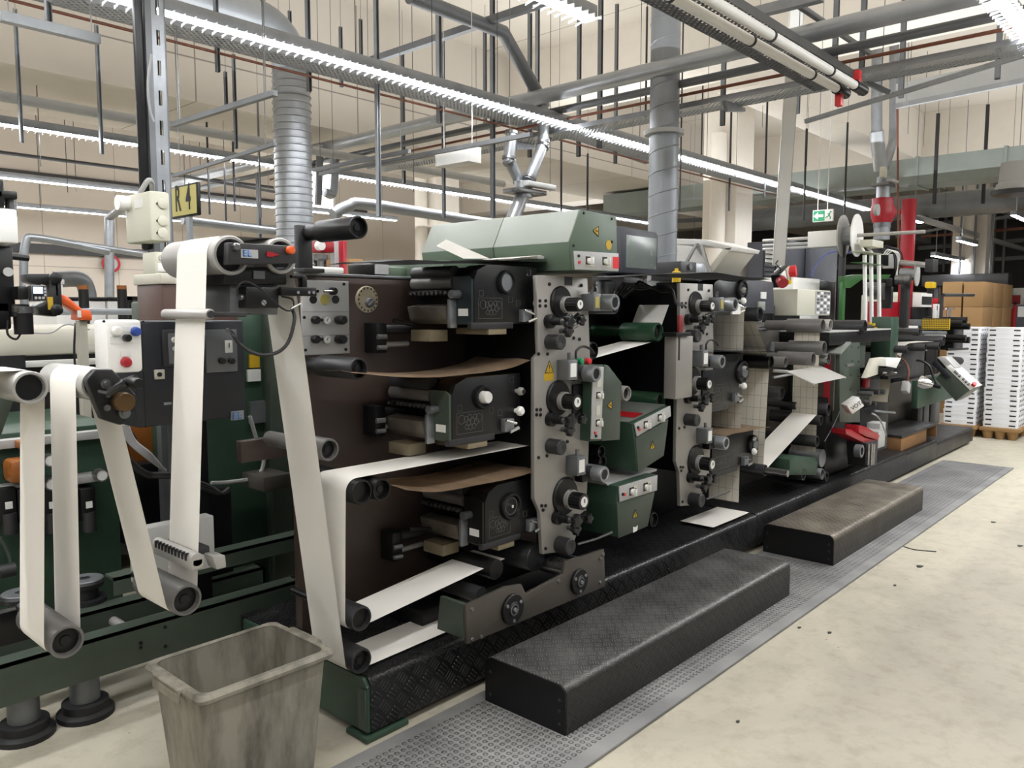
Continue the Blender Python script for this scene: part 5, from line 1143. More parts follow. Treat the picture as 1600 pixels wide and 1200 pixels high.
# cream dial
c = circ(572, 468, YB, 21)
d = MB().lathe((c[0], YB - 0.012, c[1]), (0, 1, 0), [(0, 0), (0, c[2] * 0.96), (0.004, c[2]), (0.012, c[2])], 36).build('scale_dial', 'dial_cream', u1)
cc = circ(574, 473, YB, 8); MB().lathe((cc[0], YB - 0.03, cc[1]), (0, 1, 0), [(0, 0), (0, cc[2] * 0.8), (0.018, cc[2])], 16).build('dial_knob', 'zinc_dark', d)
MB().box(cc[0] - cc[2], cc[0] + cc[2] * 0.9, YB - 0.035, YB - 0.025, cc[1] - 0.005, cc[1] + 0.005, 0.002, Matrix.Translation((cc[0], 0, cc[1])) @ Matrix.Rotation(-0.6, 4, 'Y') @ Matrix.Translation((-cc[0], 0, -cc[1]))).build('pointer', 'zinc', d)
m = MB()
for k in range(16):
    a = 2 * math.pi * k / 16; x, z = c[0] + c[2] * 0.84 * math.cos(a), c[1] + c[2] * 0.84 * math.sin(a)
    m.box(x - 0.003, x + 0.003, YB - 0.0135, YB - 0.0115, z - 0.004, z + 0.004)
m.build('tick_mark', 'charcoal', d)
# cantilevered rollers on the frame
def arm_roller(par, px, py, rpx, y0, ysleeve, y1, mat, name='cantilever_roller'):
    c = circ(px, py, y0, rpx)
    o = roller(par, c[0], c[1], c[2], y0, ysleeve, mat, name)
    MB().cyl((c[0], ysleeve, c[1]), (c[0], y1, c[1]), c[2] * 0.72).build('shaft', mat, o)
    return c
c = arm_roller(u1, 561, 355, 18, 2.46, 2.70, 2.80, 'black_plastic')
b0, b1 = at(463, 351, Y=2.8), at(491, 428, Y=2.8)
MB().box(b0.x, c[0] + c[2] * 0.4, 2.79, 2.82, 1.755, b0.z, 0.004).build('roller_bracket', 'charcoal', u1)
MB().box(b0.x - 0.01, b1.x + 0.01, 2.74, 2.86, 1.758, 1.775, 0.003).build('bracket_foot', 'charcoal', u1)
arm_roller(u1, 561, 576, 17.5, 2.46, 2.70, 2.80, 'roller_dark')
arm_roller(u1, 515, 703, 18, 2.40, 2.56, 2.80, 'roller_grey')
p, q = at(372, 689, Y=2.86), at(458, 706, Y=2.86)
MB().box(p.x, q.x + 0.1, 2.84, 2.88, q.z - 0.012, p.z, 0.004).build('roller_carrier', 'brown_frame', u1)
roller(u1, *G_, YR, YW1 + 0.01, 'roller_dark', 'idler_roller')
for c_ in (G_, H_, I_): MB().cyl((c_[0], YW1 + 0.01, c_[1]), (c_[0], 2.8, c_[1]), c_[2] * 0.3).build('roller_shaft', 'black_metal', u1)
roller(u1, *H_, YR, YW1 + 0.01, 'roller_dark', 'idler_roller', hub=False)
roller(u1, *I_, YR, YW1 + 0.01, 'black_metal', 'idler_roller', hub=False)
roller(u1, *J_, YR, 2.8, 'black_metal', 'idler_roller')
# little bar clamps on the brown frame
def bar_clamp(px, py, lab):
    Y = 2.74; c = at(px, py, Y=Y)
    t = thing('register_bar', lab, 'clamp', (c.x, Y, c.z), 'black register bars on the brown frame')
    MB().box(c.x - 0.025, c.x + 0.03, 2.70, 2.79, c.z - 0.07, c.z + 0.06, 0.006).build('clamp_block', 'black_metal', t)
    MB().cyl((c.x, 2.73, c.z + 0.03), (c.x + 0.18, 2.73, c.z + 0.03), 0.02).build('bar', 'charcoal', t)
    MB().cyl((c.x, 2.73, c.z - 0.035), (c.x + 0.17, 2.73, c.z - 0.035), 0.012).build('bar', 'alu', t)
    m = MB()
    for dz in (0.0, -0.045): m.tube([(c.x - 0.03, 2.69, c.z + dz), (c.x + 0.01, 2.68, c.z + dz)], 0.011, 8)
    m.build('knob', 'zinc_dark', t)
    MB().tube([(c.x + 0.05, 2.68, c.z + 0.07), (c.x + 0.16, 2.66, c.z + 0.05)], 0.01, 8).build('lever', 'black_plastic', t)
bar_clamp(587, 526, 'black register bar with two round rods under the uppermost ink unit')
bar_clamp(585, 655, 'dark register bar half hidden under the middle ink unit')
bar_clamp(612, 850, 'dark register bar beside the lowest ink unit')

# ---- ink units
paint('diagram_grey', (104, 104, 104), 0.6, var=0.03)
def ink_unit(label, xl, xr, yt, yb, wheel, wheel_r, hub_mat, side_mat, Y=2.36, knobs=True, side=True, tray=True, depth_=0.11):
    a, b, c = at(xl, yt, Y=Y), at(xl, yb, Y=Y), at(xr, yt, Y=Y)
    x0, x1, z1, z0 = a.x, c.x, a.z, b.z; W_, Hh = x1 - x0, z1 - z0
    t = thing('ink_unit', label, 'ink unit', ((x0 + x1) / 2, Y, z0), 'ink units of the press')
    MB().prism([(x0, z0), (x1, z0), (x1, z1), (x0 + W_ * 0.2, z1), (x0 + W_ * 0.05, z1 - Hh * 0.1), (x0, z1 - Hh * 0.25)], Y + 0.006, Y + depth_, 0.003).build('housing', 'black_metal', t)
    MB().box(x0 + 0.05, x1, Y + depth_, 2.79, z0 + 0.02, z1 - 0.01, 0.004).build('rear_block', 'black_metal', t)
    fp = MB().prism([(x0, z0), (x1, z0), (x1, z1), (x0 + W_ * 0.2, z1), (x0 + W_ * 0.05, z1 - Hh * 0.1), (x0, z1 - Hh * 0.25)], Y - 0.004, Y + 0.006, 0.002).build('front_panel', 'black_plastic', t)
    if side: MB().prism([(Y + 0.0, z0), (Y + 0.0, z1 - Hh * 0.26), (Y + 0.03, z1 - Hh * 0.2), (Y + depth_, z1 - Hh * 0.2), (Y + depth_, z0)], x0 - 0.014, x0, axis='X').build('side_panel', side_mat, t)
    MB().box(x0 - 0.02, x1 * 0.6 + x0 * 0.4, Y - 0.006, Y + 0.02, z0 - 0.02, z0 + 0.008, 0.003).build('bottom_rail', 'charcoal', t)
    # gear diagram
    m = MB(); gx, gz = x0 + W_ * 0.06, z0 + Hh * 0.1; gw, gh = W_ * 0.36, Hh * 0.34; y = Y - 0.0052
    for (u0, v0, u1_, v1) in ((0, 0, 1, 0), (0, 1, 1, 1), (0, 0, 0, 1), (1, 0, 1, 1)):
        m.tube([(gx + gw * u0, y, gz + gh * v0), (gx + gw * u1_, y, gz + gh * v1)], 0.0007, 4)
    for (u, v, rr) in ((0.18, 0.68, 0.13), (0.36, 0.66, 0.09), (0.5, 0.74, 0.09), (0.45, 0.5, 0.09), (0.6, 0.56, 0.1), (0.7, 0.74, 0.08), (0.76, 0.5, 0.09), (0.38, 0.3, 0.07), (0.52, 0.28, 0.08), (0.66, 0.3, 0.08), (0.86, 0.66, 0.12)):
        pts = [(gx + gw * u + gw * rr * math.cos(k * math.pi / 4), y, gz + gh * v + gw * rr * math.sin(k * math.pi / 4)) for k in range(9)]
        m.tube(pts, 0.0008, 4)
    for (u, v) in ((0.55, 0.42), (0.68, 0.36), (0.86, 0.9), (0.1, 0.52)):
        pts = [(x0 + W_ * u + dx * 0.012, y, z0 + Hh * v + dz * 0.012) for dx, dz in ((-1, -1), (1, -1), (1, 1), (-1, 1), (-1, -1))]; m.tube(pts, 0.0007, 4)
    m.build('line_diagram', 'diagram_grey', fp)
    # handwheel
    c = circ(wheel[0], wheel[1], Y, wheel_r); x, z, r = c
    hw = MB().lathe((x, Y - 0.004, z), (0, -1, 0), [(0, r), (0.012, r), (0.02, r * 0.93), (0.02, r * 0.78), (0.008, r * 0.7), (0.008, 0)], 32).build('handwheel', 'black_metal', t)
    if hub_mat == 'cap': MB().lathe((x, Y - 0.012, z), (0, -1, 0), [(0, r * 0.5), (0.03, r * 0.5), (0.036, r * 0.44), (0.036, 0)], 24).build('hub_cap', 'white_paint', hw)
    elif hub_mat == 'capg': MB().lathe((x, Y - 0.012, z), (0, -1, 0), [(0, r * 0.5), (0.02, r * 0.5), (0.024, r * 0.44), (0.024, 0)], 24).build('hub_cap', 'zinc_dark', hw)
    elif hub_mat == 'disc': MB().cyl((x, Y - 0.014, z), (x, Y - 0.012, z), r * 0.72, n=24).build('hub_disc', 'zinc', hw)
    else:
        MB().lathe((x, Y - 0.012, z), (0, -1, 0), [(0, r * 0.62), (0.004, r * 0.62), (0.004, r * 0.58), (0, r * 0.58)], 28).build('hub_ring', 'zinc_dark', hw)
        MB().cyl((x, Y - 0.024, z), (x, Y - 0.012, z), r * 0.12).build('hub_screw', 'chrome', hw)
    if knobs:
        for (u, v, mt, kr) in ((0.93, 0.70, 'alu', 0.018), (0.92, 0.36, 'white_plastic', 0.021)):
            kx, kz = x0 + W_ * u, z0 + Hh * v
            ko = MB().lathe((kx, Y - 0.004, kz), (0, -1, 0), [(0, kr * 0.5), (0.02, kr * 0.5), (0.022, kr), (0.035, kr), (0.045, kr * 0.6), (0.045, 0)], 18).build('knob', mt, t)
            if v > 0.5: MB().cyl((kx, Y - 0.053, kz), (kx, Y - 0.046, kz), kr * 0.55).build('knob_cap', 'black_plastic', ko)
        lx, lz = x0 + W_ * 0.72, z0 + Hh * 0.17
        lb = MB().box(lx - 0.01, lx + 0.05, Y - 0.03, Y, lz - 0.035, lz + 0.02, 0.003).build('lever_block', 'zinc', t)
        MB().tube([(lx - 0.015, Y - 0.04, lz + 0.018), (lx + 0.045, Y - 0.045, lz)], 0.0055, 8).build('lever', 'chrome', lb)
        MB().tube([(lx + 0.01, Y - 0.04, lz - 0.035), (lx + 0.055, Y - 0.05, lz - 0.02)], 0.008, 8).build('lever', 'chrome', lb)
    if tray:
        xs = x0 - 0.02
        rm = Y + depth_ + 0.01
        MB().cyl((xs + 0.03, rm, z1 - Hh * 0.12), (xs + 0.03, 2.74, z1 - Hh * 0.12), 0.028).build('ink_roller', 'charcoal', t)
        MB().cyl((xs + 0.03, rm, z1 - Hh * 0.3), (xs + 0.03, 2.74, z1 - Hh * 0.3), 0.03).build('ink_roller', 'roller_grey', t)
        k_ = MB()
        for k in range(9): k_.cyl((xs - 0.012, rm + 0.02 + k * 0.028, z1 - Hh * 0.47), (xs + 0.02, rm + 0.02 + k * 0.028, z1 - Hh * 0.47), 0.009, n=8)
        k_.build('ink_key_row', 'steel', t)
        MB().box(xs + 0.0, xs + 0.03, rm, 2.74, z1 - Hh * 0.52, z1 - Hh * 0.42, 0.003).build('ink_duct', 'black_metal', t)
        MB().prism([(xs - 0.02, z0 + Hh * 0.08), (xs - 0.035, z0 + Hh * 0.3), (xs + 0.03, z0 + Hh * 0.34), (xs + 0.05, z0 + Hh * 0.02), (xs, z0)], rm, 2.72, 0.003).build('ink_tray', 'tray_beige', t)
        MB().box(xs - 0.03, xs + 0.01, rm - 0.03, rm - 0.012, z0 - 0.015, z0 + Hh * 0.42, 0.002).build('tray_cheek', 'zinc', t)
        c = (xs - 0.005, rm - 0.045, z1 - Hh * 0.5); MB().cyl((c[0] - 0.035, c[1], c[2]), (c[0] + 0.02, c[1], c[2]), 0.018).build('pivot_pin', 'zinc_dark', t)
        MB().box(x0 - 0.018, x0 - 0.0135, Y + 0.02, Y + 0.075, z0 + Hh * 0.14, z0 + Hh * 0.26).build('paper_label', 'label_white', t)
        MB().box(x0 - 0.07, x0 + 0.03, Y + 0.19, Y + 0.32, z0 - 0.075, z0 - 0.025, 0.003).build('support_block', 'wood_block', t)
        MB().box(x0 + W_ * 0.22, x0 + W_ * 0.5, Y - 0.002, Y + 0.2, z0 - 0.045, z0 - 0.016, 0.003).build('drip_block', 'wood_block', t)
    return t
ink_unit('uppermost ink unit left of the alloy plate, dark teal side and blank steel disc', 740, 838, 412, 507, (788, 441), 19, 'disc', 'teal_paint')
ink_unit('middle ink unit with green side and white capped handwheel', 705, 812, 592, 690, (751, 620), 19, 'cap', 'green_paint')
ink_unit('lowest ink unit with dark side and ringed handwheel', 757, 846, 762, 852, (795, 790), 22, 'ring', 'black_metal')
ink_unit('upper ink unit right of the second alloy plate', 1114, 1158, 436, 488, (1157, 453), 16, 'ring', 'black_metal', knobs=True, side=False, tray=False)
ink_unit('middle ink unit right of the second alloy plate with grey hub', 1104, 1160, 556, 640, (1157, 581), 18, 'capg', 'black_metal', knobs=True, side=False, tray=False)
ink_unit('lowest ink unit right of the second alloy plate under curled cardboard', 1112, 1176, 684, 742, (1174, 694), 15, 'capg', 'black_metal', knobs=True, side=False, tray=False)

# ---- cardboard covers lying over the ink units
def card(label, edge, Yf, Yb, lift=0.0, mat='cardboard_old'):
    pts = [at(x, y, Y=Yf) for x, y in edge]; pts = bez(pts, 5); rows = []
    for j in range(5):
        y = Yf + (Yb - Yf) * j / 4
        rows.append([Vector((p.x, y + 0.01 * math.sin(3 * p.x + j), p.z + lift * j / 4 + 0.004 * math.sin(9 * p.x + 2 * j))) for p in pts])
    m = MB().grid(rows); m.solidify(0.003)
    return solo(m, 'cardboard_sheet', mat, label, 'cardboard')
card('dark curled cardboard sheet over the uppermost ink unit under the green hood', [(585, 408), (640, 405), (700, 409), (760, 406), (820, 407), (880, 412)], 2.33, 2.70, 0.0, 'charcoal')
card('stained cardboard sheet lying on the middle ink unit', [(577, 584), (620, 587), (690, 590), (750, 584), (800, 574), (832, 562)], 2.33, 2.68)
card('stained cardboard sheet lying on the lowest ink unit', [(634, 764), (680, 769), (720, 765), (780, 752), (845, 735)], 2.31, 2.68)
card('dark cardboard sheet on top of the upper ink unit right of the second plate', [(958, 432), (1020, 430), (1080, 426), (1120, 427), (1170, 432), (1205, 437)], 2.30, 2.75, 0.0, 'charcoal')
card('thin dark sheet on the middle ink unit right of the second plate', [(1088, 551), (1130, 550), (1170, 549), (1218, 550)], 2.28, 2.6, 0.0, 'charcoal')
card('cardboard sheet on the lowest ink unit right of the second plate', [(1109, 678), (1135, 682), (1150, 677), (1180, 672), (1206, 668)], 2.28, 2.62)
# paper scraps on the covers
m = MB(); m.grid([[at(682, 384, Y=2.42), at(697, 374, Y=2.47)], [at(724, 404, Y=2.38), at(765, 404, Y=2.44)]]); m.solidify(0.001); solo(m, 'paper_strip', 'paper', 'white paper strip propped before the green hood', 'paper')
m = MB(); pts = [at(795, 407, Y=2.36), at(838, 402, Y=2.36), at(842, 403, Y=2.36)]
m.sheet([(p.x, p.z + 0.008) for p in pts], 2.34, 2.6); m.solidify(0.001); solo(m, 'paper_sheet', 'paper', 'white paper sheet curled over the end of the dark cardboard under the hood', 'paper')

# ---- alloy side plates with dials, motors and star knobs
PX0 = at(835, 600, Y=2.30).x
def plate_unit(label, dx, dz, Y, full=True, group=None):
    ox = dx
    t = thing('impression_plate', label, 'side plate', (PX0 + 0.2 + dx, Y, 0.5), group)
    def A(px, py): p = at(px, py, Y=Y); return p.x + dx, p.z + dz
    def Cc(px, py, r): p = at(px, py, Y=Y); return p.x + dx, p.z + dz, r * depth(p) / F
    pts = [A(*p) for p in ((838, 430), (918, 434), (922, 560), (920, 700), (916, 800), (900, 838), (893, 860), (848, 866), (844, 800), (835, 780), (835, 560), (842, 552))]
    pl = MB().prism(pts, Y, Y + 0.022, 0.002).build('plate', 'alu_plate', t)
    MB().prism([A(*p) for p in ((842, 440), (914, 444), (914, 800), (850, 800))], Y + 0.03, 2.75).build('rear_body', 'black_metal', t)
    m = MB()
    for px, py in ((858, 444), (908, 446), (843, 470), (852, 470), (843, 478), (852, 478), (841, 553), (855, 553), (838, 640), (844, 640), (838, 648), (844, 648), (886, 690), (841, 715), (854, 712), (852, 857), (846, 790), (852, 790), (848, 797), (896, 528), (885, 523), (905, 530)):
        c = Cc(px, py, 2.8); m.lathe((c[0], Y, c[1]), (0, -1, 0), [(0, c[2]), (0.006, c[2] * 0.9), (0.006, 0)], 8)
    m.build('screw', 'black_metal', pl)
    x0, z0 = A(882, 432); x1, z1 = A(894, 446); MB().box(x0, x1, Y - 0.001, Y + 0.001, z1, z0).build('scale_plate', 'charcoal', pl)
    # warning triangle
    if full:
        c = Cc(858, 575, 8); r = c[2] * 1.25
        tri = MB().prism([(c[0] - r, c[1] - r * 0.75), (c[0] + r, c[1] - r * 0.75), (c[0], c[1] + r * 1.1)], Y - 0.001, Y + 0.001).build('warning_triangle', 'yellow_mark', pl)
        m = MB(); e = [(c[0] - r, c[1] - r * 0.75), (c[0] + r, c[1] - r * 0.75), (c[0], c[1] + r * 1.1), (c[0] - r, c[1] - r * 0.75)]
        m.tube([(x, Y - 0.001, z) for x, z in e], 0.0018, 5); m.tube([(c[0], Y - 0.001, c[1] + r * 0.5), (c[0], Y - 0.001, c[1] - r * 0.1)], 0.0022, 5); m.tube([(c[0], Y - 0.001, c[1] - r * 0.38), (c[0], Y - 0.001, c[1] - r * 0.46)], 0.0024, 5)
        m.build('triangle_outline', 'ink_black', tri)
        x0, z0 = A(850, 583); x1, z1 = A(865, 594); MB().box(x0, x1, Y - 0.001, Y + 0.001, z1, z0).build('yellow_label', 'yellow_mark', pl)
    # three dial stations
    for dpx, dpy, dr, kpx, kpy, kr in ((875, 472, 25, 893, 476, 9), (871, 622, 28, 890, 626, 11), (882, 775, 30, 896, 778, 12)):
        c = Cc(dpx, dpy, dr); d_ = MB().lathe((c[0], Y, c[1]), (0, -1, 0), [(0, c[2]), (0.008, c[2]), (0.014, c[2] * 0.94), (0.014, 0)], 32).build('dial_disc', 'black_metal', t)
        c2 = Cc(dpx + 4, dpy + 4, dr * 0.52)
        MB().lathe((c2[0], Y - 0.014, c2[1]), (0, -1, 0), [(0, c2[2]), (0.022, c2[2]), (0.022, c2[2] * 0.85), (0, c2[2] * 0.8)], 24).build('dial_ring', 'alu', d_)
        kp = MB(); n = 18; r = c2[2] * 0.84
        kp.prism([(c2[0] + r * (1 if k % 2 else 0.93) * math.cos(2 * math.pi * k / (2 * n)), c2[1] + r * (1 if k % 2 else 0.93) * math.sin(2 * math.pi * k / (2 * n))) for k in range(2 * n)], Y - 0.1, Y - 0.014)
        ko = kp.build('grip_knob', 'black_plastic', d_)
        MB().cyl((c2[0], Y - 0.103, c2[1]), (c2[0], Y - 0.099, c2[1]), r * 0.62).build('knob_face', 'label_white', ko)
        MB().tube([(c2[0], Y - 0.1045, c2[1] + r * 0.35), (c2[0], Y - 0.1045, c2[1] - r * 0.1)], 0.0022, 5).build('pointer', 'ink_black', ko)
    # motors with boxes
    for bx0, by0, bx1, by1, cx, cy, cr in ((909, 459, 920, 486, 936, 473, 13), (870, 562, 884, 592, 907, 582, 13), (884, 712, 897, 738, 920, 736, 13)):
        x0, z0 = A(bx0, by0); x1, z1 = A(bx1, by1); mb = MB().box(x0, x1, Y - 0.07, Y, z1, z0, 0.003).build('motor_box', 'zinc_dark', t)
        MB().box(x0 + 0.012, x1 - 0.012, Y - 0.0715, Y - 0.069, z1 + 0.015, z0 - 0.015).build('paper_label', 'label_white' if by0 > 500 else 'sign_yellow', mb)
        c = Cc(cx, cy, cr); yy = Y - 0.11
        MB().box(x1, c[0] + c[2] * 0.2, Y - 0.05, Y - 0.004, c[1] - c[2] * 0.8, c[1] + c[2] * 0.9, 0.004).build('motor_block', 'black_metal', t)
        mo = MB().lathe((c[0] - 0.02, yy, c[1]), (0, 1, 0), [(0.006, 0), (0.006, c[2] * 0.6), (0, c[2] * 0.66), (0, c[2] * 0.9), (0.008, c[2]), (0.105, c[2])], 28).build('motor', 'zinc', t)
        MB().cyl((c[0] - 0.02, yy + 0.003, c[1]), (c[0] - 0.02, yy + 0.0065, c[1]), c[2] * 0.58).build('motor_cap', 'black_metal', mo)
        gl = Cc(bx1 - 3, by0 - 3, 3); MB().cyl((gl[0], Y - 0.03, gl[1] - 0.01), (gl[0], Y - 0.03, gl[1] + 0.025), gl[2]).build('cable_gland', 'steel', mb)
    # star knob clusters
    for kx, ky in ((856, 502), (858, 655), (868, 808)):
        c = Cc(kx, ky, 11); MB().lathe((c[0], Y, c[1]), (0, -1, 0), [(0, c[2]), (0.025, c[2]), (0.03, c[2] * 0.6), (0.08, c[2] * 0.55), (0.08, c[2] * 0.4), (0.11, c[2] * 0.35), (0.11, 0)], 20).build('adjuster', 'black_metal', t)
        MB().cyl((c[0], Y - 0.11, c[1]), (c[0], Y - 0.06, c[1]), c[2] * 0.42).build('adjuster_sleeve', 'steel', t)
        s1 = MB(); star(s1, c[0] + 0.0, c[1], c[2] * 1.15, Y - 0.135, Y - 0.11); s1.build('star_knob', 'black_plastic', t)
        c = Cc(kx + 30, ky - 2, 8); MB().cyl((c[0], Y - 0.07, c[1]), (c[0], Y, c[1]), c[2] * 0.5).build('adjuster', 'steel', t)
        s1 = MB(); star(s1, c[0], c[1], c[2] * 1.15, Y - 0.095, Y - 0.07); s1.build('star_knob', 'black_plastic', t)
        p0, p1 = A(kx + 32, ky - 12), A(kx + 22, ky + 4); MB().tube([(p0[0], Y - 0.06, p0[1]), (p1[0], Y - 0.03, p1[1])], 0.008, 8).build('lever', 'black_plastic', t)
        c = Cc(kx + 24, ky + 15, 10); g_ = MB(); star(g_, c[0] - 0.02, c[1], c[2], Y - 0.06, Y - 0.03, 4); g_.build('star_knob', 'charcoal', t)
        MB().cyl((c[0] - 0.02, Y - 0.03, c[1]), (c[0] - 0.02, Y, c[1]), c[2] * 0.4).build('adjuster', 'zinc_dark', t)
    # stub rollers
    for px, py, r in ((861, 534, 12), (862, 696, 12), (876, 849, 13)):
        c = Cc(px, py, r); MB().lathe((c[0] - 0.015, Y, c[1]), (0, -1, 0), [(0, c[2]), (0.07, c[2]), (0.074, c[2] * 0.9), (0.074, c[2] * 0.2), (0.07, 0)], 24).build('stub_roller', 'charcoal', t)
    p0, p1 = A(884, 846), A(930, 826); MB().tube([(p0[0], Y - 0.07, p0[1]), ((p0[0] + p1[0]) / 2, Y - 0.09, (p0[1] + p1[1]) / 2 - 0.003), (p1[0], Y - 0.1, p1[1])], 0.006, 8).build('handle_rod', 'steel', t)
    p0, p1 = A(872, 520), A(884, 508); MB().tube([(p0[0], Y - 0.03, p0[1]), (p1[0], Y - 0.07, p1[1])], 0.008, 8).build('lever', 'steel', t)
    # dark second panel and cable loop
    x0, z0 = A(893, 601); x1, z1 = A(919, 650); MB().box(x0, x1, Y - 0.012, Y, z1, z0, 0.003).build('switch_panel', 'black_metal', t)
    if full:
        for px, mt in ((901, 'sign_green'), (913, 'red_bright')):
            c = Cc(px, 564, 5); MB().lathe((c[0], Y - 0.03, c[1]), (0, -1, 0), [(-0.03, c[2] * 0.9), (0, c[2]), (0.004, c[2]), (0.01, 0)], 16).build('push_button', mt, t)
    pts = [A(*p) for p in ((889, 560), (890, 548), (900, 541), (912, 545), (918, 552))]
    MB().tube(bez([(x, Y - 0.04, z) for x, z in pts]), 0.006, 7).build('cable', 'cable_black', t)
    return t
plate_unit('first alloy side plate crowded with dials, motors and star knobs, with a yellow warning triangle', 0, 0, 2.30)
DX = at(1058, 600, Y=2.30).x - PX0
plate_unit('second alloy side plate with dials and star knobs further along the press', DX, 0.0, 2.30, False)
# red slider and rail on the second plate
t = thing('web_tension_slider', 'bright steel column with a red slider at the left edge of the second alloy plate', 'column', at(1068, 600, Y=2.22))
p, q = at(1056, 526, Y=2.22), at(1080, 620, Y=2.22); MB().box(p.x, q.x, 2.215, 2.29, q.z, p.z, 0.004).build('column', 'alu_plate', t)
p, q = at(1057, 520, Y=2.2), at(1080, 525, Y=2.2); MB().box(p.x, q.x, 2.2, 2.29, q.z, p.z, 0.003).build('cross_bar', 'black_metal', t)
p, q = at(1062, 492, Y=2.2), at(1068, 519, Y=2.2); MB().box(p.x, q.x, 2.2, 2.215, q.z, p.z, 0.003).build('red_slider', 'red_dark', t)
p, q = at(1064, 527, Y=2.2), at(1065, 563, Y=2.2); MB().box(p.x, q.x + 0.002, 2.212, 2.216, q.z, p.z).build('slot', 'ink_black', t)

# ---- lower infeed plate in front of the lowest ink unit
t = thing('infeed_frame', 'grey infeed plate with two black discs and a green end, lowest on the press', 'infeed', (2.6, 2.25, 0.25))
Yi = 2.215
pts = poly([(728, 946), (790, 917), (815, 913), (822, 928), (880, 897), (884, 878), (944, 858), (946, 916), (730, 1007)], Yi)
pl = MB().prism(pts, Yi, Yi + 0.016, 0.002).build('front_plate', 'brown_plate', t)
xg = at(728, 970, Y=Yi).x; ztop, zbot = at(728, 946, Y=Yi).z, at(730, 1003, Y=Yi).z
MB().prism([(Yi + 0.016, zbot + 0.01), (Yi + 0.016, ztop), (Yi + 0.15, ztop), (Yi + 0.17, zbot + 0.01)], xg, xg + 0.02, axis='X').build('end_plate', 'green_paint', t)
for px, py, r in ((799, 951, 24), (903, 908, 20)):
    c = circ(px, py, Yi, r); d_ = MB().lathe((c[0], Yi, c[1]), (0, -1, 0), [(0, c[2]), (0.012, c[2]), (0.016, c[2] * 0.95), (0.016, c[2] * 0.5), (0.02, c[2] * 0.45), (0.02, 0)], 32).build('bearing_disc', 'black_metal', t)
    MB().lathe((c[0], Yi - 0.0155, c[1]), (0, -1, 0), [(0, c[2] * 0.42), (0.006, c[2] * 0.38), (0.006, c[2] * 0.3), (0.002, c[2] * 0.28)], 24).build('disc_ring', 'zinc_dark', d_)
    m = MB(); m.lathe((c[0], Yi - 0.02, c[1]), (0, -1, 0), [(0, c[2] * 0.16), (0.008, c[2] * 0.14), (0.008, 0)], 10)
    for k in range(3): a = 0.5 + k * 2.1; m.lathe((c[0] + c[2] * 0.75 * math.cos(a), Yi - 0.016, c[1] + c[2] * 0.75 * math.sin(a)), (0, -1, 0), [(0, 0.008), (0.004, 0.007), (0.004, 0)], 8)
    m.build('screw', 'zinc', d_)
m = MB()
for px, py in ((737, 952), (738, 999), (752, 995), (938, 872), (938, 910), (942, 866), (873, 908)): c = circ(px, py, Yi, 3.5); m.lathe((c[0], Yi, c[1]), (0, -1, 0), [(0, c[2]), (0.006, c[2] * 0.8), (0.006, 0)], 10)
m.build('screw', 'steel', pl)
a, b = at(822, 876, Y=2.36), at(903, 870, Y=2.36)
c = circ(838, 872, 2.36, 22); MB().lathe((c[0] - 0.0, 2.36, c[1]), (0, 1, 0), [(0, 0), (0, c[2] * 0.95), (0.005, c[2]), (0.35, c[2])], 28).build('infeed_roller', 'roller_dark', t)
c = circ(870, 884, 2.32, 14); MB().cyl((c[0], 2.25, c[1]), (c[0], 2.4, c[1]), c[2]).build('infeed_roller', 'steel', t)
c = circ(776, 890, YR, 16); MB().lathe((c[0], YR, c[1]), (0, 1, 0), [(0, 0), (0, c[2] * 0.95), (0.004, c[2]), (0.4, c[2])], 24).build('infeed_roller', 'black_metal', t)
c = circ(752, 930, YR, 13); MB().lathe((c[0], YR, c[1]), (0, 1, 0), [(0, 0), (0, c[2] * 0.95), (0.004, c[2]), (0.3, c[2])], 24).build('infeed_roller', 'charcoal', t)
x1 = at(946, 890, Y=Yi).x; MB().box(x1 - 0.02, x1, Yi + 0.016, 2.75, 0.36, at(946, 880, Y=Yi).z, 0.003).build('end_bar', 'zinc_dark', t)
MB().box(xg + 0.02, x1, 2.5, 2.75, 0.25, 0.33, 0.004).build('rear_beam', 'black_metal', t)

# ---- green lamp hoods and lamp boxes
Yh = 2.2
t = thing('lamp_hood', 'large pale green hood on top of the press with switches on its front end', 'hood', (3.1, 2.6, 1.78))
pf = [(906, 327), (963, 338), (965, 425), (895, 422), (889, 378)]
pts = poly(pf, Yh)
ybk = at(675, 352, X=pts[0][0]).y; ysm = at(787, 340, X=pts[0][0]).y
def split(pts, y0, y1, nm):
    # slanted pale lid and green lower skirt
    up_ = [pts[0], pts[1], (pts[1][0], pts[4][1]), pts[4]]; lo_ = [pts[4], (pts[1][0], pts[4][1]), pts[2], pts[3]]
    MB().prism(up_, y0, y1, 0.004).build(nm, 'green_light', t); MB().prism(lo_, y0, y1, 0.004).build('skirt', 'green_hood', t)
split(pts, Yh + 0.006, ysm - 0.002, 'lid'); split(pts, ysm + 0.002, ybk, 'lid')
fe = MB().prism(pts, Yh, Yh + 0.006, 0.001).build('end_plate', 'green_hood', t)
m = MB()
for px, py in ((912, 333), (956, 342), (956, 378), (896, 384), (900, 415)): c = circ(px, py, Yh, 2.4); m.lathe((c[0], Yh, c[1]), (0, -1, 0), [(0, c[2]), (0.004, c[2] * 0.8), (0.004, 0)], 8)
m.build('screw', 'black_metal', fe)
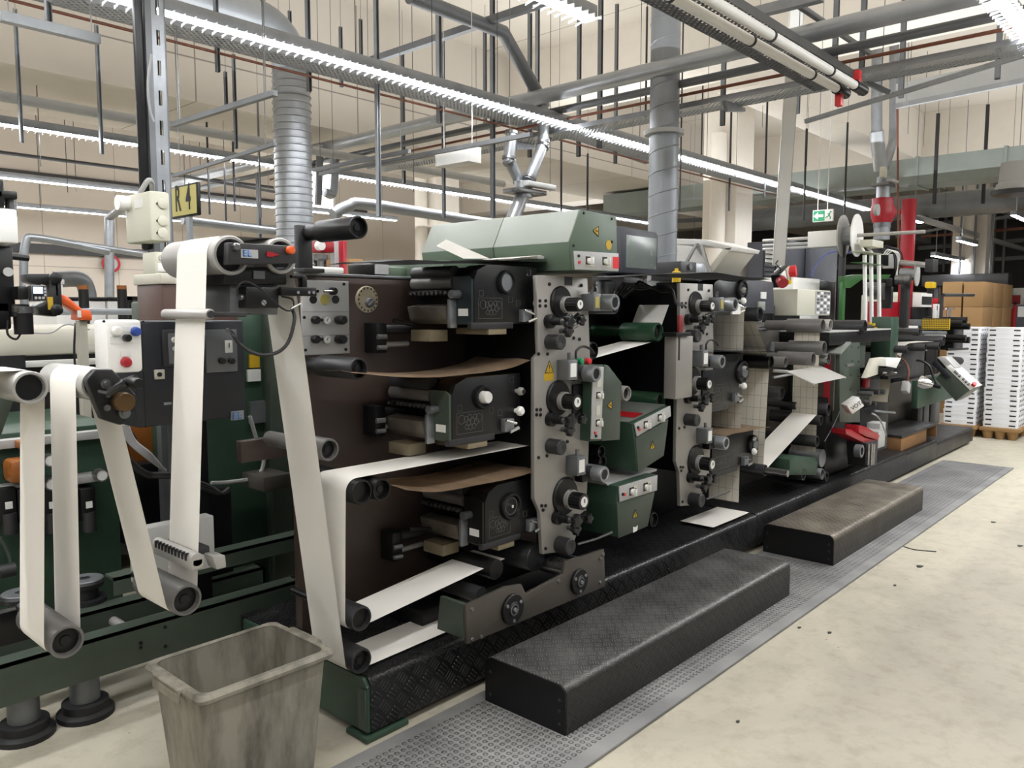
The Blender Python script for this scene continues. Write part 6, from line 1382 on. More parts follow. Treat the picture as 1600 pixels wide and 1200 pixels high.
def bolt_mark(par, cx, cz, r, y, rot=0):
    pts = [(cx + r * 1.15 * math.cos(math.pi / 2 + rot + k * 2.094), cz + r * 1.15 * math.sin(math.pi / 2 + rot + k * 2.094)) for k in range(3)]
    o = MB().prism(pts, y - 0.0012, y).build('warning_triangle', 'yellow_mark', par)
    m = MB(); m.tube([(x, y - 0.0012, z) for x, z in pts + pts[:1]], r * 0.09, 4)
    cs, sn = math.cos(rot), math.sin(rot)
    z_ = [(0.1, 0.55), (-0.15, 0.05), (0.12, 0.08), (-0.05, -0.4)]
    m.tube([(cx + (a * cs - b_ * sn) * r, y - 0.0014, cz + (a * sn + b_ * cs) * r) for a, b_ in z_], r * 0.08, 4)
    m.build('bolt_symbol', 'ink_black', o)
c = circ(932, 361, Yh, 8); bolt_mark(fe, c[0], c[1], c[2], Yh, math.pi / 2)
c = circ(951, 383, Yh, 7.5); MB().cyl((c[0], Yh - 0.0015, c[1]), (c[0], Yh, c[1]), c[2]).build('yellow_sticker', 'yellow_mark', fe)
def switch_panel(par, corners, Y, stations, lamps, extra=None):
    """corners: px quad tl,tr,br,bl; stations px of rotary switches"""
    pn = MB().prism(poly(corners, Y), Y - 0.006, Y, 0.001).build('switch_panel', 'grey_light', par)
    for px, py, w in stations:
        c = circ(px, py, Y, w)
        MB().box(c[0] - c[2] * 1.2, c[0] + c[2] * 2.6, Y - 0.008, Y - 0.005, c[1] - c[2] * 1.3, c[1] + c[2] * 1.3).build('switch_plate', 'cream_paint', pn)
        MB().box(c[0] - c[2] * 1.1, c[0] + c[2] * 0.9, Y - 0.010, Y - 0.0075, c[1] - c[2] * 0.9, c[1] + c[2] * 1.2).build('switch_recess', 'ink_black', pn)
        MB().lathe((c[0], Y - 0.01, c[1]), (0, -1, 0), [(0, c[2] * 0.8), (0.012, c[2] * 0.75), (0.014, c[2] * 0.5), (0.014, 0)], 18).box(c[0] - c[2] * 0.22, c[0] + c[2] * 0.22, Y - 0.04, Y - 0.02, c[1] - c[2] * 0.9, c[1] + c[2] * 0.9, 0.003).build('rotary_switch', 'white_plastic', pn)
        m = MB()
        for k in (-0.5, 0.4): m.box(c[0] + c[2] * 1.3, c[0] + c[2] * 2.2, Y - 0.0085, Y - 0.0078, c[1] + c[2] * (k - 0.3), c[1] + c[2] * (k + 0.3))
        m.build('switch_text', 'charcoal', pn)
    for px, py, mt in lamps:
        c = circ(px, py, Y, 2.4); MB().cyl((c[0], Y - 0.012, c[1]), (c[0], Y - 0.005, c[1]), c[2], n=12).build('lamp', mt, pn)
    return pn
pn = switch_panel(t, [(895, 392), (965, 396), (965, 424), (897, 421)], Yh, [(917, 408, 6), (943, 409, 6)], [(902, 400, 'ink_black'), (903, 410, 'red_bright')])
p, q = at(956, 401, Y=Yh), at(965, 420, Y=Yh); MB().box(p.x, q.x, Yh - 0.007, Yh - 0.005, q.z, p.z).build('red_label', 'red_bright', pn)
# flap and small vents on its left flank
xl = pts[4][0]; MB().box(xl - 0.05, xl - 0.0, 2.34, 2.58, pts[4][1] - 0.07, pts[4][1] - 0.055, 0.003).build('flap', 'grey_light', t)
solo(MB().box(xl - 0.25, xl - 0.02, 2.74, 3.2, 1.765, 1.84, 0.005), 'green_cover', 'green_hood', 'low green cover beside the pale green hood, behind the dark cardboard', 'cover')

t = thing('lamp_box', 'upright green lamp box with a vertical strip of white switches beside the first alloy plate', 'lamp box', at(947, 690, Y=2.24), 'green lamp boxes')
Y = 2.24; pts = poly([(924, 570), (949, 570), (971, 597), (968, 687), (922, 690)], Y)
MB().prism(pts, Y + 0.004, 2.72, 0.004).build('box_body', 'green_dark', t)
fr = MB().prism(poly([(943, 570), (950, 571), (971, 598), (968, 687), (940, 689)], Y), Y - 0.001, Y + 0.006, 0.001).build('front_plate', 'green_paint', t)
c = circ(953, 633, Y, 7); bolt_mark(fr, c[0], c[1], c[2], Y - 0.001, math.pi / 2)
switch_panel(t, [(925, 573), (942, 573), (938, 686), (922, 686)], Y, [(933, 618, 5.0), (932, 661, 5.0)], [(928, 676, 'red_bright'), (929, 681, 'ink_black')])
for px, py in ((934, 597), (933, 641)): c = circ(px, py, Y, 5); MB().box(c[0] - c[2], c[0] + c[2], Y - 0.0085, Y - 0.005, c[1] - c[2] * 1.5, c[1] + c[2] * 1.5).build('switch_card', 'cream_paint', t)
t = thing('lamp_box', 'tilted green lamp box with an orange strip on top, middle of the three', 'lamp box', at(1015, 735, Y=2.26), 'green lamp boxes')
Y = 2.24; pts = poly([(988, 662), (1046, 634), (1045, 655), (1037, 712), (996, 738), (992, 690)], Y)
MB().prism(pts, Y + 0.004, 2.72, 0.004).build('box_body', 'green_dark', t)
fr = MB().prism(poly([(993, 684), (1044, 656), (1037, 712), (997, 738)], Y), Y - 0.001, Y + 0.006, 0.001).build('front_plate', 'green_paint', t)
c = circ(1019, 697, Y, 7); bolt_mark(fr, c[0], c[1], c[2], Y - 0.001)
switch_panel(t, [(990, 662), (1046, 634), (1047, 650), (994, 682)], Y, [(1007, 664, 5.5), (1029, 653, 5.5)], [(995, 668, 'ink_black'), (997, 671, 'red_bright')])
a, b = poly([(988, 662), (1046, 634)], Y); dz = 0.005
m = MB(); 
def topq(u0, u1, y0, y1): return [Vector((a[0] + (b[0] - a[0]) * u, y, a[1] + (b[1] - a[1]) * u + dz)) for u, y in ((u0, y0), (u1, y0), (u1, y1), (u0, y1))]
for q_, mt, nm in ((topq(0.0, 1.0, Y + 0.02, 2.55), 'green_light', 'pale_top'), ([v + Vector((0, 0, 0.002)) for v in topq(0.22, 0.46, Y + 0.04, 2.54)], 'red_bright', 'orange_strip')):
    m = MB(); m.bm.faces.new([m.bm.verts.new(v) for v in q_]); m.solidify(0.002); m.build(nm, mt, t)
t = thing('lamp_box', 'lowest green lamp box bearing a white torn label under its bolt symbol', 'lamp box', at(995, 835, Y=2.24), 'green lamp boxes')
Y = 2.24; pts = poly([(966, 760), (1026, 741), (1023, 770), (1012, 822), (966, 840), (964, 790)], Y)
MB().prism(pts, Y + 0.004, 2.72, 0.004).build('box_body', 'green_dark', t)
fr = MB().prism(poly([(964, 785), (1023, 768), (1012, 822), (966, 841)], Y), Y - 0.001, Y + 0.006, 0.001).build('front_plate', 'green_paint', t)
c = circ(992, 804, Y, 7); bolt_mark(fr, c[0], c[1], c[2], Y - 0.001)
c = circ(992, 827, Y, 6); MB().prism([(c[0] - c[2], c[1] - c[2] * 0.7), (c[0] + c[2], c[1] - c[2] * 0.5), (c[0] + c[2] * 1.2, c[1] + c[2] * 0.8), (c[0] + 0.2 * c[2], c[1] + c[2] * 0.5), (c[0] - c[2], c[1] + c[2] * 0.9)], Y - 0.0025, Y - 0.001).build('torn_label', 'label_white', fr)
switch_panel(t, [(966, 760), (1026, 742), (1025, 766), (967, 784)], Y, [(985, 768, 6), (1007, 761, 6)], [(971, 772, 'ink_black'), (974, 772, 'red_bright')])
MB().prism(poly([(962, 758), (1027, 738), (1041, 735), (1041, 738), (1026, 743), (966, 762)], Y), 2.3, 2.7).build('pale_top', 'grey_light', t)

# ---- second printing unit frame and its rollers
u2 = frame_unit('printing_unit', 'dark second printing unit frame behind the green lamp boxes', 3.304, 5.35, 1.70, 'black_metal')
def far_roller(par, px, py, rpx, y0, ys, y1, mat): return arm_roller(par, px, py, rpx, y0, ys, y1, mat)
Q_ = circ(927, 548, YR, 14); R_ = circ(1029, 519, YR, 15)
roller(u2, *Q_, YR, 2.8, 'black_metal', 'idler_roller')
roller(u2, *R_, YR, 2.57, 'green_sleeve', 'idler_roller', 0.24)
MB().cyl((R_[0], 2.59, R_[1]), (R_[0], 2.8, R_[1]), R_[2] * 0.6).build('roller_shaft', 'roller_dark', u2)
far_roller(u2, 960, 478, 13, YR, 2.56, 2.8, 'roller_dark')
c = circ(1033, 626, 2.36, 13); roller(u2, *c, 2.36, 2.75, 'green_sleeve', 'idler_roller', hub=False)
c = circ(980, 615, 2.36, 12); roller(u2, *c, 2.36, 2.75, 'alu', 'idler_roller', hub=False)
for px, py in ((940, 706), (942, 722)): c = circ(px, py, 2.3, 10); roller(u2, *c, 2.3, 2.75, 'black_metal', 'idler_roller')
c = circ(1022, 812, 2.36, 12); roller(u2, *c, 2.36, 2.75, 'black_metal', 'idler_roller')
c = circ(1012, 480, 2.5, 26); roller(u2, c[0], c[1], c[2], 2.66, 2.9, 'black_metal', 'impression_roller')
e0 = at(1052, 458, Y=YW0)
path = belt([(Q_[0] + 0.02, Q_[1] - Q_[2] - 0.001, 0, 1), sg(R_, 1), (e0.x, e0.z, 0, 1)])
solo(MB().sheet(path, YW0, YW1), 'paper_web', 'paper', 'short white web slung under the green sleeved roller between the alloy plates', 'paper web')
# web passing low between units
p0, p1 = at(1112, 790, Y=2.36), at(1168, 783, Y=2.36)
solo(MB().sheet([(p0.x, 0.262), (p1.x - 0.1, 0.262), (p1.x, 0.264)], 2.345, YW1), 'paper_web', 'paper', 'white web end lying on the base under the second alloy plate', 'paper web')
# cables on top of unit 2
m = MB()
for k in range(5): m.tube(bez([at(962 + 3 * k, 458 + 2 * k, Y=2.6), at(975 + 5 * k, 443 + k, Y=2.5), at(1000, 452 - 3 * k, Y=2.5), at(1030, 447 + 2 * k, Y=2.4), at(1050, 452 + k, Y=2.3), at(1056, 470 + k, Y=2.27), at(1070, 478, Y=2.26)]), 0.006, 6)
solo(m, 'cable_bundle', 'cable_black', 'black cables looping over the web between the alloy plates', 'cables')
c = at(946, 450, Y=2.7); solo(MB().cyl((c.x, 2.7, c.z - 0.1), (c.x, 2.7, c.z), 0.05).lathe((c.x, 2.7, c.z), (0, 0, 1), [(0, 0.055), (0.012, 0.055), (0.012, 0.045), (0.02, 0.045), (0.02, 0.055), (0.035, 0.055), (0.045, 0.03), (0.045, 0)], 18), 'cable_gland', 'zinc', 'big ribbed cable gland below the hood switches', 'cable gland')
# CRT style monitor on top
t = thing('monitor', 'dark grey boxy monitor between the green hood and the spiral duct', 'monitor', at(990, 430, Y=2.9))
Y = 2.86; a, b = at(972, 353, Y=Y), at(1028, 430, Y=Y); yb = at(938, 400, X=a.x).y
MB().prism([(a.x, b.z), (b.x, b.z), (b.x, a.z - 0.03), (b.x - 0.03, a.z - 0.01), (a.x, a.z)], Y, Y + 0.2, 0.01).build('case', 'dark_cab', t)
MB().box(a.x + 0.04, b.x - 0.04, Y + 0.2, Y + 0.4, b.z + 0.04, a.z - 0.05, 0.03).build('tube_housing', 'dark_cab', t)
MB().box(a.x + 0.045, b.x - 0.03, Y - 0.004, Y + 0.004, b.z + 0.035, a.z - 0.05, 0.002).build('screen', 'screen_glass', t)
MB().box(a.x + 0.1, b.x - 0.1, Y + 0.05, Y + 0.3, 1.72, b.z, 0.01).build('stand', 'black_plastic', t)
# ================================================================ FURTHER UNITS TO THE RIGHT
u3 = frame_unit('converting_unit', 'grey converting unit frame with cantilevered rollers and printed web', 5.354, 7.15, 1.46, 'brown_plate')
FY = 2.345
# printed web runs
TX = at(1168, 491, Y=2.38); T_ = (TX.x, TX.z, 11.5 * depth(TX) / F); TY = at(1188, 491, X=TX.x).y; U_ = circ(1196, 735, FY, 9); V_ = circ(1205, 566, FY, 11); W_ = circ(1283, 657, FY, 8)
N_ = circ(1290, 509, FY, 11); X_ = circ(1277, 690, FY, 9)
roller(u3, T_[0], T_[1], T_[2] * 0.98, TY, 2.7, 'roller_dark', 'idler_roller')
for c, nm in ((U_, 'roller_dark'), (W_, 'roller_dark'), (X_, 'roller_dark'), (V_, 'black_metal')): roller(u3, c[0], c[1], c[2], FY, 2.75, nm, 'idler_roller')
MB().cyl((U_[0], FY - 0.16, U_[1]), (U_[0], FY, U_[1]), U_[2] * 0.6).build('spindle', 'steel', u3)
lowT = at(1150, 765, Y=YW0)
pth = belt([(T_[0] - T_[2] * 1.2, 0.34, 0, 1), sg(T_, -1), sg(V_, -1), (U_[0] + U_[2], U_[1], 0, 1)])
solo(MB().sheet(pth, YW0, YW1 + 0.02), 'printed_web', 'printed_web', 'beige printed web draped over the roller right of the second alloy plate', 'paper web')
pth = belt([sg(U_, 1)[:2] + (0, 1), sg(W_, 1), (W_[0] + W_[2], N_[1], 0, 1)][:1] + [(W_[0] + 0.01, W_[1] + W_[2], 0, 1)])
m = MB().sheet([(U_[0], U_[1] - U_[2]), (U_[0] + 0.03, U_[1] - U_[2] + 0.01), (W_[0] - 0.01, W_[1] + W_[2]), (W_[0] + 0.005, W_[1] + W_[2] * 1.05)], YW0, YW1)
solo(m, 'printed_web', 'paper', 'white printed web slanting steeply up to the right from the low roller', 'paper web')
m = MB().sheet([(N_[0] - 0.02, X_[1] - 0.1), (N_[0] - 0.02, (N_[1] + X_[1]) / 2), (N_[0] - 0.02, N_[1] + N_[2])], YW0, YW1)
solo(m, 'printed_web', 'printed_web', 'upright printed web with a label grid behind the white tray', 'paper web')
for px, py, r, y0, ys, mt in ((1286, 509, 11, FY, 2.62, 'roller_grey'), (1298, 508, 9, FY + 0.06, 2.62, 'alu'), (1352, 510, 10, FY, 2.64, 'roller_dark'), (1288, 544, 11, FY, 2.62, 'roller_grey'), (1271, 561, 10.5, FY, 2.62, 'roller_grey'), (1228, 566, 8.5, FY + 0.06, 2.6, 'roller_grey'), (1295, 561, 9, FY, 2.5, 'steel'), (1222, 614, 10, FY + 0.1, 2.6, 'charcoal'), (1295, 640, 10, FY + 0.05, 2.6, 'roller_dark')):
    arm_roller(u3, px, py, r, y0, ys, 2.8, mt)
for px, py, r in ((1245, 634, 6), (1250, 646, 4)): arm_roller(u3, px, py, r, FY + 0.2, 2.6, 2.8, 'charcoal')
c = at(1206, 540, Y=2.7); MB().cyl((c.x, 2.7, c.z - 0.06), (c.x, 2.7, c.z + 0.03), 0.022).build('stop_pin', 'zinc_dark', u3)
# white tray on arms
t = thing('product_tray', 'white tray plate jutting out from the converting unit', 'tray', at(1270, 600, Y=2.3))
q = [at(1228, 580, Y=2.42), at(1280, 572, Y=2.42), at(1321, 590, Y=2.1), at(1272, 600, Y=2.1)]
m = MB(); m.bm.faces.new([m.bm.verts.new(v) for v in q]); m.solidify(0.012); m.build('tray_plate', 'white_plastic', t)
m = MB(); m.tube([q[1], q[2]], 0.006, 6); m.tube([q[0], q[3]], 0.006, 6); m.build('tray_rim', 'white_paint', t)
MB().tube([at(1208, 579, Y=2.5), at(1232, 581, Y=2.42)], 0.012, 8).build('support_arm', 'grey_light', t)
MB().tube([at(1208, 590, Y=2.5), at(1240, 584, Y=2.45)], 0.010, 8).build('support_arm', 'zinc', t)
# low roller group near the base
t = thing('nip_roller_group', 'dark green nip roller block with big grey roller low on the base', 'rollers', at(1265, 745, Y=2.35))
pts = poly([(1232, 718), (1245, 712), (1272, 715), (1276, 722), (1274, 742), (1232, 742)], 2.34); MB().prism(pts, 2.33, 2.5, 0.004).build('bracket', 'green_dark', t)
c = circ(1283, 717, 2.36, 14); MB().lathe((c[0] + 0.03, 2.36, c[1]), (0, 1, 0), [(0, 0), (0, c[2]), (0.25, c[2]), (0.25, 0)], 24).build('grey_roller', 'zinc', t)
for px, py, r, mt in ((1256, 742, 9, 'charcoal'), (1285, 741, 9, 'zinc_dark'), (1292, 745, 8, 'charcoal')): c = circ(px, py, 2.33, r); roller(t, *c, 2.33, 2.55, mt, 'nip_roller')
# dark rear cabinet with label and sockets
t = thing('drive_cabinet', 'charcoal drive cabinet with a white label behind the beige printed web', 'cabinet', at(1180, 485, Y=2.95))
a, b = at(1112, 436, Y=2.9), at(1207, 490, Y=2.9)
MB().box(a.x, b.x, 2.95, 3.5, 1.72, a.z + 0.02, 0.02).build('body', 'dark_cab', t)
MB().prism(poly([(1150, 440), (1162, 434), (1205, 441), (1207, 490), (1150, 490)], 2.88), 2.86, 2.95, 0.008).build('end_cover', 'dark_cab', t)
p, q = at(1189, 456, Y=2.855), at(1197, 467, Y=2.855); MB().box(p.x, q.x, 2.853, 2.86, q.z, p.z).build('paper_label', 'label_white', t)
p, q = at(1184, 471, Y=2.85), at(1194, 485, Y=2.85); MB().box(p.x, q.x, 2.84, 2.86, q.z, p.z, 0.003).build('green_socket', 'green_light', t)
p, q = at(1145, 475, Y=2.3), at(1157, 491, Y=2.3); solo(MB().box(p.x, q.x, 2.3, 2.31, q.z, p.z), 'paper_note', 'label_white', 'small white note hung above the beige printed web', 'note')
# white hood / guard on top
t = thing('tilted_guard', 'white framed clear guard flipped up beside the spiral duct', 'guard', at(1090, 425, Y=3.3))
XG = at(1090, 405, Y=3.25).x
def polyX(pts, X): return [(p.y, p.z) for p in (at(x, y, X=X) for x, y in pts)]
MB().prism(polyX([(1056, 373), (1100, 374), (1144, 386), (1141, 392), (1098, 382), (1056, 382)], XG), XG, XG + 0.5, 0.004, axis='X').build('top_panel', 'white_paint', t)
MB().prism(polyX([(1144, 386), (1112, 428), (1100, 428), (1130, 388)], XG), XG, XG + 0.45, 0.004, axis='X').build('side_panel', 'cream_paint', t)
for pts in ([(1095, 382), (1099, 382), (1112, 426), (1107, 426)], [(1088, 380), (1092, 380), (1076, 410), (1071, 410)]): MB().prism(polyX(pts, XG), XG - 0.02, XG, 0.002, axis='X').build('strut', 'grey_light', t)
MB().prism(polyX([(1056, 382), (1098, 382), (1112, 427), (1058, 427)], XG + 0.3), XG + 0.3, XG + 0.31, axis='X').build('rear_panel', 'white_paint', t)
t = thing('fan_box', 'small grey motor box with a round hub before the tilted guard', 'box', at(1085, 427, Y=3.0))
p, q = at(1064, 408, Y=3.0), at(1088, 428, Y=3.0); MB().box(p.x, q.x, 3.0, 3.25, q.z - 0.05, p.z, 0.004).build('body', 'charcoal', t)
MB().box(q.x, q.x + 0.16, 3.01, 3.24, q.z - 0.05, p.z, 0.01).build('grey_shell', 'zinc', t)
c = circ(1077, 417, 3.0, 5); MB().cyl((c[0], 2.985, c[1]), (c[0], 3.0, c[1]), c[2], n=8).build('hub', 'chrome', t)
c = at(1057, 425, Y=2.9); solo(MB().lathe((c.x, 2.9, c.z - 0.15), (0, 0, 1), [(0, 0), (0, 0.03), (0.15, 0.03), (0.16, 0.012), (0.175, 0.012), (0.175, 0)], 14), 'yellow_cap_bottle', 'yellow_plastic', 'small yellow bottle at the foot of the spiral duct', 'bottle')
# hanging red and white socket unit
t = thing('hanging_socket_block', 'red, white and yellow power socket block hung askew on a wire under the slanted post', 'socket', at(1222, 430, Y=2.9))
mid = at(1221, 431, Y=2.9); mt = Matrix.Translation(mid) @ Matrix.Rotation(-0.45, 4, 'Y')
w = 24 * depth(mid) / F
MB().box(-w * 0.9, w * 0.9, -0.04, 0.04, -0.06, 0.06, 0.008, mt).build('block_body', 'black_plastic', t)
MB().box(-w * 0.75, -w * 0.1, -0.05, -0.038, -0.05, 0.055, 0.003, mt).build('white_face', 'white_paint', t)
MB().box(w * 0.05, w * 0.6, -0.05, -0.038, -0.05, 0.055, 0.003, mt).build('white_face', 'ivory_box', t)
MB().cyl(Vector((-w * 0.7, -0.03, 0)), Vector((-w * 1.05, -0.07, -0.01)), 0.045, mt=mt).build('red_socket', 'red_paint', t)
MB().cyl(Vector((w * 0.62, -0.03, 0)), Vector((w * 0.75, -0.09, 0)), 0.05, mt=mt).build('red_socket', 'red_bright', t)
MB().cyl(Vector((w * 0.45, -0.02, -0.1)), Vector((w * 0.5, -0.02, -0.06)), 0.03, mt=mt).build('yellow_plug', 'yellow_plastic', t)
MB().tube([mid + Vector((0.0, 0, 0.05)), at(1212, 412, Y=2.9), at(1224, 395, Y=2.9)], 0.006, 6).build('cable', 'cable_black', t)
MB().tube([mid + Vector((0.05, 0, 0.08)), at(1225, 395, Y=2.9), at(1227, 200, Y=2.9)], 0.003, 5).build('hanging_wire', 'sign_green', t)
# cardboard carton and cloth
p, q = at(1207, 453, Y=3.3), at(1228, 478, Y=3.3); solo(MB().box(p.x, q.x, 3.3, 3.6, q.z, p.z, 0.003), 'carton', 'cardboard', 'small brown carton under the hanging socket block', 'box')
m = MB(); c0, c1 = at(1204, 499, Y=2.8), at(1240, 490, Y=2.8); rows = []
for i in range(14):
    row = []
    for j in range(8):
        x = c0.x + (c1.x - c0.x) * i / 13; y = 2.82 + 0.3 * j / 7
        row.append((x, y, 1.475 + 0.05 * abs(math.sin(i * 1.1 + j * 0.7)) * math.sin(math.pi * min(1, (i + 0.6) / 13.5)) + 0.01 * math.sin(j * 2 + i)))
    rows.append(row)
m.grid(rows); m.solidify(0.006); solo(m, 'rag', 'cloth', 'crumpled grey rag lying on top of the converting unit', 'cloth')
p, q = at(1208, 478, Y=3.0), at(1250, 487, Y=3.0); solo(MB().box(p.x, q.x, 3.0, 3.1, 1.475, p.z, 0.004), 'steel_ledge', 'charcoal', 'dark ledge behind the grey rag', 'ledge')
# ivory controller with keypad
t = thing('controller_cabinet', 'ivory controller with a grey keypad on top of the converting unit', 'controller', at(1270, 493, Y=2.85))
Y = 2.8; xk, xl = at(1274, 470, Y=Y).x, at(1297, 470, Y=Y).x; z1, z0 = at(1274, 453, Y=Y).z, at(1274, 493, Y=Y).z
x0 = at(1246, 470, Y=Y).x
MB().box(x0, xl, Y, Y + 0.3, z0, z1, 0.006).build('case', 'ivory_box', t)
kp = MB().box(xk, xl - 0.005, Y - 0.004, Y + 0.002, z0 + 0.01, z1 - 0.01).build('keypad_plate', 'grey_light', t)
m, m2 = MB(), MB(); kw, kh = (xl - xk) / 4.6, (z1 - z0) / 8.5
for i in range(4):
    for j in range(7):
        x, z = xk + kw * (0.35 + i * 1.08), z0 + kh * (0.6 + j * 1.1)
        (m if (i * 7 + j * 3) % 5 < 2 else m2).box(x, x + kw * 0.7, Y - 0.007, Y - 0.003, z, z + kh * 0.7)
m.build('white_key', 'white_plastic', kp); m2.build('dark_key', 'zinc_dark', kp)
t = thing('switch_cabinet', 'black switch cabinet with a white front behind the ivory controller', 'cabinet', at(1275, 455, Y=3.2))
p, q = at(1240, 433, Y=3.15), at(1279, 500, Y=3.15); MB().box(p.x, q.x, 3.15, 3.5, 1.47, p.z, 0.006).build('white_front', 'white_plastic', t)
q2 = at(1306, 440, Y=3.15); MB().box(q.x + 0.002, q2.x + 0.05, 3.17, 3.5, 1.47, p.z - 0.01, 0.006).build('black_case', 'black_plastic', t)
# dark cabinets further back
p, q = at(1232, 375, Y=4.6), at(1268, 470, Y=4.6); t = thing('tall_cabinet', 'tall dark cabinet behind the hanging socket block', 'cabinet', (p.x, 4.6, 0)); MB().box(p.x, q.x + 0.3, 4.6, 5.2, 0.1, p.z, 0.01).build('body', 'dark_cab', t); MB().box(p.x, q.x + 0.3, 4.62, 5.2, 0, 0.1).build('plinth', 'black_metal', t)
p, q = at(1269, 378, Y=4.5), at(1306, 470, Y=4.5); t = thing('tall_cabinet', 'tall slate grey cabinet right of the dark cabinet', 'cabinet', (p.x, 4.5, 0)); MB().box(p.x, q.x, 4.5, 4.59, 0.1, p.z, 0.006).build('door', 'dark_cab', t); MB().box(p.x, q.x, 4.52, 4.595, 0, 0.1).build('plinth', 'black_metal', t)
t = thing('wire_rack', 'black wire rack with pale green papers left of the slanted post', 'rack', at(1200, 432, Y=4.2)); m = MB()
for px in (1194, 1213): a, b = at(px, 378, Y=4.2), at(px, 470, Y=4.2); m.cyl((a.x, 4.2, 1.0), (a.x, 4.2, a.z), 0.012, n=6)
for k in range(8): p = at(1194, 382 + 7 * k, Y=4.2); q = at(1213, 382 + 7 * k, Y=4.2); m.tube([(p.x, 4.2, p.z), (q.x, 4.2, p.z)], 0.006, 5)
m.box(p.x, q.x, 4.18, 4.4, 0, 1.0); m.build('rack_frame', 'black_metal', t)
p, q = at(1197, 390, Y=4.22), at(1211, 413, Y=4.22); MB().box(p.x, q.x, 4.22, 4.225, q.z, p.z).build('paper_sheet', 'label_white', t)
MB().tube(bez([at(1268, 432, Y=3.3), at(1273, 418, Y=3.3), at(1288, 400, Y=3.3), at(1305, 393, Y=3.3), at(1330, 395, Y=3.3)]), 0.008, 6).build('air_hose', 'blue_cap', t)

# ---- converting station with green frame, tubes and reels
u4 = frame_unit('converting_unit', 'green converting station with three white tubes, reel and green gallows frame', 7.154, 9.2, 1.42, 'black_metal')
Y = 2.36
pts = poly([(1288, 552), (1302, 533), (1328, 533), (1312, 553), (1312, 640), (1290, 640)], Y)
pts = poly([(1288, 551), (1304, 533), (1344, 533), (1344, 640), (1312, 640), (1312, 553)], Y)
MB().prism(poly([(1312, 553), (1328, 536), (1344, 535), (1344, 660), (1312, 660)], Y), Y, 2.78, 0.004).build('green_block', 'green_paint', u4)
m = MB()
for px, py in ((1331, 542), (1341, 543), (1331, 564), (1341, 565), (1329, 586), (1341, 588), (1328, 609), (1340, 610)): c = circ(px, py, Y, 1.2); m.cyl((c[0], Y - 0.004, c[1]), (c[0], Y, c[1]), c[2], n=8)
m.build('screw', 'black_metal', u4)
a, b = at(1312, 552, Y=Y - 0.01), at(1328, 534, Y=Y - 0.01); m = MB()
m.prism([(a.x, a.z - 0.01), (b.x, b.z - 0.01), (b.x, b.z), (a.x, a.z)], Y - 0.02, 2.75); m.build('sloping_lid', 'green_light', u4)
MB().box(a.x - 0.02, a.x + 0.0, Y + 0.02, 2.7, at(1312, 640, Y=Y).z, a.z - 0.012).build('grey_side', 'brown_plate', u4)
MB().box(a.x - 0.024, a.x - 0.02, Y + 0.05, Y + 0.1, at(1312, 640, Y=Y).z, a.z - 0.02).build('red_strip', 'red_paint', u4)
MB().box(b.x + 0.12, b.x + 0.6, 2.42, 2.78, at(1360, 575, Y=Y).z, at(1345, 533, Y=Y).z, 0.006).build('green_block', 'green_paint', u4)
MB().tube([at(1322, 571, Y=2.3), at(1333, 570, Y=2.3)], 0.012, 8).build('handle', 'steel', u4)
p, q = at(1292, 520, Y=2.4), at(1388, 532, Y=2.4); MB().box(p.x, q.x, 2.38, 2.8, q.z, p.z, 0.004).build('table_edge', 'black_metal', u4)
MB().box(p.x, q.x, 2.38, 2.8, p.z, p.z + 0.012, 0.003).build('table_top', 'grey_light', u4)
# green gallows
Yg = 2.9
m = MB(); p, q = at(1318, 440, Y=Yg), at(1326, 510, Y=Yg)
m.box(p.x, p.x + 0.07, Yg, Yg + 0.04, 1.43, p.z, 0.004); 
arm = [at(1318, 432, Y=Yg), at(1338, 429, Y=Yg), at(1391, 429, Y=Yg), at(1386, 436, Y=Yg), at(1345, 437, Y=Yg), at(1327, 450, Y=Yg), at(1318, 450, Y=Yg)]
m.prism([(v.x, v.z) for v in arm], Yg - 0.01, Yg + 0.05, 0.003); m.build('gallows_frame', 'green_bright', u4)
# three white tubes with clamps
for k, px in enumerate((1351, 1361, 1373)):
    p, q = at(px, 398, Y=2.72), at(px + 1, 516, Y=2.72); MB().cyl((q.x, 2.72, 1.42), (p.x, 2.72, p.z), 0.019, n=14).build('white_tube', 'white_plastic', u4)
p, q = at(1342, 410, Y=2.68), at(1377, 414, Y=2.68); MB().box(p.x, q.x, 2.66, 2.76, q.z, p.z, 0.004).build('tube_clamp', 'green_bright', u4)
p, q = at(1345, 392, Y=2.68), at(1378, 398, Y=2.68); MB().box(p.x, q.x, 2.66, 2.78, q.z, p.z, 0.006).build('tube_clamp', 'ivory_box', u4)
p, q = at(1360, 374, Y=2.68), at(1377, 388, Y=2.68); MB().box(p.x, q.x, 2.66, 2.78, q.z, p.z, 0.004).build('terminal_box', 'ivory_box', u4)
m = MB()
for k in range(9):
    px, py = 1345 + 5 * k, 508 + (k * 7) % 9; c = at(px, py, Y=2.6); m.cyl((c.x, 2.55, c.z), (c.x, 2.65, c.z), 0.02, n=8); m.box(c.x - 0.03, c.x + 0.03, 2.6, 2.7, 1.43, c.z)
m.build('fittings', 'charcoal', u4)
m = MB()
for px, py in ((1357, 505), (1363, 507), (1374, 505), (1366, 513)): c = at(px, py, Y=2.55); m.cyl((c.x, 2.54, c.z - 0.012), (c.x, 2.54, c.z + 0.012), 0.016, n=10)
m.build('brass_knob', 'yellow_mark', u4)
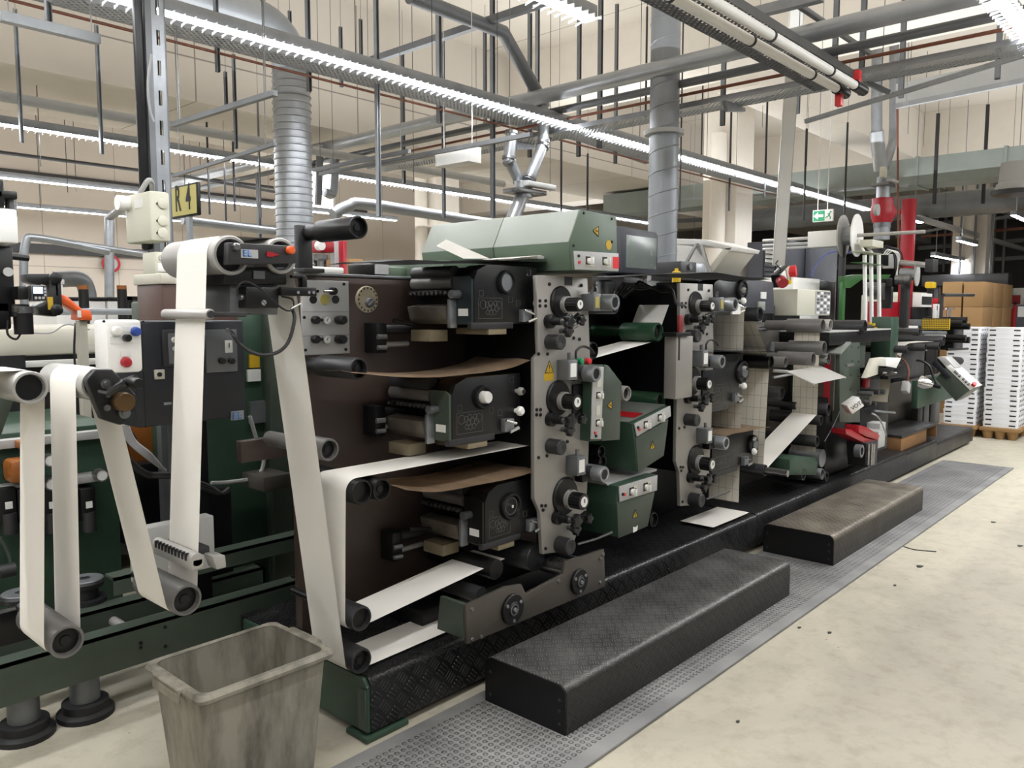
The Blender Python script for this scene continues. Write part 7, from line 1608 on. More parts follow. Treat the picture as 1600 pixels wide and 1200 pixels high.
# reel on a shaft
t = thing('unwind_reel', 'clear plastic waste reel on a long steel shaft above the green gallows frame', 'reel', at(1345, 368, Y=2.9))
c = at(1338, 368, Y=2.85); ax = Vector((0.06, -1, 0)).normalized()
R0 = 33 * depth(c) / F
p0, p1 = at(1232, 369, Y=3.6), at(1416, 361, Y=2.25)
MB().lathe(c, ax, [(0, 0.02), (0, R0), (0.012, R0), (0.012, 0.02)], 32).build('reel_flange', 'white_plastic', t)
MB().lathe(c - ax * 0.12, ax, [(0, 0.02), (0, R0 * 0.45), (0.12, R0 * 0.45)], 28).build('reel_core', 'zinc', t)
MB().lathe(c - ax * 0.13, ax, [(0, 0.02), (0, R0), (0.012, R0), (0.012, 0.02)], 32).build('reel_flange', 'alu', t)
d = (c + ax * 0.5)
MB().tube([c - ax * 0.95, c + ax * 0.62], 0.018, 10).build('shaft', 'alu', t)
MB().tube([c - ax * 0.95 + Vector((0, 0, -0.05)), c - ax * 0.2 + Vector((0, 0, -0.05))], 0.014, 8).build('tie_bar', 'grey_light', t)
MB().tube([c - ax * 0.95 + Vector((0, 0, -0.09)), c - ax * 0.2 + Vector((0, 0, -0.09))], 0.014, 8).build('tie_bar', 'grey_light', t)
MB().box(c.x - 0.1, c.x + 0.02, c.y + 0.12, c.y + 0.45, c.z - 0.1, c.z + 0.06, 0.006).build('bearing_block', 'white_paint', t)
MB().box(c.x - 0.02, c.x + 0.03, c.y + 0.1, c.y + 0.16, 1.44, c.z, 0.004).build('support_post', 'charcoal', t)
for k in range(2): MB().tube([c + ax * 0.02 + Vector((0.06 * k, 0, -0.04)), at(1351 + 12 * k, 395, Y=2.72)], 0.012, 6).build('waste_strip', 'white_plastic', t)
t = thing('rewind_reel', 'smaller grey waste reel on a shaft right of the red hoist post foot', 'reel', at(1430, 420, Y=2.7))
c = at(1432, 428, Y=2.6); R1 = 19 * depth(c) / F
MB().lathe(c, ax, [(0, 0.015), (0, R1), (0.01, R1), (0.01, 0.015)], 28).build('reel_flange', 'grey_light', t)
MB().cyl(c - ax * 0.16, c, R1 * 0.5).build('reel_core', 'zinc', t)
p = at(1425, 410, Y=2.8); MB().tube([at(1408, 410, Y=2.8), at(1455, 415, Y=2.4)], 0.03, 10).build('shaft', 'alu', t)
MB().box(at(1452, 405, Y=2.4).x, at(1460, 405, Y=2.4).x, 2.36, 2.44, at(1456, 425, Y=2.4).z, at(1456, 405, Y=2.4).z, 0.005).build('bearing_block', 'charcoal', t)
MB().tube([c, at(1415, 437, Y=2.65)], 0.018, 8).build('dancer_arm', 'alu', t)
cc = at(1415, 437, Y=2.65); MB().cyl(cc + ax * 0.05, cc - ax * 0.1, 0.05).build('dancer_roller', 'steel', t)
c2 = at(1410, 447, Y=2.8); MB().lathe(c2, ax, [(0, 0), (0, 0.1), (0.01, 0.1), (0.01, 0)], 22).build('reel_flange', 'grey_light', t)
MB().box(c.x - 0.06, c.x + 0.02, c.y + 0.06, c.y + 0.14, 1.43, c.z, 0.006).build('support_post', 'charcoal', t)
# machine clutter head: motor cluster behind
t = thing('valve_cluster', 'black and white valve cluster with looping hoses beside the red hoist post', 'valves', at(1390, 430, Y=2.9))
for px, py, w, h, mt in ((1385, 402, 24, 26, 'black_metal'), (1402, 408, 9, 22, 'grey_light'), (1390, 440, 30, 12, 'black_metal'), (1394, 465, 10, 34, 'charcoal'), (1382, 455, 8, 26, 'steel'), (1373, 452, 8, 22, 'steel')):
    c = at(px, py, Y=2.95); s_ = depth(c) / F / 2; MB().box(c.x - w * s_, c.x + w * s_, 2.95, 3.1, c.z - h * s_, c.z + h * s_, 0.008).build('valve_block', mt, t)
m = MB()
for k in range(6): m.tube(bez([at(1376 + 3 * k, 395, Y=2.9), at(1384 + 4 * k, 384 + k, Y=2.85), at(1396 + 3 * k, 396 + 2 * k, Y=2.85), at(1398 + 2 * k, 425 + k, Y=2.9)]), 0.007, 5)
m.build('hose', 'cable_black', t); m = MB()
for k in range(3): m.tube(bez([at(1380 + 3 * k, 398, Y=2.85), at(1388 + 4 * k, 390 + k, Y=2.8), at(1402 + 2 * k, 400, Y=2.8), at(1402 - k, 430, Y=2.85)]), 0.006, 5)
m.build('hose', 'white_plastic', t)
p, q = at(1342, 471, Y=3.3), at(1394, 488, Y=3.3); MB().box(p.x, q.x, 3.15, 3.2, 1.433, p.z, 0.004).build('base_block', 'red_paint', t)
# red suction blower and grey ducts above
c = at(1379, 330, Y=3.2)
t = thing('suction_blower', 'red pear-shaped suction blower under two grey pipes', 'blower', c)
r = 17 * depth(c) / F
MB().lathe((c.x, 3.2, c.z - r * 1.05), (0, 0, 1), [(0, 0), (0, r * 0.82), (r * 0.12, r * 0.84), (r * 0.7, r * 1.02), (r * 1.3, r * 1.02), (r * 1.8, r * 0.9), (r * 2.2, r * 0.95), (r * 2.25, 0)], 24).build('body', 'red_paint', t)
MB().cyl((c.x, 3.2, c.z), (c.x + r * 1.3, 3.2, c.z), r * 0.85).build('side_hub', 'red_paint', t)
q = at(1371, 328, Y=3.2 - r); MB().cyl((q.x, 3.2 - r * 1.08, q.z), (q.x, 3.2 - r * 0.8, q.z), r * 0.5, n=22).build('white_cover', 'grey_light', t)
MB().cyl((c.x, 3.2, c.z - r * 1.5), (c.x, 3.2, c.z - r * 1.05), r * 0.75).build('lower_collar', 'zinc_dark', t)
MB().cyl((c.x, 3.2, c.z - r * 2.6), (c.x, 3.2, c.z - r * 1.5), r * 0.7).build('lower_pipe', 'duct_grey', t)
zt = at(1375, 288, Y=3.2).z
MB().box(c.x - r * 1.1, c.x + r * 0.9, 3.1, 3.3, zt - 0.015, zt + 0.02, 0.004).build('gate_plate', 'steel', t)
MB().box(c.x - r * 1.25, c.x + r * 0.5, 3.05, 3.12, zt + 0.02, zt + 0.05, 0.004).build('gate_plate', 'grey_light', t)
MB().cyl((c.x, 3.2, c.z + r * 1.2), (c.x, 3.2, zt + 0.1), r * 0.6).build('neck', 'zinc', t)
c = at(1374, 270, Y=3.2); MB().box(c.x - 0.06, c.x + 0.06, 3.13, 3.18, c.z - 0.06, c.z + 0.06, 0.005).build('name_plate', 'ivory_box', t)
pipe([at(1376, 265, Y=3.2), at(1371, 220, Y=3.2), at(1370, 205, Y=3.2)], 0.075, 'duct_metal', 'short ribbed pipe joining the left grey downpipe to the red blower', n=16)
pipe(bez([at(1370, 212, Y=3.2), at(1370, 150, Y=3.2), at(1371, 60, Y=3.2), at(1371, 22, Y=3.2), at(1362, 10, Y=3.2), at(1345, 14, Y=3.2), at(1326, 22, Y=3.2)], 5), 0.06, 'zinc', 'left grey downpipe with a bend at the top above the red blower', n=16)
pipe(bez([at(1382, 262, Y=3.25), at(1392, 232, Y=3.25), at(1396, 212, Y=3.25), at(1397, 150, Y=3.25), at(1397, -10, Y=3.25)], 5), 0.055, 'zinc', 'right grey downpipe with a kink above the red blower', n=16)
c = at(1320, 22, Y=3.2); m = MB()
for k in range(5): m.cyl((c.x - 0.03 * k, 3.2, c.z - 0.012 * k), (c.x - 0.03 * k - 0.012, 3.2, c.z - 0.012 * k - 0.004), 0.075, n=16)
solo(m, 'hose_clamp', 'steel', 'stack of silver hose clamps at the top of the left grey downpipe', 'clamp')
solo(MB().cyl(at(1404, 420, Y=3.1), at(1402, 155, Y=3.1), 0.012, n=8), 'copper_pipe', 'copper', 'upright copper tube right of the red blower', 'pipe')
# red hoist post
t = thing('hoist_post', 'bright red upright hoist post beside the red blower', 'post', at(1417, 412, Y=3.0))
XH = at(1416, 360, Y=3.1).x; p, q = at(1409, 311, X=XH), at(1425, 411, X=XH); MB().box(XH, XH + 0.1, q.y, p.y, 1.46, p.z, 0.012).build('post', 'red_paint', t)
MB().box(XH - 0.03, XH + 0.13, q.y - 0.03, p.y + 0.03, q.z - 0.02, q.z, 0.004).build('foot', 'black_metal', t)
p2 = at(1400, 331, X=XH); MB().box(XH + 0.03, XH + 0.07, p.y - 0.01, p2.y, p2.z - 0.03, p2.z + 0.03, 0.004).build('arm', 'red_paint', t)
# ivory cabinet and small devices
t = thing('ivory_cabinet', 'ivory cabinet behind the rewinder, below the waste reels', 'cabinet', at(1425, 500, Y=3.4))
p, q = at(1403, 455, Y=3.6), at(1446, 500, Y=3.6); MB().box(p.x, p.x + (q.x - p.x) * 0.4, 3.6, 4.1, 1.0, p.z - 0.05, 0.008).build('body', 'ivory_box', t); MB().box(p.x + (q.x - p.x) * 0.42, q.x, 3.55, 4.1, 1.0, p.z, 0.008).build('body', 'ivory_box', t)
MB().box(p.x + 0.02, q.x - 0.02, 3.65, 4.05, 0, 1.0).build('base', 'charcoal', t)
# ---- rewinder
u5 = frame_unit('rewinder_unit', 'dark rewinder unit at the far end of the press with yellow perforated guard', 9.41, 10.6, 1.2, 'black_metal', 0.2)
XR = at(1484, 505, Y=2.36).x
p, q = at(1441, 498, X=XR), at(1483, 515, X=XR); gd = MB().box(XR, XR + 0.03, q.y, p.y, q.z, p.z).build('yellow_guard', 'yellow_plastic', u5)
m = MB()
for k in range(16):
    for j in range(5): y = q.y + (p.y - q.y) * (k + 0.5) / 16; z = q.z + (p.z - q.z) * (j + 0.5) / 5; m.box(XR - 0.002, XR, y - 0.006, y + 0.006, z - 0.007, z + 0.007)
m.build('guard_hole', 'charcoal', gd)
for px0, py0, px1, py1, mt, nm, dx in ((1413, 509, 1432, 527, 'white_plastic', 'white_panel', -0.06), (1411, 501, 1417, 509, 'orange_paint', 'orange_tag', -0.06), (1407, 499, 1440, 509, 'zinc_dark', 'top_block', 0), (1441, 517, 1478, 523, 'zinc', 'guide_bar', 0), (1444, 523, 1476, 527, 'white_paint', 'paper_strip', -0.02), (1440, 527, 1474, 534, 'tray_beige', 'guide_bar', 0)):
    p, q = at(px0, py0, X=XR + dx), at(px1, py1, X=XR + dx); MB().box(XR + dx, XR + dx + 0.05, q.y, p.y, q.z, p.z, 0.004).build(nm, mt, u5)
for px, py, r, yy in ((1475, 532, 8, 2.3), (1446, 543, 6, 2.3), (1468, 541, 6, 2.3), (1419, 546, 6, 2.3), (1437, 519, 6, 2.3)):
    c = circ(px, py, yy, r); roller(u5, *c, yy, 2.75, 'roller_dark', 'idler_roller')
for px, py in ((1495, 500), (1500, 510), (1494, 528), (1500, 531), (1488, 505)):
    c = circ(px, py, 2.35, 5); MB().cyl((c[0], 2.25, c[1]), (c[0], 2.5, c[1]), c[2]).build('adjuster', 'black_plastic', u5)
p, q = at(1487, 495, Y=2.45), at(1500, 545, Y=2.45); MB().box(p.x, q.x, 2.42, 2.75, q.z, p.z, 0.006).build('end_block', 'black_metal', u5)
p, q = at(1388, 495, Y=2.45), at(1397, 560, Y=2.45); MB().box(p.x, q.x, 2.42, 2.6, q.z, p.z, 0.004).build('green_upright', 'green_dark', u5)
MB().tube([at(1480, 546, Y=2.3), at(1512, 545, Y=2.3)], 0.014, 8).build('rod', 'black_metal', u5)
MB().cyl(at(1486, 563, Y=2.3), at(1499, 564, Y=2.3), 0.045).build('stub_roller', 'charcoal', u5)
p, q = at(1480, 480, Y=2.5), at(1495, 484, Y=2.5); MB().cyl((p.x + 0.07, 2.5, q.z - 0.2), (p.x + 0.07, 2.5, q.z), 0.02).lathe((p.x + 0.07, 2.5, q.z), (0, 0, 1), [(0, 0.06), (0.02, 0.06), (0.02, 0)], 14).build('hand_screw', 'chrome', u5)
a = at(1474, 461, Y=2.5); b = at(1521, 461, Y=2.5); MB().tube([a, b], 0.02, 8).build('cross_rod', 'charcoal', u5)
MB().tube([a + Vector((0.02, 0.02, 0)), (a.x + 0.02, 2.52, 1.25)], 0.02, 8).build('rod_post', 'charcoal', u5)
m = MB().sheet([(v.x, v.z) for v in (at(1395, 583, Y=2.4), at(1410, 540, Y=2.4), at(1418, 536, Y=2.4), at(1462, 533, Y=2.4))], 2.38, 2.56)
m.solidify(0.001); solo(m, 'paper_web', 'paper', 'white web running up to the rewinder below the yellow guard', 'paper web')
p, q = at(1440, 458, Y=2.9), at(1458, 480, Y=2.9)
t = thing('code_reader', 'white box with a dark screen beside the yellow tool', 'reader', (p.x, 2.9, q.z)); MB().box(p.x, q.x - 0.06, 2.9, 3.0, q.z, p.z, 0.006).build('case', 'white_plastic', t); MB().box(p.x + 0.02, q.x - 0.09, 2.895, 2.902, q.z + 0.03, p.z - 0.04).build('screen', 'charcoal', t); MB().box(p.x, q.x, 2.95, 3.1, 1.212, q.z, 0.006).build('stand', 'black_metal', t)
c = at(1458, 446, Y=2.9); t = thing('yellow_tool', 'yellow and black hand tool lying above the rewinder', 'tool', c); MB().box(c.x - 0.09, c.x + 0.09, 2.88, 2.98, c.z - 0.035, c.z + 0.045, 0.02).build('yellow_body', 'yellow_plastic', t); MB().box(c.x - 0.01, c.x + 0.05, 2.9, 2.97, c.z - 0.16, c.z - 0.03, 0.012).build('grip', 'black_plastic', t); MB().box(c.x - 0.02, c.x + 0.06, 2.9, 3.0, 1.212, c.z - 0.16, 0.006).build('holder', 'charcoal', t)
p, q = at(1461, 466, Y=2.6), at(1468, 483, Y=2.6); solo(MB().box(p.x, q.x, 2.62, 2.63, q.z, p.z), 'pink_note', 'red_bright', 'pink paper note hung before the brown cartons', 'note')
p, q = at(1465, 475, Y=2.55), at(1472, 497, Y=2.55); t = thing('hand_terminal', 'white upright hand terminal beside the pink note', 'device', (p.x, 2.55, q.z)); MB().box(p.x, q.x, 2.56, 2.6, q.z, p.z, 0.004).build('case', 'white_plastic', t); MB().box(p.x + 0.012, p.x + 0.03, 2.556, 2.561, q.z + 0.09, p.z - 0.02).build('dark_slot', 'ink_black', t)
# beige hopper and white boxes under it
t = thing('label_hopper', 'beige hopper plate with white guide box left of the rewinder', 'hopper', at(1380, 590, Y=2.25))
MB().prism(poly([(1351, 591), (1364, 560), (1380, 558), (1376, 583)], 2.25), 2.24, 2.28, 0.003).build('hopper_plate', 'cream_paint', t)
MB().prism(poly([(1381, 560), (1405, 559), (1397, 575), (1380, 572)], 2.2), 2.18, 2.3, 0.004).build('guide_box', 'white_plastic', t)
MB().box(at(1380, 575, Y=2.2).x, at(1393, 575, Y=2.2).x, 2.18, 2.34, at(1380, 588, Y=2.2).z, at(1380, 575, Y=2.2).z, 0.006).build('sensor_block', 'black_metal', t)
for px in (1380, 1396): c = circ(px, 583, 2.18, 2); MB().cyl((c[0], 2.15, c[1]), (c[0], 2.18, c[1]), c[2]).build('screw', 'chrome', t)
MB().box(at(1360, 575, Y=2.5).x, at(1390, 575, Y=2.5).x, 2.34, 2.78, at(1380, 588, Y=2.5).z, at(1380, 570, Y=2.5).z, 0.01).build('mount', 'black_metal', t)
t = thing('marked_box', 'white tilted box lettered in black on the dark die head', 'box', at(1330, 645, Y=2.2))
c = at(1332, 632, Y=2.25); s_ = depth(c) / F
mt = Matrix.Translation(c) @ Matrix.Rotation(-0.75, 4, 'Z') @ Matrix.Rotation(-0.6, 4, 'Y')
bx = MB().box(-12 * s_, 11 * s_, -0.05, 0.05, -9 * s_, 8 * s_, 0.004, mt).build('case', 'white_plastic', t)
R_e = (Matrix.Rotation(-0.75, 4, 'Z') @ Matrix.Rotation(-0.6, 4, 'Y') @ Matrix.Rotation(math.pi / 2, 4, 'X')).to_euler()
text('VOTA', mt @ Vector((-9 * s_, -0.0515, -4 * s_)), 9 * s_, 'ink_black', bx, R_e)
die = thing('die_head', 'black die cutting head with red guards in front of the green block', 'die head', at(1340, 700, Y=2.3))
p, q = at(1292, 622, Y=2.42), at(1345, 735, Y=2.42); MB().box(p.x, q.x, 2.42, 2.78, 0.26, p.z, 0.008).build('black_block', 'black_metal', die)
p, q = at(1345, 640, Y=2.36), at(1386, 700, Y=2.36); MB().box(p.x, q.x, 2.36, 2.78, q.z, p.z, 0.006).build('black_block', 'black_metal', die)
for k, (px, py) in enumerate(((1352, 615), (1362, 612), (1372, 612), (1357, 630), (1349, 628))): c = circ(px, py, 2.3, 4); MB().cyl((c[0], 2.24, c[1]), (c[0], 2.45, c[1]), c[2]).build('adjuster', 'charcoal' if k % 2 else 'steel', die)
p, q = at(1345, 590, Y=2.4), at(1375, 615, Y=2.4); MB().box(p.x, q.x, 2.4, 2.7, q.z, p.z, 0.006).build('black_block', 'black_metal', die)
p, q = at(1353, 592, Y=2.35), at(1359, 605, Y=2.35); MB().box(p.x, q.x, 2.35, 2.38, q.z, p.z, 0.004).build('red_handle', 'red_paint', die)
for pts in ([(1319, 670), (1328, 671), (1350, 684), (1372, 690), (1350, 693), (1320, 678)], [(1340, 664), (1352, 667), (1373, 680), (1370, 688), (1352, 682), (1340, 676)]):
    MB().prism(poly(pts, 2.2), 2.19, 2.3, 0.003).build('red_guard', 'red_paint', die)
MB().prism(poly([(1350, 692), (1368, 688), (1366, 726), (1352, 729)], 2.18), 2.16, 2.32, 0.003).build('grey_bracket', 'charcoal', die)
c = circ(1347, 705, 2.15, 10); MB().lathe((c[0], 2.15, c[1]), (0, 1, 0), [(0, c[2] * 0.6), (0, c[2]), (0.05, c[2]), (0.05, 0)], 22).build('grey_wheel', 'zinc_dark', die)
for px in (1356, 1361, 1364): p, q = at(px, 694, Y=2.15), at(px + 1, 726, Y=2.15); MB().box(p.x, q.x + 0.005, 2.145, 2.165, q.z, p.z).build('steel_strip', 'steel', die)
MB().tube(bez([at(1363, 646, Y=2.2), at(1372, 652, Y=2.2), at(1380, 666, Y=2.2), at(1384, 680, Y=2.2)]), 0.007, 6).build('cable', 'cable_grey', die)
MB().tube(bez([at(1313, 640, Y=2.3), at(1302, 665, Y=2.3), at(1288, 690, Y=2.3)]), 0.005, 6).build('cable', 'charcoal', die)
p, q = at(1375, 662, Y=2.25), at(1398, 671, Y=2.25); MB().box(p.x, p.x + 0.16, 2.25, 2.4, q.z, p.z, 0.004).build('white_block', 'grey_light', die)
p, q = at(1373, 675, Y=2.2), at(1396, 692, Y=2.2); MB().box(p.x, p.x + 0.18, 2.2, 2.36, q.z, p.z, 0.004).build('white_block', 'grey_light', die)
MB().tube([at(1366, 642, Y=2.3), at(1398, 645, Y=2.3)], 0.01, 8).build('lever', 'zinc', die)
m = MB().sheet([(v.x, v.z) for v in (at(1376, 662, Y=2.5), at(1379, 620, Y=2.5), at(1384, 590, Y=2.5))], 2.45, 2.62); m.solidify(0.001)
solo(m, 'paper_web', 'paper_cream', 'narrow white web dropping behind the die cutting head', 'paper web')
# silver lamp and hanging plug
t = thing('silver_work_lamp', 'silver cone work lamp on a black gooseneck before the rewinder', 'lamp', at(1445, 602, Y=2.2))
XL = at(1445, 600, Y=2.2).x
c0, c1 = at(1437, 597, X=XL), at(1459, 602, X=XL); d = c1 - c0; L = d.length
MB().lathe(c0, d, [(0, L * 0.5), (0.003, L * 0.52), (L * 0.5, L * 0.42), (L * 0.8, L * 0.25), (L, L * 0.12)], 24).build('lamp_shade', 'chrome', t)
MB().cyl(c1, c1 + d * 0.5, L * 0.16).build('socket', 'black_plastic', t)
MB().tube(bez([at(1464, 601, X=XL), at(1458, 588, X=XL), at(1452, 572, X=XL), at(1440, 564, X=XL), at(1432, 563, X=XL)]), 0.012, 7).build('gooseneck', 'cable_black', t)
t = thing('hanging_plug', 'grey plug hanging on a brown cable left of the silver lamp', 'plug', at(1417, 607, Y=2.2))
c = at(1417, 605, Y=2.2); MB().box(c.x - 0.04, c.x + 0.05, 2.18, 2.24, c.z - 0.05, c.z + 0.05, 0.01, Matrix.Translation(c) @ Matrix.Rotation(0.4, 4, 'Y') @ Matrix.Translation(-c)).build('plug_body', 'grey_light', t)
MB().tube(bez([at(1418, 596, Y=2.2), at(1420, 580, Y=2.2), at(1415, 566, Y=2.25), at(1403, 556, Y=2.35)]), 0.009, 6).build('cable', 'copper', t)
# tilted green operator box
t = thing('operator_panel', 'green operator panel box tilted down to the right at the far press end', 'control box', at(1490, 620, Y=2.05))
XO = at(1490, 605, Y=2.1).x
def polyx(pts, X): return [(p.y, p.z) for p in (at(x, y, X=X) for x, y in pts)]
MB().prism(polyx([(1462, 592), (1478, 573), (1516, 609), (1493, 627)], XO), XO, XO + 0.3, 0.006, axis='X').build('box_body', 'green_paint', t)
fc = MB().prism(polyx([(1478, 573), (1485, 570), (1524, 605), (1516, 610)], XO), XO - 0.008, XO + 0.3, 0.003, axis='X').build('switch_face', 'white_plastic', t)
MB().prism(polyx([(1493, 627), (1516, 609), (1524, 605), (1503, 622)], XO), XO - 0.004, XO + 0.28, 0.002, axis='X').build('end_cover', 'green_light', t)
MB().prism(polyx([(1456, 568), (1463, 561), (1486, 588), (1479, 592)], XO), XO - 0.02, XO + 0.25, 0.004, axis='X').build('dark_cover', 'black_box', t)
MB().prism(polyx([(1464, 558), (1477, 558), (1493, 575), (1483, 579)], XO), XO + 0.0, XO + 0.25, 0.003, axis='X').build('upper_display', 'grey_light', t)
def dotx(m, px, py, r, L, dr): c = at(px, py, X=XO - 0.01); m.lathe(c, dr, [(0, r), (L, r), (L, 0)], 10); return m
dotx(MB(), 1521, 602, 0.022, 0.03, (-0.5, -0.4, 0.7)).build('red_button', 'red_bright', fc)
m = MB()
for px, py in ((1492, 581), (1495, 584), (1499, 588), (1505, 593), (1509, 597), (1513, 601)): dotx(m, px, py, 0.012, 0.014, (-0.6, -0.5, 0.6))
m.build('switch', 'charcoal', fc)
p, q = at(1412, 597, Y=2.5), at(1480, 617, Y=2.5); MB().box(p.x, q.x, 2.36, 2.42, q.z, p.z + 0.02, 0.006).build('support_beam', 'green_dark', t)
# uprights and sheet under the rewinder
t = thing('spring_column', 'black spring columns under the rewinder beam', 'columns', at(1446, 660, Y=2.6))
for px in (1432, 1442, 1452):
    p, q = at(px, 628, Y=2.6), at(px + 6, 662, Y=2.6); MB().box(p.x, q.x, 2.58, 2.66, 0.202, p.z, 0.004).build('column', 'charcoal' if px != 1442 else 'zinc_dark', t)
p, q = at(1393, 600, Y=2.7), at(1470, 665, Y=2.7); solo(MB().box(p.x, q.x, 2.72, 2.75, 0.202, p.z, 0.003), 'rear_sheet', 'brown_plate', 'grey rear sheet behind the spring columns', 'panel')
# wooden box step on the base
p, q = at(1398, 672, Y=2.36), at(1458, 692, Y=2.36)
t = thing('wooden_step', 'small wooden box with a grey top on the base end', 'step', (p.x, 2.4, 0.25))
x0, x1 = at(1410, 680, Y=2.36).x, at(1465, 680, Y=2.36).x
MB().box(x0, x1, 2.36, 2.75, 0.37, 0.395, 0.003).build('top_board', 'charcoal', t); 
for xx in (x0 + 0.005, x1 - 0.03): MB().box(xx, xx + 0.025, 2.37, 2.74, 0.25 if xx > 9.4 and False else 0.237, 0.37, 0.002).build('side_board', 'wood_dark', t)
MB().box(x0 + 0.03, x1 - 0.4, 2.37, 2.395, 0.237, 0.37, 0.002).build('front_board', 'wood_dark', t)

# ================================================================ CRATES, CARTONS AND THE FAR CORNER
XC = 11.55
ya, yb = at(1538, 600, X=XC).y, at(1594, 600, X=XC).y      # right stack
yc, yd = at(1476, 600, X=XC).y, at(1527, 600, X=XC).y      # left stack
zt, zb = at(1560, 512, X=XC).z, 0.15
NL = 20; ch = (zt - zb) / NL
def crate_proto(y0, y1, label):
    t = thing('plastic_crate', label, 'crate', (XC, (y0 + y1) / 2, 0), 'white crates stacked on pallets')
    w = y0 - y1; g = 0.0012
    m = MB()
    loft(m, [ring_(XC + 0.004, XC + 0.596, y1 + 0.004, y0 - 0.004, 0.0, 0.02), ring_(XC + 0.002, XC + 0.598, y1 + 0.002, y0 - 0.002, ch - 0.014, 0.02), ring_(XC, XC + 0.6, y1, y0, ch - 0.012, 0.02), ring_(XC, XC + 0.6, y1, y0, ch - g, 0.02)], True, True)
    m.build('crate_body', 'crate_white', t)
    for yy in (y0 - w * 0.16, y1 + w * 0.16): MB().box(XC - 0.002, XC + 0.01, yy - 0.035, yy + 0.035, ch * 0.36, ch * 0.62, 0.003).build('hand_slot', 'ink_black', t)
    m = MB()
    for k in range(5): m.box(XC + 0.08 + k * 0.1, XC + 0.11 + k * 0.1, y1 - 0.001, y1 + 0.008, ch * 0.35, ch * 0.6)
    m.build('side_slot', 'ink_black', t)
    return t
ORD = ['bottom', 'second', 'third', 'fourth', 'fifth', 'sixth', 'seventh', 'eighth', 'ninth', 'tenth']
def clabel(k, side):
    if k < 10: s_ = ('bottom crate' if k == 0 else ORD[k] + ' crate from the bottom')
    else: s_ = ('top crate' if k == NL - 1 else ORD[NL - 1 - k] + ' crate from the top')
    return 'white plastic tray crate, %s of the %s stack' % (s_, side)
for (y0, y1, side, dx) in ((ya, yb, 'front right', 0.0), (yc, yd, 'left', 0.0)):
    pr = crate_proto(y0, y1, clabel(0, side)); base_ = pr.location.copy()
    pr.location.z = zb
    for k in range(1, NL):
        c = copy_tree(pr, None, Vector((base_.x + random.uniform(-0.006, 0.006), base_.y + random.uniform(-0.006, 0.006), zb + k * ch)))
        c['label'] = clabel(k, side)
    # pallet
    t = thing('pallet', 'brown moulded pallet under the %s crate stack' % side, 'pallet', (XC + 0.3, (y0 + y1) / 2, 0), 'pallets')
    MB().box(XC - 0.03, XC + 0.63, y1 - 0.03, y0 + 0.03, 0.1, zb - 0.002, 0.01).build('deck', 'wood', t)
    for xx in (XC + 0.05, XC + 0.55):
        for yy in (y1 + 0.06, (y0 + y1) / 2, y0 - 0.06): MB().lathe((xx, yy, 0), (0, 0, 1), [(0, 0), (0, 0.045), (0.1, 0.07), (0.1, 0)], 12).build('foot', 'wood', t)
# brown cartons
p = at(1472, 440, X=14.0); 
XB = 14.0
cols = [(1472, 1502), (1505, 1536)]
for ci, (xa, xb) in enumerate(cols):
    y0, y1 = at(xa, 470, X=XB).y, at(xb, 470, X=XB).y
    zt_ = at(xb, 440, X=XB).z; zm = at(xb, 480, X=XB).z; zl = at(xb, 512, X=XB).z - 0.15
    for ri, (z0, z1, nm) in enumerate(((zm + 0.004, zt_, 'upper'), (zl, zm, 'lower'))):
        for di in range(3 if ci == 1 else 1):
            t = thing('carton', '%s brown carton of the %s' % (nm, 'left column behind the rewinder' if ci == 0 else ('front row of the right column', 'middle row of the right column', 'rear row of the right column')[di]), 'carton', (XB, y1, z0), 'brown cartons stacked behind the crates')
            xo = XB + di * 0.72
            MB().box(xo, xo + 0.7, y1 + 0.0, y0, z0, z1, 0.004).build('box_body', 'cardboard', t)
            MB().box(xo + 0.02, xo + 0.68, y1 + 0.3 * (y0 - y1), y1 + 0.34 * (y0 - y1), z1, z1 + 0.002).build('tape', 'cardboard_old', t)
    t = thing('wooden_block', 'wooden support under the %s carton column' % ('left' if ci == 0 else 'right'), 'support', (XB, y1, 0)); MB().box(XB, XB + (2.2 if ci else 0.7), y1, y0, 0, zl - 0.004).build('block', 'wood', t)
# wheel post, extinguishers and cabinet at the far right
for px, lab in ((1457, 'left red fire extinguisher on the far white column'),):
    pass
for px, lab in ((1571, 'left fire extinguisher on the far white post'), (1586, 'right fire extinguisher on the far white post')):
    c = at(px, 500, X=19.21); t = thing('fire_extinguisher', lab, 'fire extinguisher', c, 'fire extinguishers')
    zz = at(px, 493, X=19).z - 0.1
    MB().lathe((c.x, c.y, zz - 0.3), (0, 0, 1), [(0, 0), (0, 0.085), (0.5, 0.085), (0.58, 0.04), (0.62, 0.04), (0.62, 0)], 16).build('cylinder', 'red_bright', t)
    MB().box(c.x - 0.06, c.x + 0.04, c.y - 0.02, c.y + 0.02, zz + 0.32, zz + 0.38, 0.01).build('valve', 'black_plastic', t)
    p0 = at(px + 4, 480, X=19.3); solo(MB().box(19.3, 19.36, p0.y - 0.1, p0.y + 0.1, 0, 2.1, 0.01), 'white_post', 'white_paint', 'white far post behind the %s fire extinguisher' % ('left' if px < 1580 else 'right'), 'post')
    p0 = at(px, 468, X=19.2); solo(MB().box(19.28, 19.3, p0.y - 0.08, p0.y + 0.08, p0.z - 0.09, p0.z + 0.09), 'fire_sign', 'red_paint', 'small red sign above the %s fire extinguisher' % ('left' if px < 1580 else 'right'), 'sign')
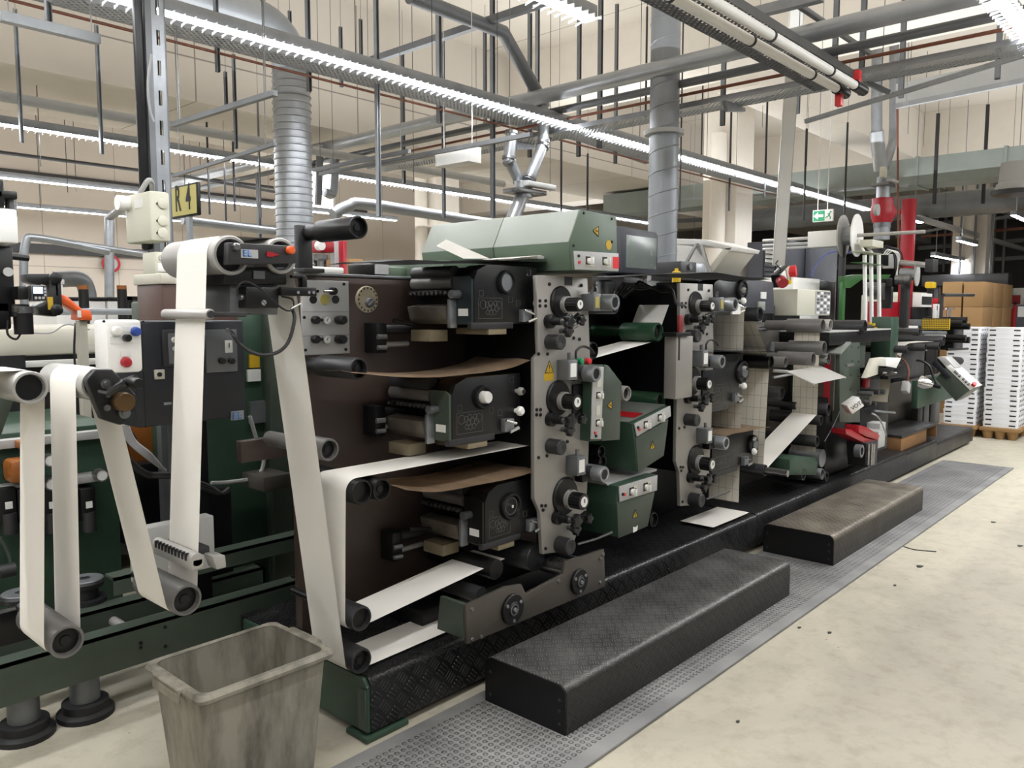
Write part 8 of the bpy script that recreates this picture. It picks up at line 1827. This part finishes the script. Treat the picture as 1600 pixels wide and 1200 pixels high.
p0, p1 = at(1589, 476, X=18), at(1625, 510, X=18); t = thing('blue_cabinet', 'dark blue cabinet at the right edge behind the crates', 'cabinet', (18, p1.y, 0)); MB().box(18, 18.5, p1.y, p0.y, 0.05, p0.z, 0.01).build('body', 'dark_cab', t); q = at(1596, 487, X=17.99); MB().box(17.985, 18, q.y - 0.1, q.y + 0.06, q.z - 0.1, q.z + 0.1).build('paper_label', 'label_white', t)
# dark gantry machine behind cartons
p0, p1 = at(1440, 430, X=17), at(1575, 445, X=17)
t = thing('gantry', 'dark grey gantry behind the brown cartons', 'gantry', (17, p1.y, 0)); MB().box(17, 17.4, p1.y, p0.y, p1.z, p0.z, 0.02).build('cross_beam', 'charcoal', t)
for yy in (p0.y - 0.2, p1.y + 0.1): MB().box(17.1, 17.3, yy - 0.08, yy + 0.08, 0, p1.z, 0.01).build('leg', 'charcoal', t)
for px, lab in ((1500, 'left'), (1522, 'middle'), (1548, 'right')):
    c = at(px, 400, X=17.2); solo(MB().cyl((17.2, c.y, p0.z), (17.2, c.y, 4.6), 0.02, n=6), 'gantry_rod', 'zinc_dark', '%s thin rod rising from the dark gantry' % lab, 'rod', smooth=False)
# left-hand objects seen over the brown frame: red press, carton, machine parts
t = thing('drill_press', 'red and white drill press seen behind the upper black roller', 'drill press', at(525, 400, Y=4.5))
p, q = at(536, 376, Y=4.5), at(543, 420, Y=4.5); MB().box(p.x, q.x, 4.5, 4.56, 1.2, p.z, 0.006).build('red_column', 'red_paint', t)
p, q = at(501, 376, Y=4.5), at(523, 395, Y=4.5); MB().box(p.x, q.x, 4.5, 4.62, q.z, p.z, 0.01).build('red_head', 'red_paint', t)
p, q = at(522, 370, Y=4.55), at(536, 425, Y=4.55); MB().box(p.x, q.x, 4.55, 4.6, 1.2, p.z, 0.006).build('grey_column', 'grey_light', t)
c = at(509, 402, Y=4.5); MB().lathe((c.x, 4.56, c.z - 0.08), (0, 0, 1), [(0, 0), (0, 0.02), (0.06, 0.02), (0.07, 0.05), (0.1, 0.05), (0.1, 0)], 14).build('chuck', 'steel', t)
c = at(500, 384, Y=4.48); MB().cyl((c.x, 4.46, c.z), (c.x, 4.5, c.z), 0.03).build('hand_knob', 'white_plastic', t)
p, q = at(490, 416, Y=4.4), at(538, 428, Y=4.4); MB().box(p.x, q.x, 4.4, 4.7, q.z, p.z, 0.01).build('table', 'white_paint', t); MB().box(p.x + 0.05, q.x, 4.45, 4.7, 0, q.z).build('base', 'charcoal', t)
p, q = at(546, 404, Y=5.0), at(568, 428, Y=5.0); t = thing('carton', 'small brown carton seen over the brown frame beside the drill press', 'carton', (p.x, 5, q.z)); MB().box(p.x, q.x, 5, 5.3, q.z - 0.1, p.z, 0.004).build('box_body', 'cardboard', t); c = at(560, 420, Y=4.98); MB().box(c.x - 0.06, c.x + 0.06, 4.97, 5.0, c.z - 0.03, c.z + 0.02, 0.006).build('orange_roll', 'orange_paint', t); MB().box(p.x - 0.3, q.x + 0.3, 5, 5.4, 0, q.z - 0.1).build('shelf', 'charcoal', t)
p, q = at(585, 410, Y=3.0), at(612, 430, Y=3.0); t = thing('black_vise', 'black stepped device beyond the frame top beside the dark cardboard', 'device', (p.x, 3.0, 1.7)); MB().prism(poly([(583, 412), (590, 409), (602, 412), (606, 433), (585, 433)], 3.0), 3.0, 3.2, 0.006).build('body', 'black_metal', t)
m = MB()
for k in range(3): c = at(597, 416 + 5 * k, Y=2.99); m.box(c.x - 0.035, c.x + 0.035, 2.985, 3.0, c.z - 0.008, c.z + 0.008)
m.build('pale_slot', 'grey_light', t)
p, q = at(604, 416, Y=3.0), at(640, 432, Y=3.0); solo(MB().box(p.x, q.x, 3.0, 3.2, 1.745, p.z, 0.008), 'green_block', 'green_hood', 'small green block behind the dark cardboard sheet', 'block')
